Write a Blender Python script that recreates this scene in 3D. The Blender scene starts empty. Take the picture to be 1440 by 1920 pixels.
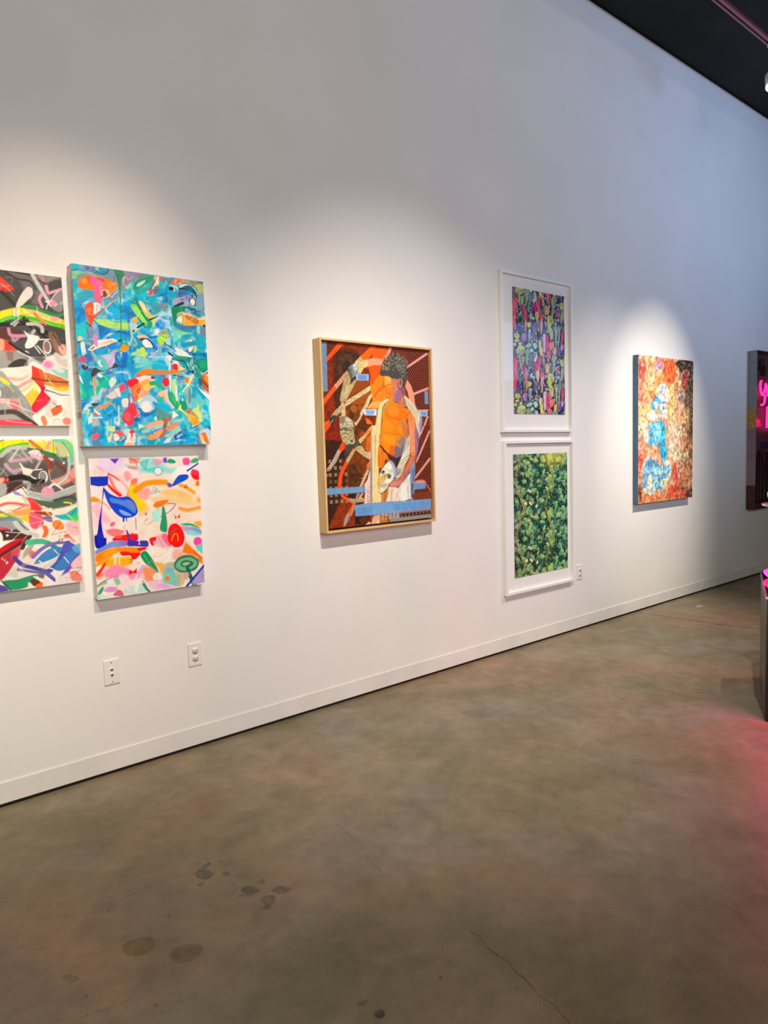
import bpy, bmesh, math
import numpy as np
from mathutils import Vector, Matrix

# ------------------------------------------------------------------ camera, light, exposure
sc = bpy.context.scene
COL = sc.collection
D, CAM_H = 3.2, 1.4507                       # wall distance, eye height (m)
cam_d = bpy.data.cameras.new('camera'); cam = bpy.data.objects.new('camera', cam_d); COL.objects.link(cam)
cam_d.sensor_fit = 'HORIZONTAL'; cam_d.sensor_width = 36; cam_d.lens = 36*1265/1440
R = Matrix(((0.78030596, -0.62462153, -0.03115377), (-0.07754416, -0.04720145, -0.99587094), (0.62057192, 0.77949982, -0.08526732)))
rot = Matrix((R[0], -R[1], -R[2])).transposed()
cam.matrix_world = Matrix.Translation((0, 0, CAM_H)) @ rot.to_4x4()
cam_d.clip_start = .05
sc.camera = cam
sc.view_settings.view_transform = 'Standard'; sc.view_settings.look = 'None'
sc.view_settings.gamma = 1; sc.view_settings.use_curve_mapping = False
sc.view_settings.exposure = 0.02

world = bpy.data.worlds.new('world'); sc.world = world; world.use_nodes = True
wb = world.node_tree.nodes['Background']
wb.inputs[0].default_value = (.86, .82, .80, 1); wb.inputs[1].default_value = 0.015

def lamp(kind, name, loc, aim, power, color, **kw):
    l = bpy.data.lights.new(name, kind); l.energy = power; l.color = color
    for k, v in kw.items(): setattr(l, k, v)
    o = bpy.data.objects.new(name, l); COL.objects.link(o); o.location = loc
    if aim: o.rotation_euler = (Vector(aim)-Vector(loc)).to_track_quat('-Z', 'Y').to_euler()
    return o
SPOTS = [  # lamp position, aim, watts, cone (deg), colour: a beam per picture, and washes for the foot of the wall
    ((1.10, .60, 4.40), (.78, 3.2, 1.62), 345, 34, (1, .74, .56)),
    ((-.30, .60, 4.40), (.02, 3.2, 1.20), 515, 33, (1, .91, .71)),
    ((1.75, .45, 4.40), (2.40, 3.2, 1.44), 90, 30, (1, .88, .62)),
    ((5.50, .95, 4.40), (5.68, 3.2, 1.46), 560, 34, (1, .87, .70)),
    ((1.05, .55, 4.40), (.95, 3.2, .10), 112, 64, (.92, 1, .92)),
    ((1.85, .45, 4.40), (3.1, 3.2, .15), 555, 61, (1, .92, .82)),
    ((5.40, .95, 4.40), (4.75, 3.2, .25), 430, 50, (1, .88, .80))]
for i, (p, a, w, c, k) in enumerate(SPOTS):
    lamp('SPOT', 'gallery_spot', p, a, w, k, spot_size=math.radians(c), spot_blend=1.0, shadow_soft_size=.022)
# soft fill added behind the camera to lift the upper wall, and cooler light from the glazing at the far end
lamp('AREA', 'upper_wall_fill', (.3, -4.5, 3.3), (2.2, 3.2, 4.2), 232, (1, .945, .85), shape='RECTANGLE', size=4.5, size_y=2.4)
lamp('AREA', 'far_daylight', (8.6, -1.4, 3.1), (6.0, 3.2, 4.1), 34, (.36, .55, 1), shape='RECTANGLE', size=2.4, size_y=1.0, spread=math.radians(84))

# ------------------------------------------------------------------ helpers
def new_mat(name, color, rough=.6, metal=0., spec=.5):
    m = bpy.data.materials.new(name); m.use_nodes = True
    b = m.node_tree.nodes['Principled BSDF']
    b.inputs['Base Color'].default_value = (*color, 1); b.inputs['Roughness'].default_value = rough
    b.inputs['Metallic'].default_value = metal; b.inputs['Specular IOR Level'].default_value = spec
    return m
def mottled(name, c1, c2, scale, rough=.6, bump=0., metal=0., stretch=(1, 1, 1), spec=.5):
    """two-tone procedural noise material"""
    m = new_mat(name, c1, rough, metal, spec); t = m.node_tree; n, l = t.nodes, t.links; b = n['Principled BSDF']
    tc = n.new('ShaderNodeTexCoord'); mp = n.new('ShaderNodeMapping'); mp.inputs['Scale'].default_value = stretch
    nz = n.new('ShaderNodeTexNoise'); nz.inputs['Scale'].default_value = scale; nz.inputs['Detail'].default_value = 5
    rp = n.new('ShaderNodeValToRGB'); rp.color_ramp.elements[0].color = (*c1, 1); rp.color_ramp.elements[1].color = (*c2, 1)
    rp.color_ramp.elements[0].position = .35; rp.color_ramp.elements[1].position = .65
    l.new(tc.outputs['Object'], mp.inputs[0]); l.new(mp.outputs[0], nz.inputs[0]); l.new(nz.outputs[0], rp.inputs[0])
    l.new(rp.outputs[0], b.inputs['Base Color'])
    if bump:
        bp = n.new('ShaderNodeBump'); bp.inputs['Strength'].default_value = bump; bp.inputs['Distance'].default_value = .002
        l.new(nz.outputs[0], bp.inputs['Height']); l.new(bp.outputs[0], b.inputs['Normal'])
    return m
def glow_mat(name, color, strength):
    m = bpy.data.materials.new(name); m.use_nodes = True; n = m.node_tree.nodes; b = n['Principled BSDF']
    b.inputs['Base Color'].default_value = (*color, 1); b.inputs['Emission Color'].default_value = (*color, 1)
    b.inputs['Emission Strength'].default_value = strength
    return m
def glass_mat(name, tint, gloss=.08, rough=.02):
    """thin clear sheet: see-through with a faint mirror"""
    m = bpy.data.materials.new(name); m.use_nodes = True; t = m.node_tree; n, l = t.nodes, t.links
    n.remove(n['Principled BSDF'])
    tr = n.new('ShaderNodeBsdfTransparent'); tr.inputs[0].default_value = (*tint, 1)
    gl = n.new('ShaderNodeBsdfGlossy'); gl.inputs['Roughness'].default_value = rough
    mx = n.new('ShaderNodeMixShader'); mx.inputs[0].default_value = gloss
    l.new(tr.outputs[0], mx.inputs[1]); l.new(gl.outputs[0], mx.inputs[2]); l.new(mx.outputs[0], n['Material Output'].inputs[0])
    return m
def box_bm(bm, x0, x1, y0, y1, z0, z1, bev=0., seg=2):
    vs = [bm.verts.new((x, y, z)) for x in (x0, x1) for y in (y0, y1) for z in (z0, z1)]
    fs = [bm.faces.new([vs[i] for i in q]) for q in ((0, 1, 3, 2), (4, 6, 7, 5), (0, 4, 5, 1), (2, 3, 7, 6), (0, 2, 6, 4), (1, 5, 7, 3))]
    if bev: bmesh.ops.bevel(bm, geom=list({e for f in fs for e in f.edges}), offset=bev, segments=seg, affect='EDGES', profile=.5)
def tube_bm(bm, pts, r, n=10, cap=True):
    """round tube through points (smoothed)"""
    P = [Vector(p) for p in pts]
    if len(P) > 2:
        Q = []
        for i in range(len(P)-1):
            a, b, c, d = P[max(i-1, 0)], P[i], P[i+1], P[min(i+2, len(P)-1)]
            for k in range(5):
                t = k/5; Q.append(.5*((2*b)+(c-a)*t+(2*a-5*b+4*c-d)*t*t+(3*b-a-3*c+d)*t**3))
        P = Q+[P[-1]]
    rings, up = [], None
    for i, p in enumerate(P):
        t = (P[min(i+1, len(P)-1)]-P[max(i-1, 0)]).normalized()
        if up is None: up = t.orthogonal().normalized()
        up = (up-t*up.dot(t)).normalized(); w = t.cross(up)
        rings.append([bm.verts.new(p+r*(math.cos(2*math.pi*k/n)*up+math.sin(2*math.pi*k/n)*w)) for k in range(n)])
    for a, b in zip(rings, rings[1:]):
        for k in range(n): bm.faces.new((a[k], a[(k+1) % n], b[(k+1) % n], b[k])).smooth = True
    if cap: bm.faces.new(rings[0][::-1]); bm.faces.new(rings[-1])
def lathe_bm(bm, prof, n=32, mtx=Matrix()):
    """surface of revolution about z; prof = (radius, z)"""
    rings = []
    for r, z in prof:
        rings.append([bm.verts.new(mtx @ Vector((r*math.cos(2*math.pi*k/n), r*math.sin(2*math.pi*k/n), z))) for k in range(n)] if r > 1e-6 else [bm.verts.new(mtx @ Vector((0, 0, z)))])
    for a, b in zip(rings, rings[1:]):
        for k in range(n):
            k2 = (k+1) % n
            if len(a) == 1 and len(b) == 1: continue
            f = (a[0], b[k2], b[k]) if len(a) == 1 else (a[k], a[k2], b[0]) if len(b) == 1 else (a[k], a[k2], b[k2], b[k])
            bm.faces.new(f).smooth = True
def obj(name, bm, mat, parent=None, kind=None, label=None):
    bmesh.ops.recalc_face_normals(bm, faces=bm.faces)
    me = bpy.data.meshes.new(name); bm.to_mesh(me); bm.free(); me.materials.append(mat)
    o = bpy.data.objects.new(name, me); COL.objects.link(o)
    if parent: o.parent = parent; o.matrix_parent_inverse = Matrix.Translation(parent.location).inverted()
    if kind: o['kind'] = kind
    if label: o['label'] = label
    return o
def sub(name, bm, mat, part):                # a sub-part: its part already hangs off the thing
    o = obj(name, bm, mat); o.parent = part           # a part sits at the world origin, so no offset is needed
    return o
def thing(name, loc, label, cat, group=None):
    o = bpy.data.objects.new(name, None); COL.objects.link(o); o.location = loc; o.empty_display_size = .05
    o['label'] = label; o['category'] = cat
    if group: o['group'] = group
    return o
def box(name, mat, x0, x1, y0, y1, z0, z1, parent=None, bev=0., kind=None, label=None):
    bm = bmesh.new(); box_bm(bm, x0, x1, y0, y1, z0, z1, bev); return obj(name, bm, mat, parent, kind, label)

# ------------------------------------------------------------------ paint engine: strokes laid on a grid of colour samples
def hexlin(h):
    c = np.array([int(h[i:i+2], 16) for i in (0, 2, 4)]) / 255.0
    return np.where(c <= .04045, c/12.92, ((c+.055)/1.055)**2.4)
def smooth_pts(p, closed):
    """Catmull-Rom through the points"""
    n = len(p)
    if n < 3: return p
    out = []
    rng = range(n if closed else n-1)
    for i in rng:
        if closed: a, b, c, d = p[i-1], p[i], p[(i+1) % n], p[(i+2) % n]
        else: a, b, c, d = p[max(i-1, 0)], p[i], p[i+1], p[min(i+2, n-1)]
        for t in (0, .25, .5, .75):
            out.append(.5*((2*b)+(c-a)*t+(2*a-5*b+4*c-d)*t*t+(3*b-a-3*c+d)*t**3))
    if not closed: out.append(p[-1])
    return np.array(out)
class Canvas:
    """A painted surface: w x h millimetres, one colour sample per grid vertex."""
    def __init__(s, w, h, nx, ny, base):
        s.w, s.h, s.nx, s.ny = w, h, nx, ny
        s.px = w/(nx-1)
        s.X, s.Y = np.meshgrid(np.linspace(0, w, nx), np.linspace(0, h, ny))
        s.im = np.empty((ny, nx, 3)); s.im[:] = hexlin(base)
    def win(s, x0, y0, x1, y1):
        kx, ky = (s.nx-1)/s.w, (s.ny-1)/s.h
        a, b = max(int(x0*kx)-1, 0), min(int(x1*kx)+3, s.nx)
        c, d = max(int(y0*ky)-1, 0), min(int(y1*ky)+3, s.ny)
        if a >= b or c >= d: return None
        return slice(c, d), slice(a, b)
    def mix(s, w, m, col, al):
        m = (m*al)[..., None]
        s.im[w] = s.im[w]*(1-m)+col*m
    def cover(s, sd, soft):
        e = max(soft, s.px*.6)
        t = np.clip((e-sd)/(2*e), 0, 1)
        return t*t*(3-2*t)
    def poly(s, col, pts, soft=0, al=1):
        x0, y0 = pts.min(0)-soft-2; x1, y1 = pts.max(0)+soft+2
        w = s.win(x0, y0, x1, y1)
        if w is None: return
        X, Y = s.X[w], s.Y[w]
        ins = np.zeros(X.shape, bool); dd = np.full(X.shape, 1e9)
        for (ax, ay), (bx, by) in zip(pts, np.roll(pts, -1, 0)):
            ex, ey = bx-ax, by-ay; L = ex*ex+ey*ey
            if L < 1e-9: continue
            t = np.clip(((X-ax)*ex+(Y-ay)*ey)/L, 0, 1)
            dd = np.minimum(dd, (X-ax-t*ex)**2+(Y-ay-t*ey)**2)
            if ay != by:
                ins ^= ((ay > Y) != (by > Y)) & (X < (bx-ax)*(Y-ay)/(by-ay)+ax)
        sd = np.where(ins, -1, 1)*np.sqrt(dd)
        s.mix(w, s.cover(sd, soft), col, al)
    def stroke(s, col, pts, w0, w1, soft=0, al=1):
        r = max(w0, w1)/2+soft+2
        w = s.win(*(pts.min(0)-r), *(pts.max(0)+r))
        if w is None: return
        X, Y = s.X[w], s.Y[w]; sd = np.full(X.shape, 1e9); n = len(pts)-1
        for i in range(n):
            (ax, ay), (bx, by) = pts[i], pts[i+1]
            ex, ey = bx-ax, by-ay; L = ex*ex+ey*ey+1e-9
            t = np.clip(((X-ax)*ex+(Y-ay)*ey)/L, 0, 1)
            rad = .5*(w0+(w1-w0)*(i+t)/n)
            sd = np.minimum(sd, np.sqrt((X-ax-t*ex)**2+(Y-ay-t*ey)**2)-rad)
        s.mix(w, s.cover(sd, soft), col, al)
    def ell(s, col, cx, cy, rx, ry, soft=0, al=1):
        w = s.win(cx-rx-soft-2, cy-ry-soft-2, cx+rx+soft+2, cy+ry+soft+2)
        if w is None: return
        X, Y = s.X[w], s.Y[w]
        k = np.sqrt(((X-cx)/rx)**2+((Y-cy)/ry)**2)
        s.mix(w, s.cover((k-1)*min(rx, ry), soft), col, al)
    def paint(s, text, dy=0):
        for ln in text.split(';'):
            f = ln.split()
            if not f: continue
            k, col, v = f[0], hexlin(f[1]), [float(q) for q in f[2:]]
            if k in 'pP':
                q = np.array(v[2:]).reshape(-1, 2)+(0, dy)
                s.poly(col, smooth_pts(q, True) if k == 'p' else q, v[0], v[1]/100)
            elif k in 'sS':
                q = np.array(v[4:]).reshape(-1, 2)+(0, dy)
                s.stroke(col, smooth_pts(q, False) if k == 's' else q, v[0], v[1], v[2], v[3]/100)
            elif k == 'e':
                s.ell(col, v[2], v[3]+dy, v[4], v[5], v[0], v[1]/100)
            elif k == 'd':                              # two staggered rows of dots along a line
                a, b = np.array(v[4:6]), np.array(v[6:8]); L = np.hypot(*(b-a)); u = (b-a)/L; n = np.array((-u[1], u[0]))
                for i in range(int(L/v[0]*2.2)):
                    q = a+u*(i/2.2*v[0])+n*v[0]*(.24 if i % 2 else -.24)
                    s.ell(col, *q, v[1], v[1], v[2], v[3]/100)
    def noise(s, seed, cells, oct=3):
        """value noise on the sheet, 0..1"""
        rg = np.random.RandomState(seed); out = np.zeros((s.ny, s.nx)); amp, tot = 1., 0.
        for o in range(oct):
            cx = cells*2**o; cy = max(2, int(cx*s.h/s.w))
            g = rg.rand(cy+2, cx+2)
            u, v = s.X/s.w*cx, s.Y/s.h*cy
            i, j = np.minimum(u.astype(int), cx), np.minimum(v.astype(int), cy); u, v = u-i, v-j
            u, v = u*u*(3-2*u), v*v*(3-2*v)
            out += amp*((g[j, i]*(1-u)+g[j, i+1]*u)*(1-v)+(g[j+1, i]*(1-u)+g[j+1, i+1]*u)*v)
            tot += amp; amp *= .55
        return out/tot

# ------------------------------------------------------------------ the pictures, each traced from image pixels, then converted to millimetres on its sheet
PIECES = {'grey': (0.04, 0.285, 0.792, 1.617, 2.247), 'swirl': (0.04, 0.285, 0.792, 0.929, 1.56), 'blue': (0.07, 0.828, 1.423, 1.5265, 2.305), 'white': (0.05, 0.848, 1.358, 0.838, 1.472), 'figure': (0.055, 2.098, 2.893, 1.042, 2.081), 'bloom': (0.012, 3.746, 4.335, 1.708, 2.59), 'foliage': (0.012, 3.729, 4.355, 0.527, 1.42), 'temple': (0.05, 5.293, 6.226, 0.9585, 2.2205)}   # face depth off the wall, x0, x1, z0, z1
PAINT = {}
def paint_blue():
    cv = Canvas(595.0, 778.5, 300, 392, '2cb4e4')
    # flowing blue ground: warped noise between several blues, then wisps
    a=cv.noise(51,7,3); b=cv.noise(52,9,3); w=np.sin(9*a+5*b+cv.X/90)*.5+.5; v=np.sin(7*b-4*a+cv.Y/120)*.5+.5
    P=[hexlin(h) for h in ('1c94dc','22c4ee','7ce0ee','3c7ec4')]
    f=lambda k:k[...,None]
    cv.im[:]=(P[0]*(1-f(w))+P[1]*f(w))*(1-f(v)*.5)+(P[2]*(1-f(w))+P[3]*f(w))*f(v)*.5
    rg=np.random.RandomState(6)
    for i in range(150):
        x,y=rg.uniform(0,cv.w),rg.uniform(0,cv.h); an=rg.uniform(-.9,.9); L=rg.uniform(50,170); k=rg.uniform(-40,40)
        q=smooth_pts(np.array([[x,y],[x+L*.5*math.cos(an)-k*math.sin(an),y+L*.5*math.sin(an)+k*math.cos(an)],[x+L*math.cos(an),y+L*math.sin(an)]]),False)
        c=['a8ecf4','e8fcfc','0c70d8','18c8c0','c8f088','2858a8','40d8f4','0898d8','f0c898','b8c8f0'][rg.randint(10)]
        cv.stroke(hexlin(c),q,rg.uniform(8,30),rg.uniform(3,12),rg.uniform(3,10),rg.uniform(.35,.8))
    art = '''P 7d9cb6 4.7 100 -6.4 782 93 780 311 782 307 715 220 685 126 709 -7.5 699;P 46a0c4 1.9 100 -2.6 779 47 781 44 759 0.2 747;P 7486ba 2.4 90 38 778 97 778 87 754 50 753 37 758;
p 86d2a4 3.3 100 -3.6 741 32 747 59 745 35 728 11.3 713 -4.1 716;p 8a9a94 5.7 95 13.8 699 21 731 63 747 109 745 142 740 175 732 126 716 55 693 23 679;p 4490cc 4.7 100 -4.9 704 13.6 713 20 679 6.4 673 -5.8 674;
s 2b56a6 4.8 3.3 0 100 4.8 750 28 758 60 767 76 765 91 753 114 750;p 4cacc8 0 100 94 776 130 778 157 777 149 760 128 749 107 751 96 760;s 1d3474 2.9 3.9 0 100 88 773 105 756 128 749 147 759 155 775;
s d4efe0 1.7 1.2 0 90 -1.2 743 54 750 82 746 95 738 127 734;p 5590c4 4.3 100 -4.1 648 19.7 670 54 670 91 671 88 628 60 623 33 601 3 621;p 12a2ee 3.8 100 -3.3 634 16.6 623 26 598 49 593 51 556 29 530 1 523 0.1 576;
p 2a7ad6 2.9 80 27 615 56 632 84 645 86 631 50 612;p 22cadc 4.8 100 -1.9 529 22 532 51 551 53 513 70 501 74 489 28 450 3.4 457;p 12dcd0 5.8 70 10.8 500 43 512 47 491 18.6 482;
p ff7c10 2.4 100 24 701 39 722 69 736 95 733 127 730 163 729 183 717 186 690 158 656 123 662 91 674 61 675 29 678;p ffa84a 4.3 80 35 709 53 723 63 713 49 698;p f85a40 2.4 90 58 732 78 732 79 705 63 710;
p f83c40 1.9 80 95 733 127 733 131 717 113 724;p e8c8a4 2.9 100 109 674 134 687 157 677 146 654 122 644 110 648;p fa9848 2.5 80 145 716 174 723 185 710 181 685 158 656 147 676;
s b08040 1.2 1.2 0 70 159 677 168 707 181 716 190 713;e f866b6 0.7 100 87 717 14.5 14.8;e fb74bc 0.7 100 112 708 11.8 13.4;p f6709a 1.5 100 85 704 123 699 116 663 115 615 96 618 86 640 86 678;
p fa90b4 1.5 70 108 695 123 697 119 673 108 647;s d2487e 1.5 1.5 0 80 102 699 105 671 106 626;s d85890 1.2 1.2 0 80 94 684 89 645 92 622;
p 8a3848 0.5 100 122 674 132 681 139 670 141 661 134 653 122 652 117 644 113 650 123 661;P 6aa8c8 2.4 100 119 642 153 655 189 688 191 669 144 618 116 598;p f4f4ee 1 100 80 618 97 625 110 617 106 592 79 569 76 592;
s 4a78b0 2.9 2.9 0.5 80 94 617 94 584;s 5a88b8 2.4 2.4 0.5 80 103 625 102 599;p f8603a 1.4 100 43 600 57 618 78 623 79 597 75 572 88 574 91 564 76 549 67 521 52 544 44 579;p ff9066 2.4 90 49 593 65 600 71 589 57 575;
p fb5a20 1.5 90 63 569 84 573 88 562 67 550;s 3060d0 5.3 4.3 0.5 100 24 605 41 608 55 622 85 633;S c2745f 6.3 4.9 0.7 100 84 569 136 610 192 669;S ad8078 3.9 3.4 0.7 90 83 559 138 598 183 637;
S f8f0c4 2.5 2 0.5 100 128 604 156 631 178 645;S b4bab4 4.4 3.4 1 90 98 566 123 586 152 604;p 3a90d4 2.5 90 156 665 171 679 186 688 188 671 170 659;S e8eef8 3.4 2.5 0.7 90 160 656 186 683;
P 8b8aa6 5 100 211 777 310 777 293 748 248 737 206 693;P 9a8498 2.5 80 204 731 249 762 243 732 206 693;s e8f0e8 2 1 0.2 90 209 778 222 758 238 741 256 755 277 770;
P 34a89a 2 100 210 684 245 729 309 763 305 690 269 681 245 698;P 9adcd0 1.5 90 224 705 248 732 252 721 233 696;
P 18a2ee 1.5 100 200 673 246 700 274 682 303 659 268 654 241 626 232 589 229 480 220 489 220 560 188 563 183 632;P 22b6f2 1.5 100 118 582 168 630 194 653 198 564 121 560;P 1888d8 2 90 117 579 174 563 126 563;
P 18c4f4 3 80 160 615 183 637 192 584 165 582;s 1468c8 1.5 1 0 80 241 626 210 603 199 585;s 1878d4 2 1.5 0 80 183 642 193 609 204 586;
P b8ea78 2.4 100 76 552 125 555 177 546 221 551 260 531 232 516 193 521 149 518 109 524;P 66d8c0 2.9 90 130 555 220 564 220 551 177 546;s 48b890 2.5 2 0.7 80 149 518 177 542 158 549 140 555;
p 1a8ad8 1.5 100 95 529 128 523 161 513 214 511 228 490 183 484 158 474 134 464 106 470 94 483 98 503;p 18b0ee 3.4 80 135 487 184 501 223 492 183 484 146 473;
s 1c54a0 5.9 3.4 0.2 100 121 487 141 501 175 508 199 505 216 501;p 98c2ee 1.9 100 75 542 92 519 94 479 78 475 73 501;p 789cb8 3.4 100 48 515 71 515 73 482 46 451 42 486;p 5c6468 0.2 100 39 536 54 532 70 519 60 518 49 525;
s 9aa0a0 2.4 1.9 1 70 6.9 509 45 534;e f2d8b0 2.4 100 16.3 463 10.3 10.7;P 363a38 0.7 100 1.2 440 5.1 448 27 457 27 451 14 446;p e0f8fc 1.9 100 16.1 444 30 450 34 426 36 393 19.6 392;
p 5a90d8 2.9 80 36 464 64 471 66 438 42 417 34 436;P f8f8f6 1 100 86 461 154 475 173 466 164 455 108 434 60 414 42 417 61 434;P f2cc80 2.4 90 95 444 119 459 153 469 155 459 109 444;
p f492c4 1 100 73 483 85 478 86 437 75 437 70 465;s c07884 1 1 0 80 49 460 76 446 114 455 155 464;s c07884 1 1 0 80 55 447 87 464 124 464;P e05a5e 0.5 100 54 422 72 437 73 428 59 418;
P 3e92e2 2.9 100 29 393 94 428 167 463 181 450 131 424 73 396;p 40b860 0.7 100 203 452 212 472 223 440 215 439;p ffa010 1 100 179 427 196 452 221 441 214 427 199 423;P 1c4a3a 0.5 100 173 466 193 481 195 465 182 460;
P 1c4a3a 0.5 100 200 478 210 483 207 473;p f49cd0 2 100 137 410 162 426 172 419 154 401 137 400;p 38865f 0.2 100 173 774 192 777 211 779 223 756 209 744 202 692 196 560 190 445 186 445 192 584 193 691 189 729 182 755;
s 2a86d4 10 7.5 0.3 100 230 588 230 515 226 406;p 2890d0 0.8 100 234 596 255 609 275 608 283 597 271 588 243 581;p 20a890 0.8 100 265 609 282 601 279 591 266 589;p f0b458 2 100 245 573 265 580 272 565 259 552 247 560;
p 8ae080 1.5 100 241 634 261 626 288 584 297 565 297 555 273 578 247 610;s 2c9858 7.5 8.5 0.5 100 250 644 264 636 285 604 298 575;s 28a07a 7.1 7.1 0.8 100 271 583 282 559 296 545;
s 2358c8 10 12.5 0.5 100 252 681 271 661 285 619;p 20b4e0 1 100 244 479 267 481 278 459 267 443 247 444;p b4dcd8 2.5 100 231 552 266 545 263 493 237 483 232 515;P 1c3c34 0.3 100 263 535 286 549 297 558 296 550 267 530;
P 1c3c34 0.3 100 239 508 243 518 254 523 251 514;e 50a8b0 0.3 100 260 433 6.6 7;e c8f0d0 0.3 100 260 433 4 4.5;p c8f080 2.5 100 233 416 254 427 279 439 290 440 288 410 232 406;
P 8b8aa6 4 100 262 776 305 774 276 758 261 756;P 6f8a86 2 100 276 760 305 775 363 776 363 752 339 709 307 696 310 740;P 3aa89c 2.5 100 258 709 294 723 342 754 343 730 305 693 276 682 257 689;
p 1c9a74 0.5 100 258 709 275 741 311 760 353 771 331 743 293 716 268 703;p b8dcd0 0.5 100 271 716 282 732 313 749 310 738 289 720;P f0e4c4 2 100 355 771 382 775 377 744 355 721 341 710 362 747;
P c8d870 1.5 90 347 725 377 744 373 724 355 716;P f04c5c 1 100 325 688 331 703 352 716 343 690 327 680;s 3a504a 2.6 2 0.3 100 365 775 364 760 354 741 331 706;
P 7088a0 2.6 100 379 774 442 775 441 758 430 743 403 748 378 754;P f0605c 1.5 80 382 775 395 777 388 758 380 755;P f8743c 1.6 100 438 757 458 775 491 778 481 758 462 749 440 747;
P f8b888 1 90 455 772 466 774 459 752 452 754;P c8a888 2.6 100 482 776 534 777 528 764 479 757;P a09868 5.3 100 523 776 593 775 590 730 555 746 533 759;P c8cc70 2.7 80 550 756 593 775 587 724 566 737;
P 4a8088 3.2 90 557 778 596 779 592 764 565 771;P f0f0e8 1.6 100 473 757 536 757 533 749 477 737;p 1a9ad8 1 100 376 734 403 745 427 743 456 731 460 709 450 682 435 660 429 644 409 657 356 651 325 655 316 672 358 687;
P 68809c 2.6 100 355 726 376 734 377 704 358 689 345 688;s 1c66c8 8.8 7.8 0.5 100 412 754 416 734 408 698;s 1c6ad0 6.2 5.2 0.5 100 411 701 379 689 329 676;p 1c62cc 0.8 100 308 661 316 677 332 676 323 663 313 658;
e 121c26 0.8 100 434 726 12.4 8.7;s e8f4f0 4.7 3.6 1 100 429 741 456 737 466 730;s 7c6868 3.6 2.1 0.5 100 453 729 460 709 458 688 447 669;P 4f9ab0 5 100 280 653 356 651 409 660 418 638 406 619 358 599 335 609 303 626;
P 8a90a0 5.1 80 366 647 409 657 418 633 391 625;p 1c6e7c 1 100 474 726 494 744 522 753 544 742 559 716 552 705 537 718 510 730;s 0e2a2c 3.1 2.6 0.3 100 475 747 489 756 511 759 539 752 565 735;
s 0a2226 5.8 4.7 0.3 100 472 730 488 733 510 730;s 0e4a4c 5.8 4.2 0.5 100 543 735 556 715 554 679 551 660;P b8b860 2.7 80 565 727 594 741 592 704 575 707;p 88a8c8 2.7 100 558 700 593 720 594 652 555 653;
p 4678b4 2.6 100 471 721 504 727 519 708 507 684 480 686 467 702;p 9a84cc 2.1 100 500 696 511 710 527 702 515 687 504 673;p a8acd0 3.7 100 453 688 512 679 519 654 451 649 438 661;
P 0e3a44 1 100 439 640 440 648 485 673 495 670 492 659;s 103440 3.2 2.1 0.3 100 482 676 480 683 491 682 496 689;e 0e2838 0.3 100 536 678 16.2 19.3;e f2f2f2 0.3 100 536 677 12.3 15.7;e 0e2838 0.3 100 536 705 6.1 5.2;
s 0e2838 2.1 2.1 0.3 100 513 648 512 656 518 657 520 649 513 647;p 148a60 0.8 100 434 642 511 652 496 631 460 619 452 585 439 515 438 546 430 609;P 4c8ab0 2.1 100 496 641 598 657 596 626 542 625 498 626;
s 124c78 6.9 5.8 0.5 100 515 638 543 644 551 634 596 636;p 1a6a8c 1.1 100 537 630 597 639 595 618 564 612 547 618;p e8b054 2.1 100 457 614 487 622 531 614 552 598 603 608 599 576 556 569 484 563 464 599;
P f0e0a0 1.6 100 473 623 531 616 552 600 595 612 597 602 549 592 487 614;p c87830 2.1 90 497 613 536 607 563 591 550 571 529 582 502 590;s f0d488 2.6 2.1 0.8 90 486 602 512 586 535 601;
p e4eec8 0.5 100 451 585 464 602 478 611 483 596 479 572 463 579;s 1e3e3c 2.1 2.1 0 100 450 588 464 605 478 612 483 593 480 570;P 201c20 2.1 100 581 572 597 578 598 557 583 559;
P 4890b4 3.7 100 441 579 473 564 533 559 595 562 594 499 547 516 526 533 477 536 440 553;P 7c90a0 3.7 80 553 569 598 563 596 520 559 522;P 2a88c0 2.7 90 531 567 567 565 565 533 536 520;
P 70dcc8 3.6 100 429 563 450 544 476 534 531 528 519 503 451 472 429 470;P 9ce4a0 3.7 80 443 526 482 531 531 528 481 518;p 3cb8d8 1.6 100 424 465 447 487 481 516 526 527 531 520 496 496 451 467;
p 14a4c0 1.6 100 450 451 467 468 501 486 524 493 546 495 545 474 505 466 466 447;P 12a0c8 1.6 100 543 495 548 521 564 517 588 493 585 429 542 426;p e8f0d8 0.3 100 507 492 516 503 527 496 512 487;
s 103c50 2.1 2.1 0 100 502 486 516 504 527 496;p f0f4dc 0.3 100 501 455 516 464 528 470 521 449 506 437;s 103c50 2.1 2.1 0 100 499 460 500 447 509 437 524 451 529 469;P c0e470 1.1 100 529 462 545 474 543 447 526 436;
P 2c62c8 1 100 311 629 332 634 335 599 320 615;P 50b4c4 2 90 332 634 353 611 358 599 335 596;p 2a98dc 0.5 100 409 657 432 655 429 619 425 532 422 465 416 464 420 582 418 638;
s 90e0f0 1.3 1.3 0.3 80 420 620 420 557 418 505;p d8d068 2 100 277 650 304 641 313 622 339 589 321 578 297 610;p f0e8c8 2 80 279 650 299 647 312 607 302 611;
p 98e878 1.5 100 253 632 268 632 287 604 308 576 314 559 299 555 270 578 252 608;s 22944c 11.1 12.6 0.8 100 265 656 282 618 308 576 327 553;s 22944c 7.1 7.6 0.8 100 270 578 286 557 303 536 326 541;
p 22a86c 1.3 100 315 564 335 564 334 546 313 539;p c8e090 2.6 100 331 584 352 591 351 565 339 539 335 559;P 1478e0 1 100 350 548 363 594 394 595 404 581 386 538 377 533;P 3ca4ec 1.5 80 378 588 401 580 383 541;
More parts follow.
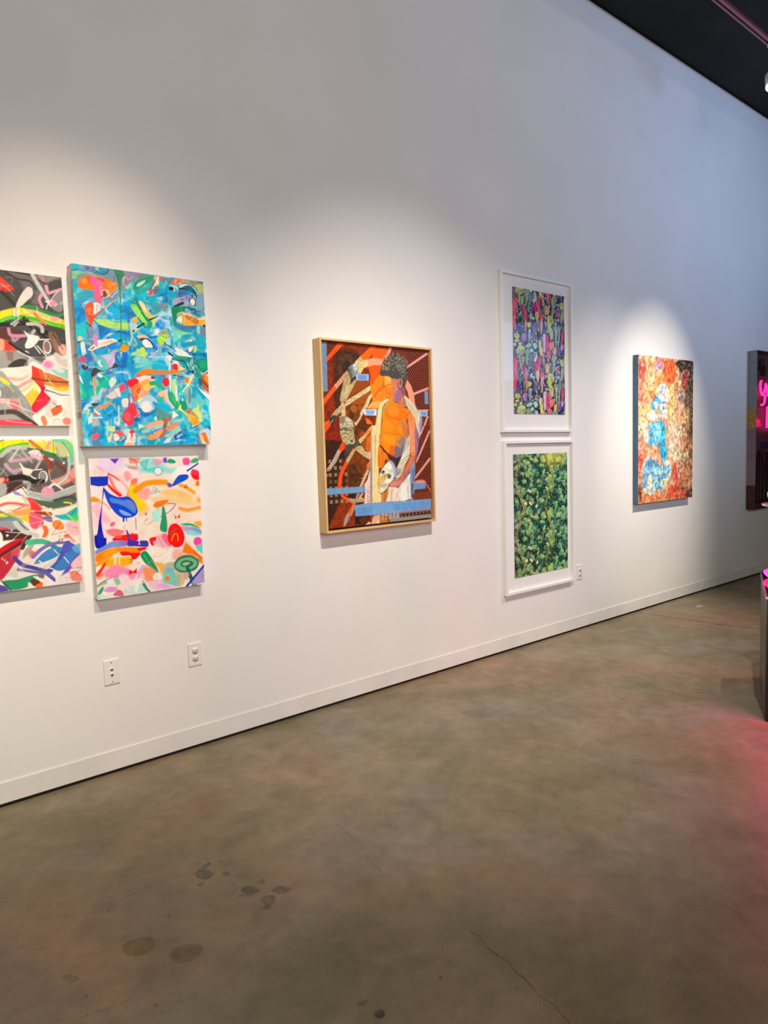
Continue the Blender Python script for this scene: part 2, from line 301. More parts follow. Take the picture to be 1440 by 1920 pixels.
P a0d8f4 1.6 100 401 580 417 579 415 541 394 544;P 0c2216 0.3 100 316 571 323 577 363 594 363 590 323 568;P 0c2216 0.3 100 260 532 296 558 303 555 267 528;P 0c2216 0.3 100 246 518 251 520 248 514 246 511;
p 1cb0e0 2 100 245 504 282 529 323 533 311 507 270 493 244 479;P 0a70e4 0.8 100 303 503 325 518 357 495 320 487;p e8c8a0 2 100 260 495 290 502 315 489 274 484;e f8f8f8 0.5 100 355 522 11 11.7;
p c8a070 2.6 90 363 516 385 533 402 540 403 527 384 518 368 511;p b8ec50 3.6 100 354 490 373 507 400 522 413 515 404 489 381 467 365 466;p b0e8e0 2.6 90 388 493 415 505 414 464 392 468;
p 2a88e0 1 100 302 491 325 478 344 459 353 439 338 438 318 452;p 283850 0.5 100 274 484 300 488 325 475 336 448 315 442 287 450 281 469;p f8f8fa 0.5 100 282 469 299 483 319 472 331 450 315 445 295 448;
p 16b8e4 1.5 100 244 481 269 478 280 457 264 443 242 446;s 3c94dc 6.6 5.1 0.8 100 294 440 318 444 338 438 339 413;p 48b8f0 1.5 90 296 433 325 437 334 418 305 411;p c8ec68 2 100 255 417 277 444 292 440 295 410 254 407;
P 0e1c28 0.3 100 381 479 390 478 395 468 408 464 423 457 420 454 397 463 387 472;s 1a3c50 2.6 2.1 0.3 100 401 440 410 454 428 455 438 432;P 98d8f0 1.5 100 342 428 365 455 397 463 412 454 385 442 368 415 341 413;
P 10a4e0 1.6 100 375 451 407 451 405 417 368 415;P f0f8f0 1.6 100 434 450 450 456 498 434 503 424 449 431;P 18489c 1.6 90 520 435 597 441 596 430 520 425;P 28c4ec 5.8 30 0 405 289 425 262 -5.6 0.5 -3.5;
P 3e92e2 2.9 100 26 393 94 431 157 452 121 408 81 382 38 360;p 7898d0 1.5 100 50 363 72 388 101 402 91 382 71 364 52 357;s 7888b0 1.5 1.5 0.2 90 52 358 91 387 121 411;
P c0dcf4 2.4 100 99 397 154 411 157 372 136 351 118 374;P 78d8e8 2.4 100 71 374 104 378 126 348 88 341;p e8fcf4 0.7 100 82 365 93 375 94 358 103 349 93 346;
p f4a8dc 1.5 100 99 402 128 377 141 390 154 411 141 346 144 332 133 334 127 365 103 393;p c85a80 0.5 100 -2.5 367 17.3 392 33 383 35 369 22 358 13.3 366;p 5a8ce0 2.4 100 -3.1 358 15.4 363 51 351 64 337 54 318 8.5 327;
p 3c4448 0.5 100 12 347 24 354 30 343 40 350 40 339 27 330 15.8 335;P 3c4448 0.2 100 1.5 325 3.7 341 6.6 340 5.4 332 7.8 324;p 10c8d8 3.4 100 1.5 325 49 322 57 294 58 241 52 212 3 208 -0.3 263;
p 08d0a8 2.4 100 4.9 272 30 240 52 226 61 207 5.1 206;p e0fcfa 0.7 100 1.6 308 8.7 296 15 271 7.5 277 1.6 291;p 08c8b0 1.5 100 73 297 110 313 128 304 116 257 83 222 64 219 69 265;
P 6090e0 2.9 90 96 322 149 335 153 313 114 311;p 404448 0.5 100 50 313 60 337 72 343 88 334 111 333 143 349 159 367 168 358 185 356 165 348 138 341 101 327 80 321 62 304 53 302;P a02848 0.5 100 126 342 141 348 138 341;
p f0f4f0 0.7 100 76 313 84 318 98 308 92 300 81 305;p e09058 1.5 100 58 299 70 304 68 275 63 224 58 224 57 265;s f8f0dc 1.9 1.9 0.5 90 59 296 59 260 61 224;s f8f0dc 2 2 0.5 90 70 297 67 261 64 224;
p 0890f0 0.5 100 163 416 176 416 179 393 174 343 174 299 162 308 156 342 158 386;p 0888f4 0.5 100 193 416 213 417 211 390 201 345 202 315 200 285 185 290 183 324 182 368;p 60b8f8 2 80 189 344 201 342 201 295 189 300;
p 30c8f4 1.5 80 160 343 171 338 172 304 162 311;P f8b8b0 0.7 100 181 417 191 418 185 396;p 404448 0.5 100 143 344 146 354 159 367 168 358 185 356 170 352 157 346;
p e8fcf8 1.5 100 127 287 140 302 156 293 151 276 135 258 126 268;P 1478e4 0.7 100 135 258 169 294 178 284 139 253;P 7898e8 2.5 100 80 217 135 258 144 251 109 221 94 210;p f4a0e0 1 100 91 237 101 250 113 255 105 240;
P e8dcd8 2.5 100 104 218 144 246 157 217 132 207;P fce8e0 1.2 100 144 249 172 264 171 220 159 220;P f45880 0.7 100 166 267 190 280 198 251 170 237;P b8a080 0.5 60 144 246 147 246 157 217 154 217;
p f83040 1.5 100 203 288 236 302 257 288 244 272 216 261;p fb7450 2.5 100 218 261 254 273 280 284 277 233 229 197 224 226;p f8b070 3 90 254 273 281 294 278 253 264 263;
p 48b4ea 1 100 0 198 57 219 80 220 103 208 105 194 92 181 59 183 22 187;p 10a0dc 1.2 100 57 217 89 218 105 203 97 186 73 186;P 1480e4 1.4 100 1.7 189 27 189 9.4 167 5.2 172;
s 282838 2 2 0.2 100 59 190 67 200 76 198 74 191 64 185;p 3c4448 0.5 100 43 185 59 188 76 184 63 175 49 175;p f09c48 2 100 58 164 77 174 106 184 124 197 123 184 100 167 69 154;
P c4ecf0 1.9 100 6.5 158 22 182 41 187 44 168 29 144 17 107 5.8 76;P 1460d0 0.7 100 30 170 35 174 56 168 32 159;P 0ccce8 2.9 90 3.9 153 27 158 17 107 12.3 71 2.4 95;P f4f4e4 1 100 53 166 82 137 70 135 52 154;
p 0ca8f0 1.2 100 87 142 105 164 141 207 166 215 203 216 179 190 149 175 104 142;p 08b0f4 2 100 83 125 104 142 159 180 157 116 124 91 72 88 73 110;p 40c0f4 2 70 57 159 91 167 94 145 80 142;
s 88ecf8 3.5 2.5 1 90 103 137 144 167;P e06070 1.5 100 49 134 57 147 75 132;S fcf0f0 4.9 3.9 1 100 41 123 86 125;p b8c8c8 3.4 100 45 112 69 115 72 88 43 86;P ecf4e8 1.9 90 25 124 47 144 42 105 25 95;
P d890a0 2 70 41 117 55 115 47 103;s 18c8e8 17 14.6 2.4 100 8.5 47 38 71 71 81 99 66 107 42;p 08a8f0 2.9 100 2 54 26 76 37 66 32 47 7.5 33;p 6098c8 2.4 100 38 76 71 74 67 52 37 52;
p f46078 1 100 35 28 36 45 51 52 67 52 64 37 49 25;p 5ca4d4 2.9 100 0.9 1.3 26 25 68 25 85 -0.1;P 10b8f0 2.5 90 71 71 94 71 95 12.1 80 0 67 22;s f0fcf8 4.5 7 0.7 100 160 178 156 106 151 93;
p dcf4b8 2.5 100 100 83 138 86 137 66 113 66;p 3894d8 0.7 100 137 78 146 87 162 78 159 69 142 66;p f06868 1 100 137 64 159 69 175 48 155 41;P d0a898 2 90 112 51 127 59 125 27 113 22;
p fcfcf8 0.7 100 129 49 146 51 155 31 134 21;P f0f0b0 1.5 90 99 32 122 59 127 54 110 11.9;p 10b8e8 2.5 100 100 9.6 154 16.3 178 10.9 177 -4.1 104 -2.8;P a8dcec 1.5 90 149 21 185 51 187 41 156 16.2;
p f8ece4 1.5 100 175 205 198 213 209 196 195 173 178 176;s 7868c8 11 8.5 1 100 200 285 205 246 210 209 206 181;s 6848b0 3 2.5 0.5 100 217 236 227 209 238 174;p e4d0ec 1.5 100 214 226 222 196 233 182 214 186;
p f04860 0.8 100 203 176 214 191 229 192 240 169 254 142 230 124 218 96 207 86 186 96 170 126 182 151;p f87078 3.5 70 181 141 206 151 209 116 184 111;s c82c50 1.3 1.3 0.3 80 205 171 206 146 232 159;
s c82c50 1.3 1.3 0.3 80 236 152 220 134 216 101;p f8c8d8 1.3 100 179 103 193 93 187 86;P 0c74f0 1.5 100 222 121 271 139 270 122 239 109 226 109;p fcf0e8 2 100 174 -4.1 187 36 201 71 225 51 217 -4.8;
p d84850 1 100 200 63 211 71 225 68 220 56 205 53;P c86848 1 100 205 53 215 53 210 23;p fab088 2.5 90 177 -4.1 183 10.9 213 10.4 212 -4.7;e 8c2848 0.3 100 182 35 4.9 9;e f09098 0.3 100 183 36 2.5 5.5;
S e8a8a0 2 2 0.5 80 168 121 172 76;p c0e4f0 1.5 100 177 71 199 76 195 51 178 51;P 1cbcec 5 60 239 397 421 418 401 345 338 350 234 317;s e4fcf8 3.5 3 0.8 100 238 387 315 404 404 407;
P 90dcdc 2.5 100 239 397 295 410 329 377 287 359 246 347;s 10a0dc 3.5 3 1 90 241 359 267 373 302 365;s 8cf0ec 2.5 2.5 0.8 80 251 352 298 373 344 375;P 10b4f0 2.1 100 322 392 398 399 401 361 364 359;
s 98ecf8 2.1 2.1 0.8 80 324 387 365 374 397 368;p c4f070 2 100 264 408 281 424 306 421 292 405;P b0c0e8 2 100 314 426 342 428 337 388;P 98e4f4 1.5 90 342 421 395 432 405 412 362 404;e 3c5c40 0.3 100 303 400 3.1 3;
P 141c2c 0.5 100 400 432 406 433 421 424 431 414 426 411 405 423;P 48b4d0 1.6 100 406 433 449 436 426 421;P f0f8f8 2.1 100 430 434 476 438 530 415 502 416 448 420;P 1c9890 2.6 100 420 400 437 419 502 416 501 392 446 394;
P 30b070 2.6 80 437 419 491 413 496 402 442 409;p 18946c 1.1 100 535 394 558 414 599 425 598 366 572 349 550 363;p 20a880 2.7 80 552 395 586 405 590 371 561 367;
s 143868 3.7 3.2 0.3 100 529 391 547 374 557 351 571 348 586 357;P 1858a8 1.1 100 526 431 597 441 596 419 531 426;P 2c8cc0 2.1 100 528 425 596 422 595 411 558 414 533 407;
p f0f4f4 2.1 100 391 409 405 417 418 410 414 397 405 325 399 325 401 391;P e0f4f0 2.6 100 414 395 452 395 472 370 435 378 413 377;e f83440 1 100 433 365 15.7 15.6;P f8e890 2.6 100 445 373 472 362 499 356 449 348;
P f88838 1.6 100 404 350 433 352 460 348 432 331 410 333;p 30a0b8 0.8 100 452 389 474 393 492 379 496 358 469 370;s 102848 4.7 4.2 0.3 100 444 394 463 397 484 386 496 355;s 102848 2.1 2.1 0 100 449 389 461 372 496 355;
p 80c8b0 0.8 100 504 395 519 414 526 394 516 367 505 361;s 102830 2.7 2.7 0.3 100 506 359 502 392 522 416 526 391 507 359;e 182c50 0.3 100 416 388 5.9 6.7;e a8ccd8 0.3 100 416 388 3.2 3.6;
P a8e080 1.6 100 527 357 549 358 554 332 537 342;P 3c9c78 2.1 100 525 375 544 368 570 317 553 316 527 354;p 2a68a8 1.6 100 484 334 499 350 521 351 526 338 503 327;P 5898d4 2.6 100 460 340 487 344 486 329 497 319 469 315;
P f49050 1.3 100 437 326 460 340 453 327;s 301820 4.7 3.7 0.5 100 422 327 440 325 464 321;s 182038 2.6 2.6 0.3 100 440 328 460 347 488 354 515 348;e 183460 0.3 100 515 348 8.4 6.3;
s 143060 3.2 3.2 0.3 100 487 334 498 348 518 341 523 346;e 183c78 0.3 100 535 332 9 11.1;e 4898c8 0.3 100 535 332 5.1 7.4;p 70a4d4 2.1 100 430 295 442 316 469 312 473 291 453 280;
p f08038 2.1 100 471 302 480 318 499 316 515 298 501 287 482 294;p 4090d8 2.1 100 512 298 525 320 544 305 534 286;P 386c60 3.2 100 542 321 564 316 562 279 545 284;P b85820 1.6 100 562 332 583 344 601 321 598 264 563 306;
P f89838 1.6 90 568 338 583 343 599 323 598 286 572 314;P d86828 1.6 100 560 295 598 264 597 243 562 274;P 703820 1.1 80 558 311 599 275 598 264 560 295;p fcf4f0 1.1 100 586 355 597 353 599 326 583 341;
e 181820 0.3 100 591 345 6.9 6.4;e c8c8d0 0.3 100 590 346 2.9 2.7;P fce8d8 2 100 233 302 284 319 320 318 335 301 292 284 257 283 232 292;
p f88a20 2.5 100 238 312 255 330 291 350 337 347 369 349 401 345 416 336 399 327 336 327 284 322;p c89068 2.6 90 343 345 401 345 402 330 344 327;p f8602c 2.5 80 241 312 259 323 264 318;
P 6878d0 1 100 341 319 373 321 366 308 348 307;p 6c5848 0.5 100 314 305 315 315 323 318 332 316 331 304;p f4d878 3.6 100 271 263 303 295 338 276 311 260 290 244;p f8b040 3 90 251 272 283 299 309 300 292 279;
p f83040 1.5 100 233 302 248 302 257 288 241 270 231 272;P fc8850 3.5 100 231 272 257 283 276 263 265 248 243 227 228 222;p f0b088 2.5 90 257 248 280 253 305 239 268 215 250 220;
s 7c1420 3 3 0.3 100 247 247 253 256 260 253 255 240 248 240 246 246;p 08a0e8 1.3 100 303 247 322 260 343 261 347 240 325 224 312 229;s 38b070 19 12.8 0.8 100 313 284 334 283 359 271 376 254;
p 30b868 1.5 80 305 285 329 296 339 286 318 275;p f0c8a0 2.6 100 341 240 374 254 383 226 371 200 351 225;p 20c8a0 2.1 100 340 212 362 225 377 210 370 197 342 199;p f8b088 2.6 80 367 231 383 226 387 200 373 195;
p e4d0e4 1.6 100 377 257 395 252 393 211 417 178 401 169 381 200 377 226;e f83448 0.5 100 383 293 17.1 21;P f4f4f0 0.8 100 399 325 410 320 404 227 399 268;
p 20b070 0.8 100 392 255 415 235 435 207 442 178 428 170 402 195 390 221;p 40c880 2.1 80 400 239 415 222 429 196 418 193;P b8e8b0 2.1 100 409 304 431 310 434 279 433 207 418 237 409 255;
P e8f8e0 1.6 100 426 279 437 280 435 207 427 206;p 1890c8 2.1 100 437 285 457 291 475 276 474 213 452 207 442 233;p 90c8c8 2.1 100 474 260 497 271 505 224 501 192 478 192;p 5c8898 1.6 80 494 271 504 251 501 203 487 203;
s 584858 2.1 2.1 0.5 80 473 244 480 229 473 194;p 20986c 1.6 100 444 212 473 202 480 176 465 160 445 181;p e8f8e8 0.8 100 455 210 460 223 463 213 459 206;
p f0f4a0 0.5 100 508 324 514 335 518 325 498 285 483 271 470 257 471 249 462 248 459 254 469 265 484 281 496 303;P a8d0c0 2.1 100 500 282 523 286 510 261 506 229;P 0cacd4 2.1 100 506 240 526 246 547 215 545 188 505 179;
p 08a4d4 1.6 100 500 282 528 273 555 260 598 213 599 178 584 113 562 86 541 113 554 143 543 193 520 246;p 40c8e8 3.8 70 542 236 558 215 561 172 552 204;P f0f8fc 1.1 100 534 278 597 240 598 211 560 247;
s 5c3830 1.6 1.1 0 90 534 278 561 260 597 240;P c8ecf8 2.2 100 588 189 603 189 600 135 589 151;P e8f8c8 2.5 100 247 207 294 229 329 214 295 152 254 152;
p b8dcf0 2.5 100 268 213 299 231 334 209 332 173 300 152 259 157 244 167;e fcfffe 6.7 100 284 176 24 24;p 1890e8 2 100 240 169 257 170 274 150 295 152 327 168 331 158 288 132 253 134;
p 0ca8f0 2.6 90 334 196 381 198 403 170 389 154 353 163;p 1070d8 2.1 100 313 201 333 194 337 168 326 163 315 186;s 98d8f0 1.6 1.6 0.5 80 336 195 381 198;s 0c7cf0 14.2 7.6 1.5 100 229 116 262 127 299 145 334 162;
P 38c0e0 2.1 90 287 114 299 135 331 153 329 122 308 114;p 6898a0 1.6 100 334 168 363 161 394 143 398 130 377 125 339 109 329 127;P 40a890 2.1 80 336 145 378 146 366 128 334 117;
p a87c60 1.6 100 355 122 382 128 399 133 391 97 373 65 355 34 329 27 349 55 361 84;p 806858 1.6 80 355 122 371 117 363 71 345 37 337 35 356 84;p d8c8b0 2.1 90 381 102 389 112 391 94 371 71;
s 203868 3.1 1 0.3 100 331 26 350 32 364 39;P f8ffff 0.5 100 316 119 325 135 331 117;p f8b088 3.6 100 262 86 305 104 355 115 359 96 316 81 274 76;P a8d4d8 3.1 100 251 66 301 89 359 99 355 81 310 66 258 53;
p fca468 3.6 100 266 22 293 45 353 76 351 55 318 30 281 19.7;p f89868 3.7 100 378 63 391 89 429 107 434 99 406 76;P 98e4d8 2.1 100 361 42 428 84 439 78 435 65 382 34;
P 18c8b0 0.8 100 233 106 242 106 241 71 280 85 261 99 258 106 282 78 233 58;P f0fcfc 2 100 244 99 244 76 267 87;s 20a8c8 2 2 0.5 90 223 66 253 61;s 90d8a0 1.5 1.5 0.5 90 230 17.8 249 38 266 17.3 233 16.5;
p 10b8e8 4.1 100 219 5.3 267 30 307 22 361 34 359 3.2;P 20c0b0 1.5 90 296 9.3 331 16.5 327 1.1 291 1.6;P e8f8f8 2.1 100 354 8.4 371 29 398 37 380 8.1;s 48b8d8 1.6 1.6 0.3 80 385 47 386 60 399 55 388 47;
P fcfcf8 0.8 100 408 162 435 139 403 120;s 688868 1.6 1.6 0.3 100 403 119 407 163 437 139 403 119;p 4490b8 1.6 100 438 154 454 155 481 137 500 86 471 73 444 70 440 107;p 18a8f0 2.1 90 438 115 458 123 471 73 444 70;
P b0d4d0 1.6 100 409 34 443 57 436 31;p f8b840 2.1 100 475 139 487 152 514 137 547 113 529 100 506 92;p f0a030 2.1 80 502 129 525 126 529 100 509 94;p c08858 2.7 90 471 155 494 174 526 150 536 129 503 142;
s 982828 1.6 1.3 0.3 90 476 144 487 158;p d0ec88 1.6 100 505 166 528 180 540 193 541 161 552 151 544 124 520 145;p e0f078 0.5 100 436 173 449 191 451 173 460 160 481 144 475 139 449 160 438 162;
p e8e078 0.8 100 535 116 539 126 550 119 544 109;p 20a0f0 2.1 100 409 29 443 55 499 70 539 86 577 97 556 70 520 49 516 16.9 468 12.1 458 26;s 1468c8 11.6 7.9 0.8 100 414 29 412 39 443 60 494 76 528 89 564 116;
s 1468c8 7.4 5.3 0.8 100 414 25 442 36 481 47;p b0dce0 1.1 100 420 36 434 47 448 52 431 34;p 7098b8 2.7 90 516 70 545 89 565 84 538 60 520 52;p 1c5cb8 1.4 100 577 86 591 84 599 70 596 65 582 73;
P c8e4e8 2.2 100 564 65 576 81 598 62 598 -0.4 586 -0.3;p f08028 2.2 100 543 46 561 59 571 43 583 -0.2 561 10.9;p f8c8a0 2.2 90 532 49 546 49 556 22 547 16.5;p 88907c 2.2 90 526 44 536 33 546 0.3 529 6;
p 10b0ec 3.1 100 354 5.9 413 15.5 468 17.4 524 6 523 -4.7 353 -1.9;'''
    for dy in (0,): cv.paint(art, dy)
    # thin brush lines, drawn contours and veils over the shapes
    rg=np.random.RandomState(16)
    for i in range(80):
        x,y=rg.uniform(0,cv.w),rg.uniform(0,cv.h); an=rg.uniform(-1.4,1.4); L=rg.uniform(20,90); k=rg.uniform(-22,22)
        q=smooth_pts(np.array([[x,y],[x+L*.5*math.cos(an)-k*math.sin(an),y+L*.5*math.sin(an)+k*math.cos(an)],[x+L*math.cos(an),y+L*math.sin(an)]]),False)
        c=['e0fafa','14305c','f4fcf0','1c4878','8ceaf4','d8f4a0','0c2440','70b8f0'][rg.randint(8)]
        cv.stroke(hexlin(c),q,rg.uniform(2.2,5),1.5,1,rg.uniform(.3,.65))
    # thinned veils that marble the blues
    b_=np.clip((cv.im[...,2]-cv.im[...,0]*1.5-.18)*4,0,1)
    a=cv.noise(61,6,3); c=cv.noise(62,8,3); w=.5+.5*np.sin(16*a+9*c+cv.Y/60); v=.5+.5*np.sin(13*c-8*a+cv.X/70); u=cv.noise(63,6,2)
    def veil(h,k):
        k=(b_*k)[...,None]; cv.im[:]=cv.im*(1-k)+hexlin(h)*k
    veil('98f0f4',np.clip(w*1.5-.80,0,.55)*np.clip((u-.3)*3,.25,1)); veil('2c5c94',np.clip(v*1.5-.9,0,.42)); veil('c8f4a8',np.clip(w*v*2.2-1.6,0,.4)); veil('f4fcff',np.clip((1-v)*w*2-1.4,0,.55)); veil('20d0d8',np.clip(u*2.6-1.35,0,.5))
    n=cv.noise(31,16,3)[...,None]; m=cv.noise(32,80,2)[...,None]
    cv.im*=.80+.32*n+.14*m
    l=cv.im.sum(2,keepdims=True)/3; cv.im[:]=np.clip(l+(cv.im-l)*1.08,0,.97)
    return cv
PAINT['blue'] = paint_blue
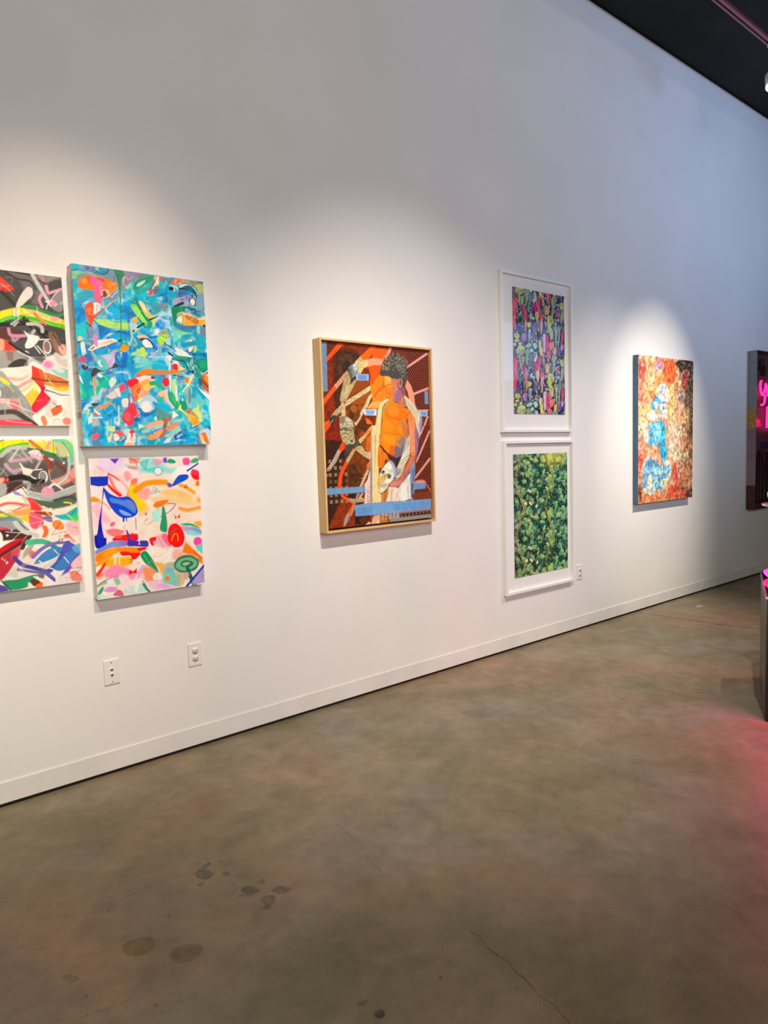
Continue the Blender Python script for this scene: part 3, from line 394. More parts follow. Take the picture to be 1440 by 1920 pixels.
def paint_white():
    cv = Canvas(510.0, 634.0, 240, 300, 'f6ece4')
    rg=np.random.RandomState(18)
    for i in range(150):
        x,y=rg.uniform(0,cv.w),rg.uniform(0,cv.h); an=rg.uniform(-1.5,1.5); L=rg.uniform(20,90); k=rg.uniform(-22,22)
        q=smooth_pts(np.array([[x,y],[x+L*.5*math.cos(an)-k*math.sin(an),y+L*.5*math.sin(an)+k*math.cos(an)],[x+L*math.cos(an),y+L*math.sin(an)]]),False)
        c=['fff6f0','f8a0b8','fcb878','fffaf6','f06858','fce0a0','b8dce0'][rg.randint(7)]
        cv.stroke(hexlin(c),q,rg.uniform(3,14),2,rg.uniform(2,7),rg.uniform(.3,.65))
    art = '''p fbe6f0 25 55 0.7 636 166 636 245 548 152 424 -11.1 395;p fce4ec 12.3 55 -12.3 436 70 413 114 342 40 265 -3.5 270;p fde9d4 26 55 245 548 510 513 503 308 229 289;p fbd0dc 12.4 55 12.4 393 67 372 77 346 15.7 322 -1.5 361;
p f6a8c8 8.2 55 -1.7 419 27 433 52 398 78 354 61 347 19.1 376;p fbf6ee 13 55 233 210 393 201 399 137 307 122 239 165;P ecdcfa 6.6 100 44 635 157 636 146 594 79 563 41 590;P 7a4cb4 0.8 100 92 630 134 631 113 607;
p f49ab8 4.1 55 34 604 60 585 68 572 41 585;P d89890 3.4 90 174 631 229 634 223 608 180 606;s e0604c 5.9 5.1 2.1 90 182 631 206 617 209 596;P c8dcdc 2.5 100 153 606 222 594 221 572 154 592;
P d08880 2.5 80 167 595 213 590 208 575 171 585;P a8e8e4 9.4 100 224 630 293 632 361 578 462 583 460 547 351 556 224 566;P 60d8d8 6 70 229 578 290 585 343 570 271 559;S 2c9ca0 3 3 0.4 100 227 608 264 623 249 578 227 608;
S 2c9ca0 2.1 2.1 0.4 90 236 605 255 612 247 593 236 605;p f078b4 3.5 55 281 611 293 624 332 620 327 603 304 591 287 598;e 2c9ca4 0.4 100 308 566 21 21;e eef8fa 0.4 100 308 566 17.7 17.4;
P 7468c8 2.6 100 335 627 353 631 354 604 336 605;p 14a070 2.2 100 357 617 373 623 395 612 390 601 358 604;p f070b0 3.6 100 432 620 460 625 468 605 458 590 435 593;p 50a878 4.5 100 466 605 488 622 509 622 508 604 482 598;
p b0e4e4 3.5 100 396 559 434 584 463 587 456 552 405 545;P fcfaff 2.6 100 358 529 407 585 500 590 455 538;S 3c50b4 9 7.2 0.9 100 452 563 510 597;p 3860cc 1.3 100 375 502 404 540 432 546 453 543 452 525 416 507 374 491;
p 7868c0 1.8 100 342 526 353 512 368 505 374 493 358 487 347 499;p f45a70 2.7 100 469 538 476 569 508 559 509 536;p f03848 1.8 100 472 540 509 538 506 516 482 521;p fa8830 2.7 100 488 492 496 512 510 509 506 486;
P 3048b8 0.8 100 2.4 554 76 553 82 572 78 519 68 510 36 509 2.7 517;s 2036a0 4.1 4.1 1.2 60 6 538 69 537;s f28078 12.5 14.2 3.3 90 86 546 107 495 130 464;s e83048 10.8 14.2 2.5 100 78 513 99 487 126 464;
s e85c50 9.2 6.7 2.5 100 83 563 107 549 126 532;s f8b0a8 10.1 8.4 3.4 80 126 540 157 501 172 466;p f4a0a8 5.9 80 149 564 170 572 185 542 159 526;p e87858 4.3 90 182 533 210 536 199 498 178 499;
p e8b478 5.9 100 155 467 174 500 200 515 207 489 179 448 154 454;p fbd820 8.5 100 169 491 183 508 207 494 213 455 249 409 226 385 201 391 178 440;p f8b0b0 6.9 90 215 485 259 491 266 464 246 435 213 446;
s f6a224 26 26 5.1 100 198 481 242 509 295 515 339 513;s f2a438 17.8 17.8 4.5 90 411 496 442 481 478 456;p fbc878 10.5 80 310 466 373 480 464 448 453 421 353 446;p fcd4a4 10.4 90 264 434 326 447 500 418 498 391 369 409;
S 50b0b8 2.6 2.6 0.4 100 270 460 284 495 311 470 270 460;S 3ca0a8 2.6 2.6 0.4 100 282 468 291 482 299 472 282 468;S 58484c 3.1 3.1 0.4 100 431 482 441 496 449 482 431 482;
p f09820 4.9 100 -7.1 456 13.1 465 38 449 31 441 -4.1 442;s f8b060 12.4 6.6 4.1 80 35 441 62 426 77 404;s f8c890 8.5 8.5 4.2 70 132 366 192 379 253 400;p fad0a0 6 80 209 382 253 400 251 374 207 360;
s f4a048 17.9 17.9 6.2 90 404 384 436 373 469 375 508 381;p f8b468 6.3 90 489 428 515 426 514 404 495 410;
p 2858d4 0.8 100 57 502 82 475 121 456 163 456 190 430 201 399 200 378 186 364 157 358 128 362 100 386 78 421 64 456;p 6a90e4 3.3 100 80 455 112 448 153 433 192 387 183 379 151 407 111 427 87 433;
p 7c98d8 3.4 90 145 442 178 435 197 400 184 388 161 424;s 1850c8 6.7 5 0.8 100 87 429 126 405 174 371 191 374;p 90b4f0 1.7 100 118 399 142 391 174 369 149 369 129 379;
p 1c2ca8 0.8 100 54 498 60 498 46 423 38 349 45 281 55 276 51 243 34 230 9.9 233 3.3 252 3.7 290 16 297 28 358 45 432;p 2c48c0 1.7 70 13.3 285 35 308 44 265 26 241;S 3048b0 10.2 6.8 1.3 100 136 362 135 343;
S 3048b0 5.9 4.2 0.8 100 148 361 149 344;s 303048 3 2.6 0.4 100 190 353 190 301;S 888878 2.1 2.1 0.4 70 135 319 146 327;s 303060 2.6 2.6 0.4 100 232 336 245 348;e a8b070 0.4 60 228 326 4.3 5.2;
s 787068 2.6 2.2 0.4 80 239 318 271 333 298 344;p f07890 2.5 100 77 341 94 346 95 331 76 325;S 384880 2.6 2.6 0.4 100 234 370 242 375 240 363 234 370;s 4870c0 3.1 3.1 0.4 100 294 397 293 371 303 348;
s 6858b8 3.5 3.5 0.4 100 307 352 349 371 373 391 380 408 342 410;s 4870c0 2.2 2.2 0.4 90 297 337 303 348 314 349;P c0f0e8 6.1 100 264 373 310 396 306 326 275 328;
p f08c3c 3.5 100 280 415 307 427 348 428 338 411 305 396 279 398;s a05040 2.6 2.6 0.4 70 283 428 294 419;p 409870 1.3 100 317 395 328 394 337 332 334 279 320 276 303 286 302 308 311 343;
P e05878 0.9 100 375 358 386 341 403 358 400 333 388 343 378 331;p f8c0c8 8.7 90 252 243 315 263 348 206 311 197;p f03c50 2.6 100 248 252 279 258 278 240 265 237 268 219 255 221;s f0a0b0 10.5 8.8 3.5 90 288 257 312 210;
p f08098 6.2 100 306 264 333 266 353 214 339 207 314 236;p f01c34 2.2 100 342 291 363 312 386 310 408 285 419 243 408 208 379 196 353 210 336 238;p f85040 4.4 90 357 277 384 278 401 245 385 220 359 232;
s 8c6848 8.9 8.9 2.2 90 347 264 366 276 380 288;s f0a060 6.2 5.3 1.8 90 354 232 365 258 383 261 386 229;p 38b078 1.8 100 400 304 432 310 469 300 502 276 455 294;p 90b0dc 2.7 100 417 280 455 290 501 272 505 249 477 261;
p a0e0e4 2.2 100 425 270 463 271 504 244 504 242 443 250;p c8a8d8 2.7 80 404 295 436 296 454 276 421 270;p f8ae50 6.3 90 470 311 508 313 507 285 483 292;e f470b4 1.8 100 484 215 22 22;
P e8f8f4 3.6 100 428 243 471 243 460 217;P 80d8d0 2.3 100 468 193 507 202 506 149 486 168;P fb8e48 6.3 100 422 220 503 134 504 101 437 142 390 147;P e8c4b4 5.3 90 353 143 401 173 484 136 444 113;
s 383c28 2.7 2.3 0 90 462 171 475 151 505 129;p f8b0a4 6.2 80 355 174 393 188 399 146 362 142;p f02c44 3.4 100 77 270 118 282 169 282 194 279 192 249 133 251 92 255;p e86070 3.3 80 55 306 88 315 136 298 93 276;
s c86878 1.7 1.7 0.4 90 47 319 66 288 90 281;s f8a050 4.2 4.2 0.8 80 101 271 122 274;P fce8e4 4.2 90 57 280 85 277 76 257 56 259;
p 5048ac 1.3 100 137 246 150 254 144 297 147 305 156 283 167 256 188 254 185 276 184 250 235 245 242 226 235 216 190 223 148 228;p f03040 2.6 100 155 270 173 286 181 272 167 256;
p 88a0e0 2.5 100 3.3 223 42 240 76 257 133 255 140 229 74 232 25 216 4.5 210;p 9880c8 3.4 80 108 254 142 252 140 233 120 235;s 1c2848 2.9 2.1 0.4 100 2.3 207 29 218 70 230 115 229;S f8f8f8 6.9 6 0.4 100 199 255 200 244;
e f8f8f8 0.4 100 200 233 3.8 3.9;s 203858 2.1 1.7 0 90 182 224 242 214;p f89010 5 100 4 202 41 219 82 227 140 225 190 215 206 191 163 187 105 203 39 181 5.8 168;p fab040 5 80 36 207 82 223 97 208 47 188;
p fbb838 5 100 5.5 164 55 179 120 180 154 176 160 145 101 135 52 145;p f03c30 2.1 100 109 202 130 206 163 196 197 192 201 183 178 164 161 166 154 184 121 186;p f02040 2.6 100 190 215 233 214 224 202 198 201;
s e84020 16.6 10.8 5 100 6.2 114 28 140 41 160;s f8a020 12.4 12.4 5 90 5 156 34 173 72 190;S f8e0a8 8.5 5.9 2.1 100 105 203 105 134;S fbe4c0 11 6.7 2.1 100 87 179 80 91;
s 283018 3 2.6 0.4 100 154 150 161 155 161 164 149 165;P c07858 1.3 90 184 146 192 149 192 141;p 2c9060 1.7 100 201 179 219 198 236 188 263 140 282 89 260 88 244 116 220 141;s 80c898 2.6 2.6 0.9 80 218 181 237 144 261 96;
S 9890a0 4.3 3.9 0.9 100 232 135 260 150;p f8a0c0 10 100 35 127 85 150 142 125 157 102 98 88 41 96;p f88cb8 8.5 80 133 114 191 101 190 75 147 73;p f46020 6.6 70 -1.7 115 18.9 125 34 110 8.8 92;
P e83c50 1.3 100 146 120 162 107 182 122 180 96 162 101 144 93;p fba080 10.4 100 210 125 244 116 286 71 267 47 223 53 208 90;p f8b464 7 90 263 140 351 107 304 68 284 107;s d8b0dc 17.2 12.9 6 90 177 77 196 105 210 125;
s f8e0ec 12.8 8.6 3.4 90 145 47 172 69 182 94;p b0bcac 2.5 100 -5.4 56 32 85 90 89 107 96 97 75 39 67 10.6 58;s 5c6868 3.3 2.1 0.4 100 -1 64 49 87 98 97;p 50a080 1.7 100 3.1 34 18.3 53 30 55 21 31 4.2 21;
p 98c8b8 2.5 100 81 74 102 88 109 69 88 55;P f0f4f8 2.5 100 44 83 73 92 76 66 47 61;p f8e0e8 2.5 100 98 97 124 102 143 82 138 57 112 43 101 71;p e0a8dc 2.5 100 25 39 55 52 87 43 82 28 45 28;
p d0e8dc 3.3 100 2 17.3 44 14.9 68 11.1 43 2.2 1 2.6;p c8e4dc 2.6 100 124 33 171 43 205 43 220 9.4 168 4.2 126 10.7;P eef4f0 2.2 100 171 47 188 49 177 7.2 160 9.8;p c87890 1.7 100 68 11.1 94 33 114 12.6 109 0.4;
s 388870 13 10.4 1.7 100 209 42 221 18.2 233 3.1;s fce8f0 11 8.5 1.7 100 110 78 128 41 144 21;P 508c68 1.3 80 203 65 210 55 202 47;e f4f2e8 2.2 100 272 68 18.5 19.4;s 909878 2.2 2.2 0.4 80 268 64 275 68 276 59;
p f0d0e8 8.7 100 231 47 293 48 346 22 345 -0.4 255 8.5;p e8b8dc 6.2 90 275 32 319 30 327 11.2 282 13.4;s f06080 1.8 1.8 0.9 80 258 53 302 46 328 29 359 6.5;p fbf2f4 4.4 90 302 46 351 35 364 10.3 328 20;
P b8c4b4 4.4 100 310 108 325 130 366 130 373 95 349 71 309 86;p d0c8a8 3.6 100 359 79 409 77 412 44 396 10.1 364 10.3;P c0b088 3.6 70 367 60 390 61 382 7.6 368 9.6;
p 90d0c8 1.8 100 298 42 312 99 346 94 371 55 369 14.1 359 11 328 25;p 90b8d4 3.5 90 314 98 337 104 355 88 331 83;e f49030 1.3 100 323 53 12.1 11.6;
p 38785c 0.9 100 358 115 376 142 409 154 447 150 479 127 484 104 466 78 423 68 386 75 364 92;p 7ab890 2.2 100 368 114 390 136 437 142 471 121 472 98 447 83 405 79 373 95;
p 2c7050 1.3 100 391 115 412 129 445 122 456 107 434 94 401 100;p a8c8a0 1.8 100 400 114 417 120 440 114 420 103 404 106;s 1c6858 16.3 23 1.4 100 424 93 432 60 457 -3.4;P b0a8d0 3.6 100 440 31 510 86 508 7.7 448 2.6;
S 3048a8 10.8 9.9 0.9 100 417 2.5 513 95;S f4f4fa 6.3 5.4 0.9 100 398 5.2 430 35;p d8a8a8 3.6 80 409 70 432 64 421 34 403 46;'''
    for dy in (0,): cv.paint(art, dy)
    n=cv.noise(31,16,3)[...,None]; m=cv.noise(32,70,2)[...,None]
    cv.im*=.86+.20*n+.08*m
    l=cv.im.sum(2,keepdims=True)/3; cv.im[:]=np.clip(l+(cv.im-l)*1.28,0,.97)
    return cv
PAINT['white'] = paint_white
def paint_grey():
    cv = Canvas(507.0, 630.0, 220, 330, 'f4ece4')
    art = '''P 4c4a48 7.7 100 263 641 526 635 513 323 354 265 234 228;p 767472 9.3 90 295 623 379 623 434 592 422 520 385 509 342 595;s 343230 10 7.7 3.1 90 295 623 335 602 384 597 404 565;
s 2c2a28 5.4 3.9 1.9 90 334 628 379 623 407 608 449 598;p 989694 6.3 90 408 623 444 632 511 625 501 601 457 595;p 4a4846 6.4 100 449 598 503 624 504 585 470 581;p a0a09c 5.6 80 468 541 507 578 502 490 464 494;
P f83c18 1.5 100 267 604 274 603 323 557 290 543 265 581;P e0301c 1.2 90 265 574 294 547 275 534 263 547;s 2e2c28 15.4 15.4 1.5 100 276 541 311 504 343 462;s 403828 3.8 3.1 0.8 90 271 563 294 547 303 530;
p e8e4da 1.6 100 324 492 341 530 365 568 379 575 393 563 388 540 368 518 345 493 330 479;s 383634 4.7 3.6 0.8 90 393 567 393 536 375 511 345 489;s d4d4d2 15.8 14.2 2 100 395 625 419 578 445 531;
s f0a4c0 13.6 10.4 1.6 100 445 585 450 559 469 565 504 581;s f0a0bc 11.9 10.3 1.6 100 424 548 414 527 424 497;s d890ac 15.9 11.9 2.4 80 426 626 435 608;e f09cc0 1.6 100 463 518 17.2 14.3;
P f0f0ec 0.8 100 433 522 456 528 451 512;P f0f0ec 0.8 100 481 519 485 515 469 502;s f0f0ec 4 3.2 0.8 90 459 525 472 550 492 572;s f0f0ec 4 4 0.8 90 439 491 447 512 458 501;
p fbe018 3.8 100 256 456 299 476 349 489 368 468 432 455 499 450 505 427 438 428 380 434 332 449 290 445 254 426;p f6f080 5.5 80 348 481 405 480 462 462 507 451 461 442 368 460;
s 1ea03c 10.2 13.3 1.2 100 345 489 381 495 420 481 463 470 504 474;s 148858 12 16 1.2 90 434 479 470 471 504 470;s 3cc828 13.1 19.2 1.5 100 254 419 303 442 346 447 410 441 453 430 508 419;
s 80e018 8 6.4 2.4 80 431 435 475 424 508 423;s 207030 5.4 4.6 1.2 80 253 411 303 431 367 445;P f0ece0 1.6 90 311 477 336 480 333 449 311 447;s 282820 1.6 1.6 0 80 309 477 309 447;s 282820 1.6 1.6 0 80 502 490 497 418;
S f48038 13.5 11.9 1.6 100 393 465 431 429;p f8a8a0 4 90 455 461 485 460 476 444 454 445;s 201e1c 15.4 19.2 1.9 100 253 407 302 415 358 421 406 394 458 391 506 383;p 4a4444 4 100 437 420 507 407 507 339 470 360 443 389;
s 242220 15.7 11.8 1.6 100 352 443 386 408 434 365;s c4c4c4 13.4 14.2 1.6 100 362 421 394 424 415 414 417 395;s b8b8b8 10.1 8.6 1.6 90 302 415 320 429 331 441;s d8d8d8 6.2 4.7 1.6 80 311 409 327 425;
p 5c2c24 5.4 90 252 388 293 399 342 388 339 357 290 353 250 358;s c890ac 11.6 13.2 1.9 100 290 395 298 369 347 372;s b888a4 14 7.8 1.9 90 302 370 307 347 333 372;P b8b8b8 2 100 370 383 384 404 394 397 380 376;
p f4f2ee 1.2 100 345 393 362 381 400 374 400 358 377 329 351 320 347 335 358 363;S f4f2ee 4.8 4 0.4 100 399 360 447 365;S f4f2ee 4.4 4 0.4 100 384 330 402 304;S f4f2ee 4.4 4 0.4 100 393 334 425 295;
e f4f4f0 0.8 100 431 331 16.3 29;e 8c7870 1.2 100 431 333 11.9 23;s e09078 4 3.2 0.8 90 418 348 420 321 430 309;p 8a6650 3.2 100 439 389 465 395 478 360 467 312 454 335;
p 9a7060 3.2 100 456 371 485 353 502 326 496 298 467 308;p f0b8a8 3.2 100 476 336 503 346 504 302 485 305;s 2c2420 4.8 3.2 0.8 100 458 391 477 352 494 326;p d8d4c8 3.2 100 463 312 503 282 505 250 471 264 458 291;
S f4f4f0 4.1 4.1 0.4 100 481 291 512 305;S f4f4f0 4.1 4.1 0.4 100 484 283 511 297;p f04828 3.1 100 249 350 276 348 303 331 315 313 246 304;p f8b8a0 3.9 80 249 346 269 348 267 310 246 308;
p e83020 3.1 80 276 345 296 331 287 307 270 310;P 9c9c9a 3.1 100 246 303 315 309 355 273 353 250 282 238 241 232;P 885c50 4.7 70 273 303 301 304 298 262 277 268;p 383634 1.9 100 279 238 291 258 320 275 348 273 353 250;
s b8c0c4 15.7 11.8 2 100 322 306 363 285 398 264 440 247;s c0c8c8 14.2 9.5 1.6 100 350 304 363 281 354 254;s 1e1a18 10.1 7.8 1.6 100 289 338 322 314 363 293 413 281;p 504c4a 4 90 364 297 421 285 419 261 384 275;
p f6c8d8 1.6 100 406 257 420 279 450 275 456 255 436 231 414 237;e f08cb8 2.4 100 430 258 16.4 14.3;P 98d4c8 2.4 100 432 238 508 242 505 198 461 216;p d8ece4 2.4 90 448 243 500 242 476 225;
P 383430 1.5 60 240 228 260 218 356 77 372 -1.6 224 -1.8;P fbe2d8 1.5 100 251 229 364 250 364 203 325 147 304 154;p f8a8a0 3.9 90 273 199 321 198 354 211 324 186 289 184;s f08878 13.3 11.8 3.1 80 304 154 334 175 364 192;
s f8c070 11.8 11.8 3.9 80 317 139 347 160 367 184;P f0c838 3.2 100 327 120 384 177 385 129 356 77;P fbe890 4 80 359 180 385 185 386 141 368 149;P f03820 1.6 100 366 252 406 233 418 186 405 162 364 199;
P f4641c 2.4 90 388 236 406 233 418 186 399 185;p d87838 4 100 410 225 505 194 503 169 436 175;s 7c3c18 7.9 5.6 1.2 100 364 199 414 190 504 186;s f09028 12 10.4 1.6 100 414 178 457 168 503 169;
S f8b040 4 3.6 0.8 100 416 210 448 171;S f8b040 4 3.6 0.8 100 426 202 443 167;p f4d040 2.4 100 435 159 503 165 502 149 479 144;s e8b820 4.9 4.1 0.8 100 492 169 486 149 471 144;
P ecebe0 2.4 90 419 146 502 149 504 121 455 127;s 6878b0 6.4 4 1.6 100 412 150 441 143 470 132 504 131;p e01030 1.6 100 364 199 398 169 413 162 408 142 428 119 423 95 386 42 355 62 356 85 381 125 394 153;
p f82448 3.2 90 391 118 425 123 415 90 387 54 366 66;s 780818 2.4 2.4 0.4 100 364 196 395 169 413 162 397 150 404 138;s 581020 2.4 2.4 0.4 100 428 119 414 78 386 38 354 54;
p 9a9c98 3.1 100 311 147 343 101 355 62 339 38 320 69 308 108;s c0c4bc 4.7 4.7 0.8 100 309 147 309 100 332 46 373 14.3;P fbf0e6 4 100 353 38 423 95 439 119 500 129 507 0.7 372 0.4;
p fbd0c8 5.6 80 423 103 453 107 441 39 405 46;p f46830 1.6 100 429 71 448 75 456 87 474 80 469 59 442 43 433 47;s 402020 3.2 2.8 0.4 100 438 99 452 83 440 75 471 88;p f48850 2.4 100 386 34 401 42 410 14.5 405 0.5 394 0.5;
e f88c74 3.3 100 489 19 17.7 16.3;s a8a8a0 2 1.6 0.4 80 432 6.6 445 31 463 23;s a8a8a0 2 1.6 0.4 80 472 39 484 55 481 72;p f4b8b8 3.1 100 239 110 267 114 301 104 293 92 244 91;p e06070 3.1 90 273 111 307 92 298 61 284 61;
S f4e4e0 3.1 2.3 0.8 90 269 95 390 42;S f0c8c8 3.1 2.3 0.8 90 286 92 340 61;p 88888c 3.9 90 235 152 298 166 311 147 309 115 232 113;p f0f0ee 1.2 90 234 144 244 141 241 117 233 117;
s 70a8b0 13.1 10 3.1 80 236 171 277 169 311 147;p f0e028 2.3 100 238 198 265 187 281 169 257 172;s d0d020 4.7 3.9 1.6 90 270 168 293 138;s 242220 19.3 23 3.1 90 228 52 283 57 317 38 365 -1.6;
p e84058 2.3 100 226 19.4 267 25 323 22 358 6.3 351 0.4 224 0.1;s f890a0 5.5 4.7 2.3 90 253 21 295 13.9 348 10.3;'''
    for dy in (0,): cv.paint(art, dy)
    rg=np.random.RandomState(17)
    for i in range(60):
        x,y=rg.uniform(0,cv.w),rg.uniform(0,cv.h); an=rg.uniform(-1.4,1.4); L=rg.uniform(20,110); k=rg.uniform(-26,26)
        q=smooth_pts(np.array([[x,y],[x+L*.5*math.cos(an)-k*math.sin(an),y+L*.5*math.sin(an)+k*math.cos(an)],[x+L*math.cos(an),y+L*math.sin(an)]]),False)
        c=['e8e6e2','201e1c','b8b4b0','3c3836','f8f4f0','7c7874'][rg.randint(6)]
        cv.stroke(hexlin(c),q,rg.uniform(2,9),1.5,rg.uniform(1,4),rg.uniform(.2,.45))
    n=cv.noise(31,16,3)[...,None]; m=cv.noise(32,70,2)[...,None]
    cv.im*=.86+.20*n+.08*m
    # the part left of the photo's edge carries on the same way
    k=np.arange(cv.nx)
    for r_ in range(cv.ny):
        b=int((0.514+(0.045)*r_/cv.ny-.285)/.507*(cv.nx-1))
        cv.im[r_,:b]=cv.im[r_,np.minimum(2*b-k[:b],cv.nx-1)]
    return cv
PAINT['grey'] = paint_grey
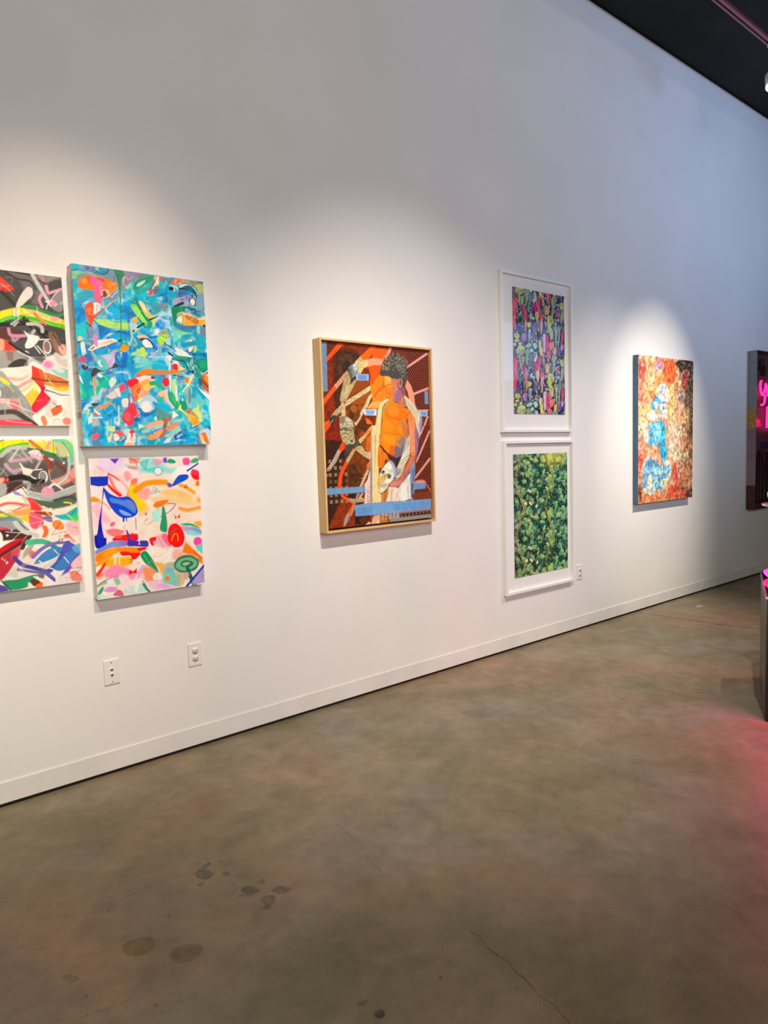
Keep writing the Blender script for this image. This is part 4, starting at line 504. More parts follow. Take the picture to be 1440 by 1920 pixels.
def paint_swirl():
    cv = Canvas(507.0, 631.0, 230, 330, 'f0e8e0')
    art = '''P 605c58 9.6 100 203 581 268 603 334 606 400 580 506 544 510 352 331 356 189 390;p 8a8884 12.1 80 244 564 310 586 375 548 357 511 275 498;p 48443f 9.8 70 306 530 374 536 408 485 361 453 310 472;
P f6ecb0 4 100 213 633 512 630 510 544 483 549 407 572 362 589 315 603 268 597 208 565;p fbe018 4.8 100 220 624 321 631 319 611 261 603 217 592;s 403c30 4 3.2 0.8 100 219 618 245 634;s 605828 1.6 1.6 0 90 241 628 232 580;
s 605828 1.6 1.6 0 90 313 631 304 603;s 3cb828 16 14.4 2 100 216 576 253 596 297 607 327 611;s 90d818 9.7 8.1 2.4 90 290 603 334 606 370 589;p fbe040 3.3 100 364 618 425 617 429 559 384 577;
s f8c890 8.3 8.3 3.3 90 388 626 401 601 407 576;S f47030 14.7 13.9 2 100 339 623 381 585;s f0a0a0 12.5 10.8 3.3 90 414 617 400 589;s 2c7c50 16.5 21 2.1 100 362 585 406 568 452 554 483 545;
p c8c898 5.9 100 432 613 483 608 483 558 444 559;s 98b070 10.1 8.4 4.2 80 439 592 444 559;S 444430 2.1 2.1 0 100 428 630 427 555;s 78dc98 21 21 2.5 100 433 626 472 621 498 595 499 549;
s 38b868 5.9 4.2 2.1 100 464 617 485 587 495 557;p 70c8b8 3.4 100 483 549 503 553 503 523 485 524;s c0c0c0 16 16 3.2 90 226 564 267 595 318 594;s d0d0d0 9.7 6.5 2.4 80 257 543 297 599;
s b8b8b8 8.1 5.7 2.4 80 303 587 340 533;p f4dce0 1.6 100 328 576 347 586 369 583 379 560 374 540 360 548 338 565;s f0b4c8 14.8 10.7 2.1 90 342 561 382 552 420 543;s d0a0b4 14.5 12.1 3.2 80 260 543 308 546 341 553;
s c4a0b4 14.5 13.7 3.2 90 241 528 264 499 305 509;s b494a8 9.7 9.7 2.4 80 261 499 274 486 283 506;s a04028 18.2 14.1 2.5 100 387 560 407 526 408 485;s 783828 16.8 16.8 3.4 80 434 525 471 490 477 465;
p e8a090 5.8 90 406 451 446 466 478 482 504 506 505 463 451 432;s 2c2420 3.3 2.5 0.4 90 408 539 421 501;p e8e0d8 1.2 100 297 526 309 513 338 504 337 492 321 476 306 477;S f0ece8 5.7 4.9 0.4 100 294 530 303 513;
S f0ece8 4.1 4.1 0.4 100 338 501 375 503;S f0ece8 4.5 4.1 0.4 100 329 480 350 459;S f0ece8 4.5 4.1 0.4 100 347 467 370 447;e e8e8e8 0.8 100 379 471 18.2 26;e 8a8c8c 1.2 100 377 473 13.7 21;
s c8a8b8 9.9 8.2 1.6 90 353 507 370 536 383 564;e f0f0f0 0.4 100 464 527 4.7 5;s b8b8b8 12.6 14.3 2.1 90 436 437 474 473 485 515 485 549;s f0f0f0 2.5 2.5 0.4 80 428 433 478 473 487 545;
s e06c50 10.2 8.5 2.1 90 482 469 503 438;s 1e1a18 24 20 3.2 100 208 453 259 471 306 473 331 455 376 453;p e83030 2.4 100 209 475 248 467 236 456 207 449;p f8b0a0 2 90 209 469 230 472 225 456 207 449;
p 4a2822 6.4 100 228 444 287 457 300 432 240 411;p a8acac 2.4 90 207 445 236 448 233 407 204 397;s 7c6c64 10.7 9 3.3 80 322 439 350 413 365 399;s b4b8b8 12.3 10.6 2 90 305 452 323 447 317 423 299 416;
s b0b4b4 29 25 3.3 100 320 402 364 387 417 384 473 405 514 420;s e0e4e4 2.9 2.9 0.4 90 321 414 365 399 418 400 507 429;s e0e4e4 2.9 2.9 0.4 90 319 390 374 370 424 368 509 403;
p e49cb8 2.5 95 369 416 390 431 415 417 412 392 386 386 368 399;S f0f0ec 4.1 3.7 0.4 100 298 432 316 406;s f4f4f0 10.9 8.4 1.7 80 401 426 421 438 450 415;
p 4c6c54 5.8 100 348 371 416 363 471 372 502 352 469 338 390 331 354 354;s 383c38 12.6 8.4 3.4 90 416 367 472 380 507 365;P fbece0 2 100 203 389 292 428 325 373 322 324 277 311 201 353;
p 9888d0 2.4 100 255 418 276 413 293 396 268 401;s 383048 2.4 2 0.4 90 290 400 306 362;s 383048 2.5 2 0.4 90 296 399 312 366;s f06a68 12 12 2.4 100 201 357 230 367 266 365 309 353;
s f49070 10.5 8.9 3.2 100 241 326 279 343 313 357;p fba850 4.9 100 249 325 301 342 323 344 321 315 269 311;P f8c820 2.4 100 272 303 318 316 315 275 297 288;P fbe0a0 3.2 80 228 343 257 345 249 325 228 335;
P f04848 2 100 304 391 337 376 368 333 352 325 322 332 317 365;P f83028 2.1 90 329 373 360 337 363 325 326 336;p f05878 2.5 100 318 324 359 312 367 274 332 252 314 266 312 295;
s c01838 4.2 4.2 0.8 90 365 291 359 262 324 249;s f8a8b0 4.1 3.3 1.2 80 314 316 364 287;s f8a8b0 4.1 3.3 1.2 80 315 275 364 283;p 9a4030 3.3 100 330 327 397 318 396 301 351 313;
s e85c28 8.3 5.8 1.2 100 368 345 398 330 413 325;s f8f0d0 5.8 4.2 0.8 100 368 345 405 325 452 326 497 336;e f8e8d8 0.8 100 398 330 6.1 7.5;s f0e040 5.9 5.1 1.3 100 454 356 482 350 484 324 467 308;
s f4f8c0 3.4 2.6 0.9 100 476 329 505 335;p 20b8c8 2.5 100 412 304 451 305 492 327 508 331 505 275 472 269 426 290;p 40d878 3.4 100 467 304 482 294 507 309 507 275 488 263;s a8e830 6.8 5.1 1.7 100 463 304 489 276 501 275;
s 287848 4.3 3.4 0.9 80 500 327 482 302;s f0c050 5.8 4.2 1.3 100 382 319 403 296;p 7868a0 3.3 100 365 299 396 301 402 275 376 282;p fbe8dc 5.8 100 379 269 449 280 503 253 506 171 404 190 343 197 339 247;
p f88838 2.5 100 402 275 430 281 447 254 439 238 408 245;p f46c3c 2.1 100 359 262 378 260 384 235 375 215 356 212 365 237;p f8b8c0 8.5 90 456 266 504 262 509 210 461 223;
S 303030 2.1 1.7 0 100 433 268 396 220 454 230 445 222;s f48870 12.8 10.2 2.6 90 457 215 483 182;p f05050 2.5 90 445 216 465 214 460 202 444 203;S 302848 2.1 1.7 0 90 404 182 440 202 435 189 430 196;
P 6c6460 6.4 100 200 345 269 299 309 250 272 237 195 269;p f0e028 3.2 90 199 333 237 314 198 313;s 80a830 9.7 8.1 3.2 80 227 323 269 303 286 285;s 50a0a8 12 9.6 3.2 90 197 309 247 301 275 286;
p a098a8 4.8 100 197 297 257 292 255 255 195 277;p d83848 2.4 90 195 269 230 266 226 254 193 253;P 4a2824 4 100 194 261 309 250 307 213 191 213;s c8ccc8 20 20 2.4 100 260 283 287 248 337 222;
s e8e8e4 2.4 2.4 0.4 90 222 250 286 240 332 252;S e8e0d8 1.6 1.6 0 90 233 204 283 248;e f0f0f0 0.4 100 226 234 4.3 4.9;e f0f0f0 0.4 100 244 254 2.9 3.2;p f0f0ec 0.8 100 193 253 207 240 207 211 189 193;
p c80820 2 100 188 177 240 208 292 219 307 221 276 200 216 169 186 153;s 5c1810 16.1 13.7 2.4 100 186 145 238 175 280 199;P c0283c 3.2 100 186 145 275 183 257 132 225 86 201 57 179 44;
p d84858 4.1 80 237 163 275 187 257 140 235 130;s d07878 8.2 5.7 1.6 100 261 140 275 183 296 222;s 3c3028 16.4 13.9 1.6 100 278 175 295 206 311 221;P b8b4a8 2.5 100 271 126 337 210 341 214 303 151;
p a8a49c 3.3 90 281 158 328 198 285 112;e f0f0f0 0.4 100 217 121 4.3 5.3;e c02840 0.4 100 217 121 2.1 2.8;e f0f0f0 0.4 100 201 139 2.5 2.8;e f0f0f0 0.4 100 209 132 2.5 2.8;
P e4dcd4 3.3 100 259 115 326 169 362 144 365 68 258 49;P c8c4bc 4 80 209 64 259 115 255 49;s 48b890 25 21 2.1 100 302 197 351 196 384 184;p 189070 2.1 100 373 189 403 178 429 154 424 141 402 152;
e f47048 2.1 100 313 146 13.4 14.9;s 7c6cc0 16.5 12.4 2.1 100 316 133 356 166 404 182 458 180;p 3c88d0 2.5 100 318 103 347 138 387 163 433 162 415 125 360 107;P d8d4cc 2.5 100 351 91 431 132 396 72 365 72;
s 4850c0 21 25 2.5 100 372 63 413 96 440 144 458 176;p 5058c4 2.1 100 434 166 459 185 497 155 488 138 440 135;p 3880d0 2.5 100 396 76 456 138 508 136 476 88 427 60;p 58b0e0 4.3 90 473 157 508 171 505 132 487 134;
s 6858c0 21 18.9 2.6 100 494 112 451 65 415 9.6;p f8c4cc 3.4 100 468 89 507 119 507 62 467 72;s f8f4f0 4.2 3.8 0.8 90 343 88 383 108 415 125;S f0f8ff 3.4 3 0.4 100 438 118 456 90;S f0f8ff 3.4 2.9 0.4 100 400 155 419 129;
S f0f8ff 5 5 0.4 100 339 113 348 104;s 4840a0 17.9 16.3 2.4 100 246 137 273 105 313 87 365 64;s 5848a0 12.3 9.8 2.5 90 257 86 305 72 353 57;s 6060b8 16.7 16.7 2.1 100 350 70 378 41 407 2.3;
s f4f4fa 4.2 3.4 0.4 100 373 79 396 64 400 11.9;s f4f4fa 5.9 4.2 0.4 100 359 43 399 3.4;s 5850a8 4.2 3.4 0.4 100 367 46 407 6.5;p f08878 3.4 100 454 47 482 52 504 23 503 1.4 463 11.4;
S 803840 2.1 1.7 0 90 459 64 507 64 485 39 505 27;p 249868 2.4 100 197 45 251 46 288 53 326 56 305 26 285 7.5 226 3.9;s 104c40 8.1 5.7 1.6 90 193 46 209 23 226 -0.2;P 5848a0 3.2 100 178 36 206 23 219 0.9 176 -0.7;
p 60381c 1.7 100 298 31 314 41 339 21 330 9.2 311 7.8;S f0f4f0 5.8 5 0.8 100 314 49 350 23;p 787068 2.5 100 326 56 353 57 351 36 333 43;p f07030 2.1 100 319 10.9 346 19.6 341 -5 322 -4.3;
P ece8e0 2.5 100 290 28 301 22 307 0.1 288 0.8;p e8e0e4 3.4 100 392 13 450 48 454 -4.6 407 -6.2;'''
    for dy in (0,): cv.paint(art, dy)
    rg=np.random.RandomState(17)
    for i in range(60):
        x,y=rg.uniform(0,cv.w),rg.uniform(0,cv.h); an=rg.uniform(-1.4,1.4); L=rg.uniform(20,110); k=rg.uniform(-26,26)
        q=smooth_pts(np.array([[x,y],[x+L*.5*math.cos(an)-k*math.sin(an),y+L*.5*math.sin(an)+k*math.cos(an)],[x+L*math.cos(an),y+L*math.sin(an)]]),False)
        c=['e8e6e2','201e1c','b8b4b0','3c3836','f8f4f0','7c7874'][rg.randint(6)]
        cv.stroke(hexlin(c),q,rg.uniform(2,9),1.5,rg.uniform(1,4),rg.uniform(.2,.45))
    n=cv.noise(31,16,3)[...,None]; m=cv.noise(32,70,2)[...,None]
    cv.im*=.86+.20*n+.08*m
    # the part left of the photo's edge carries on the same way
    k=np.arange(cv.nx)
    for r_ in range(cv.ny):
        b=int((0.466+(0.045)*r_/cv.ny-.285)/.507*(cv.nx-1))
        cv.im[r_,:b]=cv.im[r_,np.minimum(2*b-k[:b],cv.nx-1)]
    return cv
PAINT['swirl'] = paint_swirl
def paint_figure():
    cv = Canvas(795.0, 1039.0, 260, 420, '8a3208')
    art = '''P 6e2a0a 8.7 100 -5.1 1039 143 1039 135 526 -8.1 527;P 8a3206 11.7 90 40 1034 405 1038 399 900 279 924 135 1018;p 4a2a14 17.7 100 98 986 208 1009 281 969 226 915 149 840 123 754 111 651 75 633 65 738 79 884;
p 5c3a20 11.8 80 125 950 184 978 212 944 151 887 113 856;P 8a2c06 5.8 90 37 933 73 912 75 796 38 772;P 8c2e06 7 90 -0.6 690 73 767 83 650 23 591 1.8 591;P 7a2404 5.8 100 2.6 609 96 633 106 527 2.4 527;
P 6f8fb4 0.6 100 0.9 1034 37 1035 35 881 34 766 2.9 765 1.3 880;P ff5410 0.6 100 31 950 114 1034 157 1034 37 929;s 4a1808 2.1 1.8 0.6 80 76 982 98 992 79 971;P ff5a14 0.6 100 0.9 721 79 801 96 782 1.1 688;
P f0a880 0.6 100 79 801 169 888 183 868 96 782;P e8d08c 0.9 100 203 905 235 945 278 981 300 961 253 935 210 894;P fa6c04 1.2 100 266 971 345 1032 384 1035 338 970 291 949;
P f08a30 1.2 100 303 955 342 967 402 971 400 931 324 915 286 906 262 881 247 887 252 923;p f0d890 1.2 100 242 931 280 948 315 956 325 927 290 907 266 875 243 880 248 916;
P fcaa7c 0.6 100 318 956 350 967 402 973 400 934 340 925 321 920;P e85c04 1.2 100 324 915 400 928 396 821 328 812 338 861;p a04a10 9 90 200 822 276 864 329 836 312 805 234 766 196 741 174 735;
p b05818 6 80 173 726 272 762 334 776 308 714 254 701 194 700;P f88a10 1.2 100 332 809 367 826 398 870 392 716 359 715 341 752;s f47c0c 6.2 6.2 0.9 90 348 746 396 815;
p 3a2a1c 6 100 166 888 196 916 183 948 153 929 130 904 150 870;p 8a9a98 1.2 100 181 901 204 920 227 930 245 916 247 887 235 865 223 850 208 843 197 851 201 866 191 878;
p 5a6664 1.8 90 181 895 200 908 202 878 209 861 196 831 183 860;p d8e0dc 1.5 90 215 926 238 925 244 904 228 886 218 897;s 20282c 2.4 1.8 0.3 100 195 893 206 890;s 20282c 2.4 1.8 0.3 100 218 903 237 910;
s 20282c 1.8 1.5 0.3 100 216 894 209 879 219 878;s 20282c 2.1 1.8 0.3 100 205 865 224 869;P 20282c 0.9 90 192 819 200 843 227 862 234 844 207 813;P 9ec0ec 0.6 100 231 871 325 874 323 838 234 835;
P 5b93dc 1.8 80 246 866 311 867 306 841 249 839;p c8b078 1.5 100 172 871 193 836 184 806 223 838 234 832 213 799 166 729 154 714 118 713 115 739 132 787 149 840;p e0cc94 2.4 80 176 800 214 813 166 741 129 728 138 769;
s 5c4424 1.5 1.2 0.3 80 131 775 115 727 109 686;e c8a464 0.9 100 132 698 13.2 17.7;e f0c898 0.9 100 132 695 9.5 14.8;P ecdca0 0.9 100 154 714 332 809 334 782 157 687 145 678;s 9c8450 1.2 1.2 0.3 70 165 705 327 794;
P ecdca0 0.9 100 208 592 338 767 345 749 222 571;P f0b860 0.9 90 307 681 343 718 393 753 391 713 338 678 314 675;P f2d890 0.6 100 276 680 321 751 341 761 324 715 303 678;
p e0c08c 0.9 100 109 686 150 699 149 675 151 631 121 630 119 651 82 633 68 638 98 668;p f0d4a4 1.5 80 127 672 145 678 147 633 125 633;p d0b880 1.2 100 45 621 94 674 115 654 81 627 48 609;
p 7a4010 4.2 100 156 681 209 697 238 671 252 635 220 598 190 610 162 640;e a86420 2.4 90 208 673 23 22;e a05c1c 2.4 80 254 683 16.7 18.1;e 3c1e08 4.2 70 191 634 14.9 27;P dce8f4 0.6 100 270 671 377 673 371 637 286 638;
P 86b0e8 2.4 100 291 668 361 666 352 642 298 641;p 3c4038 1.8 100 34 609 60 633 82 633 81 615 55 586 40 586;P ff5a1c 0.6 100 3.7 594 34 609 37 594 4.3 568;P ff4c10 0.6 100 0.3 559 34 591 47 580 2.6 532;
s f8d8a0 3.5 2.9 0.6 80 44 591 63 609;P d8c89c 1.2 100 105 630 140 630 190 610 201 592 207 562 205 526 109 527 105 586;p 8c7c68 1.8 100 106 621 140 630 150 619 138 595 112 589;
p e8dcb4 1.2 100 154 628 190 610 201 592 167 586 146 604;s 383020 2.7 2.4 0.3 100 111 562 138 592 175 598 197 589;s 383020 2.7 2.1 0.3 100 129 565 145 580 167 586;
P 6c6454 1.8 100 107 559 137 568 159 565 204 571 205 526 109 527;s e8dcb4 4.2 3.6 0.6 100 113 532 129 550 147 541 157 526;s e8dcb4 3.6 3.6 0.6 100 162 553 188 562 195 544;s d8ccac 3 3 0.6 100 165 538 187 532 195 544;
p 5c3010 5.4 90 211 568 266 611 320 623 334 593 286 544 224 526 209 532;s a8601c 3 3 0.9 90 236 532 240 553 263 550 262 532;P f07020 1.2 100 289 623 323 611 342 587 299 586;
P f0a860 0.6 100 274 526 338 583 345 577 341 562 308 525;s b08040 1.2 1.2 0.3 70 183 948 204 932 220 944;P 561c10 9.4 100 508 1029 797 1030 794 823 790 456 697 457 678 658 618 880;
P 6e2a16 9.4 90 524 1030 615 1021 637 944 611 917 563 971;P f06008 1.8 100 357 1028 476 1032 461 977 433 969 354 967;P fcaa82 0.6 100 354 967 437 968 424 930 353 928;
P ec5c04 1.2 100 353 928 416 930 405 873 356 818 348 815;p f88c18 1.8 100 356 818 401 869 437 865 439 822 427 809 450 791 456 748 439 723 399 703 382 678 342 675 344 708;
p f06c08 1.9 90 353 748 399 802 435 812 450 791 402 777 360 733;s e8a048 4.9 4.3 1.2 80 352 727 401 768 442 794;P f0b058 0.9 100 344 708 392 728 403 710 374 678 343 684;S e89888 18.8 18.8 0.6 100 492 1031 461 980;
d fce4dc 17.5 2.8 0.3 95 492 1028 464 983;S e08878 14.7 14.7 0.6 100 620 930 787 1023;d fce4dc 14.7 2.4 0.3 95 620 930 787 1023;S e08c7c 14.9 14.9 0.6 100 670 772 785 809;d fce4dc 14.9 2.4 0.3 95 672 772 785 809;
S d88878 9.8 9.8 0.7 90 700 670 784 674;d fce4dc 9.8 2 0.3 95 705 670 782 674;S d88878 13.9 13.9 0.7 100 778 633 717 522;d fce4dc 13.9 2.3 0.3 95 778 632 719 525;S d88878 13.2 13.2 0.7 100 789 548 732 457;
d fce4dc 13.2 2.3 0.3 95 787 545 735 463;P f8a080 0.6 100 617 854 650 817 669 770 676 709 696 671 637 712 619 784 599 815;P 7a94bc 0.7 100 757 792 786 793 788 712 757 711;P a0b8e0 0.7 100 700 669 780 668 776 635 721 636;
P 6694d4 2.6 90 722 662 770 661 765 640 730 642;p 4c4a42 1.2 100 417 870 419 919 441 960 478 990 523 1006 564 999 600 964 616 924 618 880 608 835 594 806 574 815 559 858 534 851 493 861 453 872;
p c87c70 3.1 100 437 871 493 861 550 851 557 814 573 808 594 799 597 765 578 695 552 691 529 719 488 718 472 736 456 748 450 785 435 812 432 840;
p f89410 2.5 100 435 868 489 861 496 830 498 787 501 749 488 724 472 736 457 748 459 773 450 788 435 809 439 819 432 840;p fca838 2.5 90 445 862 485 858 488 830 459 816 443 828;
p 9a6c98 4.4 90 527 775 557 804 581 796 572 764 546 732 520 722;p e08068 3.2 90 505 843 546 839 548 795 515 787 499 812;p 8c5060 3.2 80 537 838 558 826 582 802 569 789 544 801;
s 5c2808 1.9 1.6 0.3 100 459 813 475 822 492 821;s 7c3808 1.9 1.3 0.3 90 466 795 483 800 491 796;s 5c2808 1.9 1.6 0.3 100 431 812 443 810 452 794;s 7c3808 1.6 1.6 0.3 100 455 773 473 769 482 772;
s 8c2c10 2.5 1.9 0.3 100 469 761 485 765 477 756;s 5c2808 1.9 1.6 0.3 100 466 742 485 746;s 3c2418 2.5 1.9 0.3 100 472 736 488 721 520 715 546 732;e c88870 0.6 100 563 835 15 26;e 5c3834 1 100 564 836 8.3 18.9;
s e8a890 2.9 2.5 0.3 100 550 848 563 860 577 849 576 827 565 809 553 814;s d08c80 1.9 1.9 0.3 100 565 849 570 836 561 820;p c87c60 2.5 100 528 712 563 764 593 765 595 720 611 695 577 691 540 703;
s 6c3c38 2.2 1.9 0.6 90 572 758 550 726 536 706;s 6c3c38 1.9 1.9 0.6 80 588 752 586 707;s e8a080 3.2 2.6 1 80 579 745 570 710;
P fb8c08 1.9 100 472 730 536 710 577 691 636 673 600 612 615 561 596 523 577 459 389 462 400 546 413 611 421 670 443 707;p fa7c04 3.1 100 441 670 479 702 528 700 594 679 610 657 583 618 541 615 480 627 448 642;
s b05404 2.8 2.5 0.6 90 438 686 438 652 464 627 516 618 549 612 592 625 609 647;p e8a050 4.5 90 549 612 591 619 615 561 605 516 571 510 547 561;p a87868 5.8 90 555 529 606 561 614 529 586 459 535 460 520 498;
p 7c6c88 5.8 80 553 498 587 510 581 459 544 460;s a85808 1.6 1.3 0.3 80 447 624 500 618 549 593;s a85808 1.6 1.3 0.3 80 451 602 515 590 572 548;s a85808 1.6 1.3 0.3 80 442 580 506 571 571 529;
s a85808 1.6 1.3 0.3 80 437 555 497 549 562 513;s 7c5028 1.9 1.6 0.3 80 488 533 529 523 570 491;s 6c4c38 1.9 1.6 0.3 80 505 542 554 523 587 497;s 6c4c38 1.9 1.6 0.3 80 558 609 590 580 614 545;
s 8c5c30 1.6 1.3 0.3 80 565 593 598 561 609 529;p f0905c 3.2 100 610 651 636 667 661 651 672 610 683 545 699 496 693 457 624 458 622 529 616 593;p f08838 3.2 90 614 647 636 664 660 638 650 600 625 606;
p 8c6480 4.6 90 670 561 691 529 702 457 671 458 665 529;p f8a878 4.5 80 628 574 658 574 662 458 628 458;
p f4dc90 1.3 100 460 739 472 730 439 707 422 688 416 654 406 592 400 530 385 462 334 463 353 549 372 623 385 672 403 710 431 726;p b8a86c 1.9 80 430 704 464 727 471 717 446 692 429 667 419 623 407 623 415 670;
s 7c6c3c 1.9 1.9 0.3 80 418 698 411 623 400 549 389 468;s e0c070 4.3 4.3 1.2 80 371 604 360 531 353 463;
p e8e0c0 1.3 100 592 755 613 749 651 722 679 690 705 668 721 639 729 620 719 574 708 509 699 496 687 548 672 610 644 661 611 695;s 4c4434 2.6 1.9 0.3 100 600 736 637 696 678 645 693 593 700 522;
s 4c4434 2.3 1.6 0.3 100 621 727 662 683 703 632;s 9a8c64 2.6 2.6 0.6 100 612 708 653 661 677 613;s 383838 2.9 1.6 0.3 90 679 677 721 626 701 574;p a088b4 2 90 712 632 734 620 728 574 713 522 705 561;
p 8c8c98 2.6 90 578 485 622 529 624 458 581 459;p c8c0a0 1.9 100 586 478 622 516 624 458 586 459;P 3c2010 8.8 100 4.8 504 112 494 145 422 158 373 136 224 2.8 -0.3 -4.3 0.3;
P 8a2404 4.1 100 4.4 533 78 550 113 530 119 494 4.5 498;P 5c2410 6 90 83 334 145 416 181 391 124 285 100 229 74 230;p 7c3c0c 9 100 150 362 213 432 295 388 308 344 282 277 234 227 151 229;
P 4a2c12 6 90 157 355 202 360 259 278 234 227 152 232;s a86418 2.4 2.4 0.9 80 175 337 192 309 216 335 234 310;s a86418 2.4 2.4 0.9 80 183 258 200 238 224 256;s a06014 2.4 2.1 0.9 80 256 376 286 357 309 369;
P 9c4c0c 4.3 100 248 541 325 547 316 427 281 440 237 474;P e86c14 2.5 90 296 510 324 528 316 424 281 440;s 5c2c08 1.8 1.8 0.3 80 278 452 317 455;s 5c2c08 1.8 1.8 0.3 80 275 468 318 470;
P e8cc8c 0.9 100 234 496 301 541 316 538 245 471;P f09850 0.9 100 270 523 301 544 320 541 292 516;p 4c4c3c 2.4 100 147 470 177 478 207 481 216 517 234 486 259 462 221 444 199 457 160 427 146 446;
P 464034 1.8 90 143 464 199 469 143 380 130 416;P c8b884 1.2 100 107 547 203 547 205 511 211 484 199 472 166 475 151 467 126 485 109 524;s 383428 3 2.4 0.3 100 117 524 150 535 168 517 194 523;
s 383428 2.7 2.4 0.3 100 123 506 149 511 171 496 201 502;s e8dcb0 3.6 3 0.6 100 127 518 150 523 164 505;s e8dcb0 3.6 3 0.6 100 137 491 163 487 186 499;s 383428 2.4 2.1 0.3 100 136 541 165 532 195 544;
e 302c24 1.2 90 185 490 12.7 6;P ff4a10 0.9 100 103 464 122 485 140 467 135 449 105 423 87 423;P b89c90 0.9 100 88 444 109 432 77 376 25 325 7.1 325 11.3 340 49 383;d fcece4 19.7 2.7 0.3 95 98 438 14.4 329;
P ff5214 0.9 100 140 380 157 364 130 326 110 288 100 226 78 227 84 280 104 327;P d4b880 1.2 100 140 380 194 445 213 441 157 364;p d8c088 1.2 100 210 451 252 462 281 431 319 421 318 381 287 391 250 413 220 435;
s 8c7848 1.5 1.2 0.3 80 236 441 280 413;P f8b0a0 0.9 90 292 418 320 424 314 381 291 391;P e87840 1.5 100 289 351 318 381 312 332 288 317;P f0c898 0.9 100 230 225 267 290 292 326 304 326 299 307 262 248 249 224;
s 4c3018 2.2 1.9 0.3 90 304 320 286 271 261 235;s f0d8b0 1.8 1.8 0.3 90 244 273 282 280;s 8c5c30 1.5 1.5 0.3 80 251 266 290 271;P f8d8c8 1.2 100 265 235 290 265 312 325 307 127 260 124 272 204;
P ecc8b4 1.5 80 279 203 308 233 307 127 280 129;P f0dca0 3.1 100 329 547 364 547 355 417 319 418;p 9ca8a8 4.3 90 333 522 347 522 352 448 349 386 350 305 348 121 307 124 315 356 323 448;
P 7c94ac 3.1 90 321 368 343 324 343 131 311 133;P f4dc94 1.5 100 356 547 385 547 368 123 349 124 349 293;P f0f0e8 1.2 90 352 199 373 261 368 123 350 124;P 6f9cc8 0.6 100 2.6 228 234 226 271 226 273 191 135 191 2.7 191;
P 7fa0d0 2.4 60 63 222 249 221 248 196 62 198;P f04814 0.6 90 78 234 100 233 100 227 78 227;s ff5418 18 18 0.9 100 102 188 119 170 156 153;p 34201a 4.2 100 120 185 210 188 201 159 156 165 134 173;
p c8b48c 1.5 100 156 162 186 157 216 161 254 159 257 137 207 137 184 130 155 147;P a89070 1.2 100 210 186 232 188 192 123 163 70 152 65 184 124;p e0d0b0 1.2 100 224 164 244 184 255 183 231 157;
P 302014 2.4 100 203 128 253 137 257 128 203 119;P f06830 0.9 100 133 73 185 136 192 129 164 79 144 69;P c09080 0.9 100 152 65 196 126 191 102 163 58;P a08078 0.9 100 130 73 160 77 151 47 119 3.9 104 2.3 114 47;
d fcece4 17 2.6 0.3 95 144 72 112 4.6;s 6c4830 2.4 2.1 0.6 80 168 106 145 78;P 6fa6dc 0.6 100 192 120 268 125 378 121 376 53 196 55;P 5c90cc 4.3 60 206 101 367 104 365 60 204 61;
P 30180c 4.3 100 189 56 300 53 302 -0.2 187 7;p 5c300c 4.3 90 226 40 281 48 299 28 240 8.4;P f0a080 1.2 100 302 -0.2 327 45 376 53 373 -6.6;P f8c8a8 1.2 90 310 2.2 355 49 375 47 373 -0.3;
P e8b0a8 0.9 100 263 0.1 291 19.5 302 9.1 298 -1.4;P c88070 0.9 80 5.5 290 20 307 2.8 308;P 50180c 7.8 100 698 487 741 578 799 579 794 308 792 121 646 127 660 280 668 364;S d88478 14.6 14.6 0.7 100 789 542 676 358;
d fce4dc 14.6 2.3 0.3 95 788 539 678 361;S d88478 16.6 16.6 0.7 100 787 371 664 260;d fce4dc 16.6 2.5 0.3 95 785 368 668 263;S d88478 11.2 11.2 0.7 100 745 578 713 520;d fce4dc 11.2 2 0.3 95 743 572 714 523;
p d07868 1.3 100 659 234 685 243 725 243 751 226 742 219 658 223;d fce4dc 14.4 2.3 0.3 95 663 231 742 229;P 7098cc 0.7 100 650 222 751 222 745 187 648 184;s d07060 8 8 1.3 90 755 210 772 189 785 168;
P fb8c04 2.5 100 405 578 598 578 614 540 596 501 560 444 508 395 471 408 435 425 393 472 391 525;p f8a010 4.4 90 415 522 496 515 528 477 478 465 429 478;p f89830 3.8 80 527 565 589 553 605 527 554 527;
p d8883c 5.1 90 512 502 544 477 552 451 518 455 503 477;p e86818 3.2 100 465 456 506 452 504 407 479 402 468 415;p 7c6c80 5.1 100 510 458 551 445 570 483 586 476 585 450 567 412 540 375 515 369 500 395;
p 8c8088 4.5 90 528 489 587 508 586 466 552 451;p 3c2c2c 4.4 100 393 463 435 425 475 396 516 385 549 394 540 362 526 330 505 328 490 363 450 384 415 416;s 7c4c20 1.9 1.6 0.3 80 416 553 489 553 554 524 587 498;
s 7c4c20 1.9 1.6 0.3 80 424 534 488 531 546 511 582 482;s 5c4038 1.9 1.6 0.3 80 497 531 538 524 583 502;p f08010 1.9 100 376 448 396 451 415 425 439 409 454 377 445 371 434 384 425 359 408 335 383 326 372 339 370 386;
s 8c4408 2.8 2.2 0.6 90 379 417 385 373 380 336;s 7c3c08 2.8 2.2 0.6 90 403 422 409 378 400 341;s f8a040 2.8 2.5 0.9 80 391 423 397 373;P 6c3410 1.9 80 413 356 449 368 430 378;
p e4dcc4 1.6 100 581 463 621 501 622 424 617 392 581 335 545 278 507 267 513 318 558 393;p a8a48c 2.6 90 586 476 612 498 620 475 593 444 567 412;p d8d0b8 1.9 90 526 318 581 348 563 297 536 266 507 264;
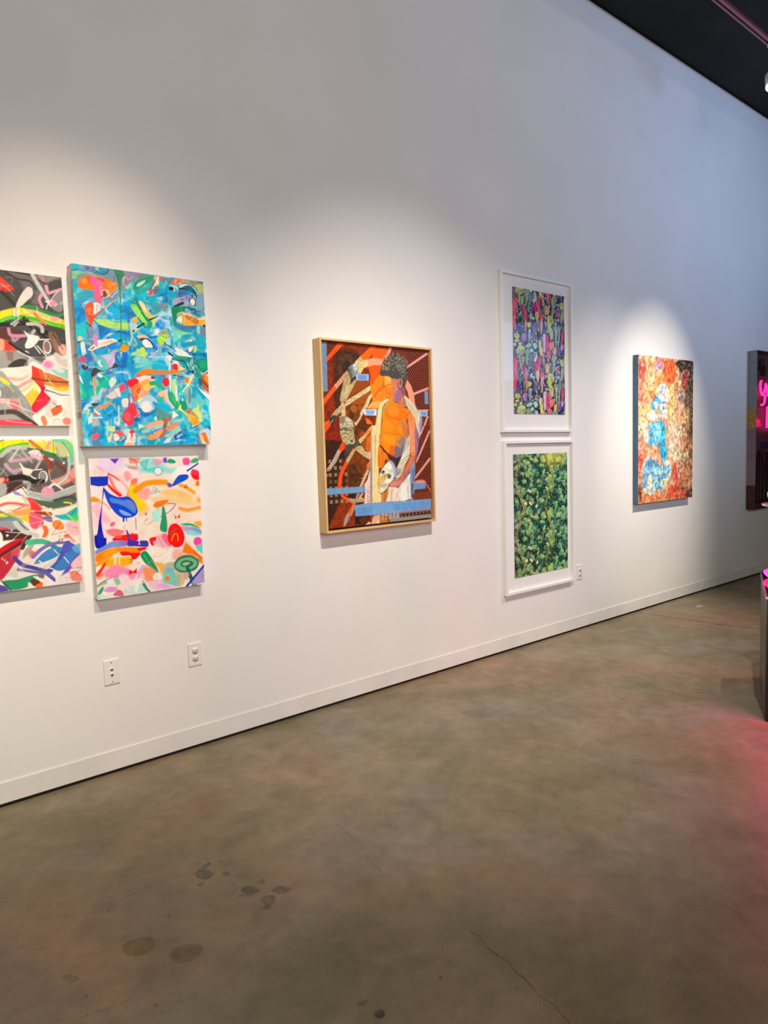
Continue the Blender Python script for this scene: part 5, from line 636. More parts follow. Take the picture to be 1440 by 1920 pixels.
s 4c4840 2.9 2.3 0.3 100 624 469 602 444 567 412;s 4c4840 2.9 2.3 0.3 100 613 398 574 377 539 349 526 337;s 4c4840 2.6 1.9 0.3 100 604 376 556 349 522 321;s 3c3c38 2.6 1.9 0.3 100 590 354 563 310 536 272;
p 8c8c88 2.6 90 513 312 538 324 546 298 511 274;p f0ecc8 1.3 100 386 304 412 335 449 365 470 370 498 344 509 312 503 280 486 256 469 237 452 232 435 204 401 181 377 179 370 205 364 236 373 267;
p 9ab0dc 2.5 100 454 371 482 364 505 331 508 299 495 271 487 294 485 326;p c8d4d4 2.5 90 469 345 492 319 487 294 471 301;s 6c6c58 2.5 2.2 0.3 100 412 335 439 318 471 301;
p f0b858 3.1 100 369 261 414 291 430 280 413 259 404 234 383 210 370 205;p e8a048 2.5 80 418 290 430 280 425 259 408 253;p a09c7c 1.3 100 386 304 403 313 421 306 418 297 402 291;e 3c3c30 0.6 100 412 304 7.2 7.5;
p 90a090 1.3 100 434 290 455 292 470 279 462 263 441 264;e 3c4440 0.6 100 454 276 9 9.5;s 4c4c3c 2.5 1.9 0.3 100 386 304 411 314 420 303 406 292;s 4c4c3c 2.5 1.9 0.3 100 434 280 446 292 467 285 468 269 449 262;
s 4c4c3c 2.5 1.9 0.3 100 430 290 425 265 413 256 416 250;p fcfcf0 1.3 100 433 255 457 257 465 244 444 235 428 239;p dcd8b8 1.3 100 383 232 412 237 440 233 427 211 395 210;s 50585c 2.2 1.9 0.3 90 385 223 407 219 434 225;
s 6c8ca4 1.9 1.6 0.3 90 383 232 407 228 440 234;S 50585c 1.6 1.6 0.3 90 395 230 393 211;S 50585c 1.6 1.6 0.3 90 405 230 403 209;S 50585c 1.6 1.6 0.3 90 416 229 415 210;S 50585c 1.6 1.6 0.3 90 426 230 425 213;
s 88846c 2.5 1.9 0.6 80 378 204 398 188 427 202;p c8b070 2.5 70 372 242 388 248 391 232 375 220;p 7c94bc 1.3 90 486 268 508 280 503 261 486 256;
p f09468 1.9 100 628 578 671 578 686 507 683 436 665 397 651 384 626 411 624 475;p 9a6c90 3.3 90 671 572 700 523 698 474 682 403 668 377 666 442;
p d87444 1.9 100 626 392 656 397 664 371 641 333 622 304 587 277 560 242 540 253 554 291 580 322 603 353;s 6c3420 2.6 1.9 0.6 100 622 405 643 411 665 404;p a87480 2.6 90 562 284 606 315 631 317 596 276 569 248;
p a07080 3.3 80 641 339 664 371 662 332 640 313;p d08078 1.6 100 452 222 477 250 511 259 544 256 556 243 551 224 526 209 480 199 459 209;p e89888 1.9 80 460 222 485 240 527 238 535 228 493 217;
s 7c3c3c 1.9 1.6 0.3 90 482 253 506 245 536 250;s 7c3c3c 1.9 1.6 0.3 90 477 231 510 235 539 227;s 7c3c3c 1.9 1.6 0.3 90 472 212 505 220 534 218;s 5c3430 1.6 1.6 0.3 90 452 222 471 202 500 204 534 212;
p 8c98c0 2.6 100 623 314 659 365 660 280 654 222 642 131 616 129 623 217 622 282;P 5c7cac 2.6 90 631 307 657 319 654 228 637 235;P 4c5878 2 80 628 229 649 218 634 144 625 151;
P f0f0e8 1.6 100 551 227 622 291 620 230 620 129 547 121 497 124 525 202;s a0a098 5.2 3.9 1.6 90 586 257 572 200 573 129;s b0b4b8 5.8 4.5 1.6 90 617 262 601 198 607 130;s 7c8084 2.6 2.3 0.6 90 568 226 562 171 565 126;
s d0d4d8 3.9 3.2 1 90 600 276 594 234;P f8e4d0 1.6 100 451 213 525 202 522 122 420 126 433 170;P d8b8a0 1.9 80 463 196 484 198 469 126 456 127;s 5c5c58 2.6 1.9 0.3 100 530 205 516 171 502 127;
s 5c5c58 1.9 1.6 0.3 90 511 158 527 125;p d08c40 1.9 100 393 172 426 186 447 216 442 169 419 123 389 125;P b8782c 1.9 80 409 165 438 195 424 126 407 127;
P f8dc98 1.6 100 360 336 375 317 365 261 362 205 373 180 391 169 387 125 351 125;P f4dc94 1.5 100 338 578 401 578 389 466 376 448 370 386 357 262 351 125 320 127;P c8b880 2.5 90 351 510 368 541 353 355 342 294;
p 6c2c18 2.6 100 647 163 785 161 788 118 646 127;P 74a8dc 0.6 100 320 125 573 121 790 118 788 54 545 53 317 55;P 6094d0 3.8 50 488 105 787 108 786 61 487 67;P 909088 1 100 429 49 553 51 790 51 790 -6.5 451 -0.4;
P 2c201c 1.3 100 524 45 787 47 787 24 527 22;P 988c84 1 90 453 41 494 47 527 22 509 4.2 456 5.6;P f0a878 1.2 100 316 36 372 51 370 -2.8 314 -1;P b8742c 1.3 100 372 54 404 42 443 0.3 370 -2.8;
P dca868 1.3 80 380 53 429 49 424 37;P e8c8c8 0.9 90 347 11.9 368 35 368 -2.6 346 -0.7;s 7c3408 2.5 1.9 0.6 90 437 865 433 840 429 817 439 809 452 800 459 785 456 770 460 748 472 735;s c06010 5 3.8 2.5 60 455 818 492 821;
p ffc868 5 60 449 865 481 867 484 842 456 835;p d86818 5 50 470 792 494 787 493 749 473 761;s a05058 9.6 7 5.1 50 568 786 579 783 567 754 546 732;p 6c3844 4.5 60 573 796 598 796 593 765 580 752 574 764;
s 8c4430 3.2 2.5 1.6 70 528 716 552 694 581 688 611 692;s 2c2a26 3.7 3.1 1.6 70 417 870 420 919 443 960 480 990 523 1004 564 998 600 964 615 924 617 879;s 2c2a26 2.5 1.9 0.9 70 425 870 461 871 493 861 530 850 554 855;
s 4c2408 2.8 2.2 0.9 85 443 707 421 673 414 611 401 546 391 468;s 5c2c10 2.9 2.3 1 85 636 670 614 647 607 619 615 561 592 516;s 5c3020 2.6 2.3 1 80 661 651 673 610 684 545 694 480;
p ffa830 10.7 45 470 692 528 694 543 656 501 637 461 655;p c86410 9.6 45 541 615 600 619 607 574 564 568;p ffa020 10.6 45 426 599 483 599 489 549 432 543;p 8c5c50 9.6 45 573 561 611 574 605 523 571 517;
s fff4cc 5.6 4.4 2.5 70 452 729 418 704 397 654 382 592 367 500;s 98884c 3.8 2.8 1.6 70 435 707 421 667 406 598 396 530 381 468;s 98884c 3.1 2.5 1.6 60 385 654 374 592 359 500;
s fbf4dc 3.9 3.2 1.3 80 613 740 654 702 691 658 716 610;s 54483c 2.6 1.9 0.6 80 605 749 646 718 679 685 709 658;s 4c2c10 2.8 2.2 0.9 80 391 525 392 472 435 425 471 396;
s fff8e4 4.5 3.9 1.9 70 604 495 593 437 557 374 525 299;s 6c6450 2.9 2.2 1 75 581 463 567 425 540 368;s f8a878 6.5 5.2 3.2 60 640 559 646 475 644 423;s 7c4c64 4.6 3.3 2 60 696 539 696 474 687 416;
s f09858 5.8 4.5 2.6 60 638 378 619 340 579 296;p fffaf0 3.2 70 559 214 585 219 582 128 556 127;s 6c7078 2.6 2.2 1 70 543 214 533 170 531 125;s 6c7078 2.3 1.9 0.6 70 604 282 594 231 595 134;
s 3c3c38 2.8 2.2 0.6 85 388 304 412 334 449 363 472 370 498 345 510 312 504 280 487 256 470 237;s 3c3c38 2.8 2.2 0.6 85 387 301 373 267 365 236 371 205 378 181 402 182 433 204 450 231;
p c8c0a0 3.8 60 393 266 421 271 416 240 392 235;p fdfbe4 5 70 416 331 453 355 481 332 455 314;s 2c1c10 2.1 1.5 0.6 85 173 871 143 831 124 781 112 713 98 671 57 632;
s 2c1c10 2.1 1.5 0.6 85 236 835 197 771 159 714 153 675 151 633;s 2c1c10 1.8 1.5 0.6 80 213 799 196 822 196 837;s 6c5838 2.7 2.1 1.2 70 163 829 146 781 130 740;s f4e8bc 3.6 2.7 1.5 70 181 830 161 776 144 734;
s 2c2418 2.4 1.8 0.6 85 105 630 105 586 110 533;s 2c2418 2.4 1.8 0.6 85 190 610 202 586 206 532;s 3c2c18 1.8 1.5 0.6 70 157 684 331 785;s 3c2c18 1.8 1.5 0.6 70 212 592 342 767;'''
    for dy in (0,): cv.paint(art, dy)
    # stippled grounds, hair, dotted bands
    HEAD=(412,632,850,1012)
    rg=np.random.RandomState(5)
    def dots(x0,x1,y0,y1,st,r,col,a,slant=0):
        k=0
        y=y0
        while y<y1:
            x=x0+(st/2 if k%2 else 0)+slant*(y-y0)
            while x<x1+slant*(y-y0):
                cv.ell(col,x,y,r,r,1,a); x+=st
            y+=st*.62; k+=1
    W,H=cv.w,cv.h
    # fine dot ground on the right: only where the paint is dark red
    lum=cv.im.sum(2)
    keep=cv.im.copy()
    dots(.50*W,W,.12*H,.99*H,19,3.2,hexlin('d8743c'),.75)
    m=((keep[...,0]<.22)&(keep[...,0]>keep[...,2]*2)&(keep[...,1]<.06)).astype(float)[...,None]
    cv.im[:]=keep*(1-m)+cv.im*m
    # lattice bottom left
    keep=cv.im.copy()
    for j in range(7):
        for i in range(4):
            x,y=30+i*36,150+j*38
            if y>300 and i==3 and j>4: continue
            for a in range(4):
                an=math.pi/4+a*math.pi/2
                cv.ell(hexlin('e8d098'),x+7*math.cos(an),y+7*math.sin(an),4.2,4.6,2,.45 if j not in(3,) else .15)
    m=(keep.sum(2)<.30).astype(float)[...,None]; cv.im[:]=keep*(1-m)+cv.im*m
    # hair flecks
    hx0,hx1,hy0,hy1=HEAD
    for i in range(620):
        x,y=rg.uniform(hx0,hx1),rg.uniform(hy0,hy1)
        k=((x-(hx0+hx1)/2)/((hx1-hx0)/2))**2+((y-(hy0+hy1)/2)/((hy1-hy0)/2))**2
        if k>.95: continue
        c=['8c8a7c','2c2c28','6c6a60','b0a890'][rg.randint(4)]
        if y<905 and x<560: continue
        if x<hx0+.3*(hx1-hx0) and rg.rand()<.5: c='d8a878'
        an=rg.uniform(0,6.28)
        q=np.array([[x,y],[x+8*math.cos(an),y+8*math.sin(an)]])
        cv.stroke(hexlin(c),q,4,3,1,.75)
    # scribbled ground around the raised figure
    n=cv.noise(9,60,2)
    dark=((cv.im[...,0]<.30)&(cv.im[...,2]<.06)&(cv.X<W*.52)).astype(float)
    f=1+dark*(n-.5)*1.1
    cv.im*=f[...,None]
    # crosses along the foot
    for i in range(16):
        for j in range(2):
            x,y=W*.42+i*30,22+j*22+i*1.2
            cv.stroke(hexlin('d8ccb8' if i<7 else 'c87858'),np.array([[x-7,y-7],[x+7,y+7]]),4,4,1,.8)
            cv.stroke(hexlin('c8bca8' if i<7 else 'b86848'),np.array([[x-7,y+7],[x+7,y-7]]),4,4,1,.8)
    
    k=cv.noise(41,46,3)[...,None]; cv.im*=.86+.26*k
    
    # the pale bands carry a dense brown drawing
    g=cv.noise(43,110,3); pale=((cv.im[...,0]>.45)&(cv.im[...,1]>.33)&(cv.im[...,2]<.5)&(cv.im[...,2]>.12)&(cv.X<W*.385)&(cv.Y>H*.12)).astype(float)
    cv.im*=(1-pale*np.clip((g-.42)*2.2,0,.34))[...,None]
    return cv
PAINT['figure'] = paint_figure
def paint_bloom():
    cv = Canvas(589.0, 882.0, 150, 300, '26304a')
    # inky ground with thin vertical drips
    n=cv.noise(3,10,3); m=cv.noise(4,26,2)
    a,b,c=hexlin('1c2238'),hexlin('2c4a44'),hexlin('5c5c9c')
    k=np.clip((cv.X/cv.w-.45)*2+.5+(n-.5)*2,0,1)[...,None]
    cv.im[:]=b*(1-k)+a*k
    k=np.clip((m-.55)*4,0,1)[...,None]; cv.im[:]=cv.im*(1-k*.6)+c*k*.6
    rg=np.random.RandomState(11)
    cols=['8c98c0','a8b890','6c80a8','c888b0','7c98a0','d8e0f0','486894','588c7c','b070b0','3c3468']
    for i in range(520):
        x,y=rg.uniform(0,cv.w),rg.uniform(0,cv.h); L=rg.uniform(14,70)
        cv.stroke(hexlin(cols[rg.randint(10)]),np.array([[x,y],[x+rg.uniform(-3,3),y-L]]),rg.uniform(3,7),2,1,.8)
    for i in range(260):
        cv.ell(hexlin(['f0f4fa','d8dcf0','e8c8e0'][i%3]),rg.uniform(0,cv.w),rg.uniform(0,cv.h),rg.uniform(2,4.5),rg.uniform(3,7),1,.9)
    art = '''p 7a5a78 2.5 90 5.9 872 44 877 42 813 9.1 806;p e04870 0.9 100 1.9 799 33 808 49 792 37 699 31 606 4.5 598 -1.8 634;s f8a0a8 2.5 1.9 0.3 90 27 783 14.7 739 20 666 9.3 604;s 8c1840 2.2 1.6 0.3 90 39 779 33 729 37 680;
s f890a0 3.1 2.5 0.6 90 39 766 33 717 30 680;S f0c8c0 3.1 2.5 0.6 90 11.5 595 9.5 506;S e8b0b8 2.5 1.9 0.6 90 21 590 20 550;p b0b878 0.9 100 56 875 77 872 81 817 79 759 70 770 59 818;
p c8d098 0.6 100 29 872 53 872 50 844 36 845;p 98a880 0.9 100 82 872 125 878 122 853 96 846;p a8b484 0.9 100 90 824 122 825 116 787 101 761 90 790;p 98b890 0.9 100 140 877 174 875 168 837 152 767 140 778 139 824;
p 7898a8 1 100 178 856 216 858 205 816 166 731 162 755 182 807;e 5c7484 0.6 100 201 853 11.9 9.4;p e0e4e0 0.6 100 228 862 258 866 263 838 252 809 237 798 227 800;p 3c4048 0.6 90 235 860 248 859 245 836 235 829;
e f8f8f8 0.3 100 248 846 7 5.7;s f8f8f8 3.2 3.2 0.3 100 232 803 247 796;p d03080 1.3 100 222 793 247 799 267 792 288 851 303 834 297 776 276 723 250 714 233 750;p f04880 1.6 100 272 792 288 841 303 827 299 770 281 736;
s 6c1060 2.9 1.9 0.3 90 262 794 271 767 261 741;p f0c878 1.3 100 245 723 286 737 282 683 273 609 289 604 269 659 255 677;s f8e8b0 2.6 1.9 0.6 100 284 756 280 698;p e0b070 1 100 313 857 344 861 349 849 328 840;
p d8c080 1 100 328 837 344 832 345 775 335 787;S d8a0a8 3.2 2.6 0.6 90 318 835 322 772;p f05878 1 100 381 881 417 885 427 864 411 833 390 805 380 836;s f8b0c0 5.2 3.3 0.7 100 383 878 382 811;
s 8c1c40 2.6 2 0.3 90 406 878 411 853;e e8b860 1 100 381 772 29 21;p f0c870 0.7 100 358 757 404 762 388 728 368 736;s b08040 1.6 1.6 0.3 80 363 751 379 779 399 762;s f0d880 4.6 4.6 0.7 100 363 735 383 728 404 736;
p f06078 1 100 296 713 321 728 344 718 336 682 305 685;s e89098 4.5 3.2 0.6 100 307 758 321 728;s e89098 4.6 3.3 0.7 100 345 765 326 728;p f0a8c8 1.3 100 305 682 333 685 327 630 319 581 306 599;
e f8d0c0 0.7 100 365 700 9.3 11.5;p d8dc70 1 100 383 709 420 725 456 700 461 678 434 659 423 642 449 618 449 566 427 551 407 608 387 638;p b8c050 1 90 409 705 445 702 450 677 419 664;
s 807820 2 1.6 0.3 90 424 697 429 668 434 646 450 641;s f8f098 3.3 2.6 0.7 90 398 691 397 626 412 583;s d0c060 2.3 2 0.3 90 428 623 433 571;p a0b888 1 100 432 842 459 868 480 864 473 802 451 715 435 720 442 785;
s 606c40 2.3 1.6 0.3 90 461 833 452 774 441 727;p 8ca078 1.3 90 469 872 490 875 485 835 463 833;e b8d070 1 100 557 814 29 19.6;p d0e0a0 0.7 100 537 796 570 806 564 779;s 788840 1.7 1.7 0.3 80 538 809 559 818 575 806;
p c0cc80 1.3 100 579 853 595 854 594 736 585 676 575 754;p b8c890 1 100 553 771 569 753 563 700 547 679 544 725;p e86878 0.7 100 473 766 489 771 510 747 531 743 510 728 483 751;e e87890 0.7 100 520 735 16.2 9.8;
p a0c8b0 1 100 483 702 520 709 531 697 493 687;p 98c8b8 0.7 100 466 672 488 683 498 668 476 653;e 98c4b0 1 100 481 634 24 15.6;e 4c6c64 0.7 100 481 634 11.7 7.8;p a0c0a8 1 100 471 623 497 622 490 511 482 510;
p a8b898 1 100 508 653 546 659 535 613 517 506 506 505 516 604;e 788870 0.7 100 527 651 19.5 4.6;p 8880b0 1.3 90 552 653 592 657 589 624 557 624;p e84868 1 100 548 607 578 613 578 570 566 523 553 535;
s f8a0b0 2 2 0.3 90 556 604 558 549;p c84070 0.9 100 89 766 113 765 135 752 127 727 98 730;p f05070 0.9 100 117 726 146 726 156 702 145 660 135 647 124 689;s 8c1c40 2.2 1.9 0.3 90 103 761 113 731 126 702;
s f8a090 2.8 2.2 0.6 90 112 706 126 664;p f0a878 1 100 128 658 150 657 144 591 134 587;p e0d880 1 100 155 649 184 654 199 637 174 616 159 624;s 707040 1.9 1.6 0.3 90 159 640 179 632;e b0c8e0 0.6 100 195 690 14.9 9.4;
e c8dcec 0.6 100 222 686 13 12.6;e f0f4fa 0.3 100 198 707 9.9 5.6;p c090c8 0.9 100 94 550 114 570 143 569 138 528 113 514 99 525;s 5c2070 2.2 1.9 0.3 90 95 575 124 583 143 560 123 521;
s c890d0 4.5 3.2 0.6 90 147 529 127 509;p 5c4c9c 2.5 90 38 625 87 642 95 587 42 582;s 3c3080 2.5 2.2 0.6 90 48 620 76 604 56 584;s 8c80c8 2.2 1.9 0.3 90 57 630 91 611;p 8474c0 1.9 90 224 649 264 665 263 602 228 586;
s 3c3888 2.6 2.3 0.6 90 244 644 248 594 268 564;s 4858a8 2.6 2.2 0.6 90 224 661 213 623;e c8d470 0.9 100 41 547 29 19.2;s 788038 1.6 1.6 0.3 80 32 554 46 561 56 547;p d8dc98 0.9 100 12 512 46 524 60 516 36 502;
e c8d48c 0.9 100 16.1 485 19.1 12.3;p d8e878 0.9 100 49 472 88 484 122 471 121 440 87 419 53 435;s 889838 1.9 1.6 0.3 80 73 474 87 450 77 424;e e8e0d8 0.6 100 74 495 16.4 10.6;
p a8dcc8 1 100 132 484 171 503 201 502 196 483 151 473;e 98c8b8 0.6 100 155 442 25 14.5;p b8e0d0 1 100 181 463 211 471 220 453 190 444;p a0b8c8 1 100 168 600 196 602 192 564 177 513 169 525;
e e8ecf8 0.3 100 183 595 6.9 8.2;s 5c7c98 1.9 1.9 0.3 90 173 600 193 586;p b8e8c8 1 100 216 506 251 512 266 488 241 467 221 484;p e8e8a0 1 100 282 534 308 539 312 498 291 477 282 502;
p f4e878 1 100 291 480 317 491 322 453 337 435 301 426;p f8c8e0 1.3 100 331 576 360 588 362 540 355 456 337 461 336 519;s f8f0fa 2.6 2.6 0.7 100 347 574 345 481;s f8b8c8 4.6 3.9 0.7 100 324 562 327 473;
p e03888 1.3 100 365 572 396 581 398 533 385 503 369 515;p f03c78 1.3 100 369 531 401 530 389 458 368 457;s f89890 5.9 4.6 1 100 420 564 411 511 405 459;p f88868 1.3 100 406 524 459 538 458 515 431 474 405 479;
s e8b0c8 3.3 2.7 0.7 100 464 538 453 488;p f8c060 1.3 100 458 489 490 494 484 451 457 437;p 6c54b8 2 90 506 492 533 504 554 469 511 440;s 3c2c7c 2.7 2.7 0.3 90 511 493 522 467;
p e0a0d8 1 100 544 515 566 523 571 490 549 482;e f0e4f4 0.3 100 209 521 6 7;e f0e4f4 0.3 100 236 533 5.5 8.9;e f0e4f4 0.3 100 263 523 5.6 7.6;e f0e4f4 0.3 100 251 582 5.5 8.2;S c8d4f0 2.3 1.6 0.3 90 251 579 250 518;
e f0f4f4 0.3 100 168 815 4.9 4.4;e f0f4f4 0.3 100 191 755 4.5 3.8;e f0f4f4 0.3 100 493 843 5.9 5.8;e f0f4f4 0.3 100 511 812 5.9 4.6;e f0f4f4 0.3 100 492 809 4.8 3.9;e f0f4f4 0.3 100 510 777 6.4 5.2;
e f0f4f4 0.3 100 479 794 4.8 3.9;e f0f4f4 0.3 100 486 727 5.3 5.2;e f0f4f4 0.3 100 362 845 6.2 5.7;e f0f4f4 0.3 100 413 792 5.2 5.8;e f0f4f4 0.3 100 90 713 4.3 6.2;e f0f4f4 0.3 100 50 717 3.8 4.9;
e f0f4f4 0.3 100 57 735 3.8 4.3;e f0f4f4 0.3 100 56 791 3.8 4.3;e f0f4f4 0.3 100 71 696 3.4 6.2;e f0f4f4 0.3 100 51 674 3.3 4.3;e f0f4f4 0.3 100 215 811 4 6.3;e f0f4f4 0.3 100 503 615 5.4 6.5;
e f0f4f4 0.3 100 374 656 4.2 6.4;e f0f4f4 0.3 100 202 546 4.5 4.4;S a8c0dc 1.9 1.3 0.3 90 211 773 206 729;S a8c0dc 2 1.3 0.3 90 362 684 361 620;S a8c0dc 2 1.3 0.3 90 522 474 512 512;
s e8f4f4 3.9 2.9 0.3 100 371 598 386 613 397 597;e a8d0d0 0.7 100 384 603 10.4 6.4;'''
    for dy in (421, 0, -421, -842): cv.paint(art, dy)
    rg=np.random.RandomState(14)
    for i in range(900):
        x,y=rg.uniform(0,cv.w),rg.uniform(0,cv.h); L=rg.uniform(8,34)
        c=['1c2034','20243c','2c2c44','e8e8f0','c8c0d8','f0d0c8','d8e4b8','3c3058'][rg.randint(8)]
        cv.stroke(hexlin(c),np.array([[x,y],[x+rg.uniform(-4,4),y-L]]),3.4,1.6,.7,.75)
    for i in range(240):
        cv.ell(hexlin(['1c2034','f4f4fa','e0d0e8'][i%3]),rg.uniform(0,cv.w),rg.uniform(0,cv.h),rg.uniform(2,4),rg.uniform(3,6),.8,.85)
    return cv
PAINT['bloom'] = paint_bloom
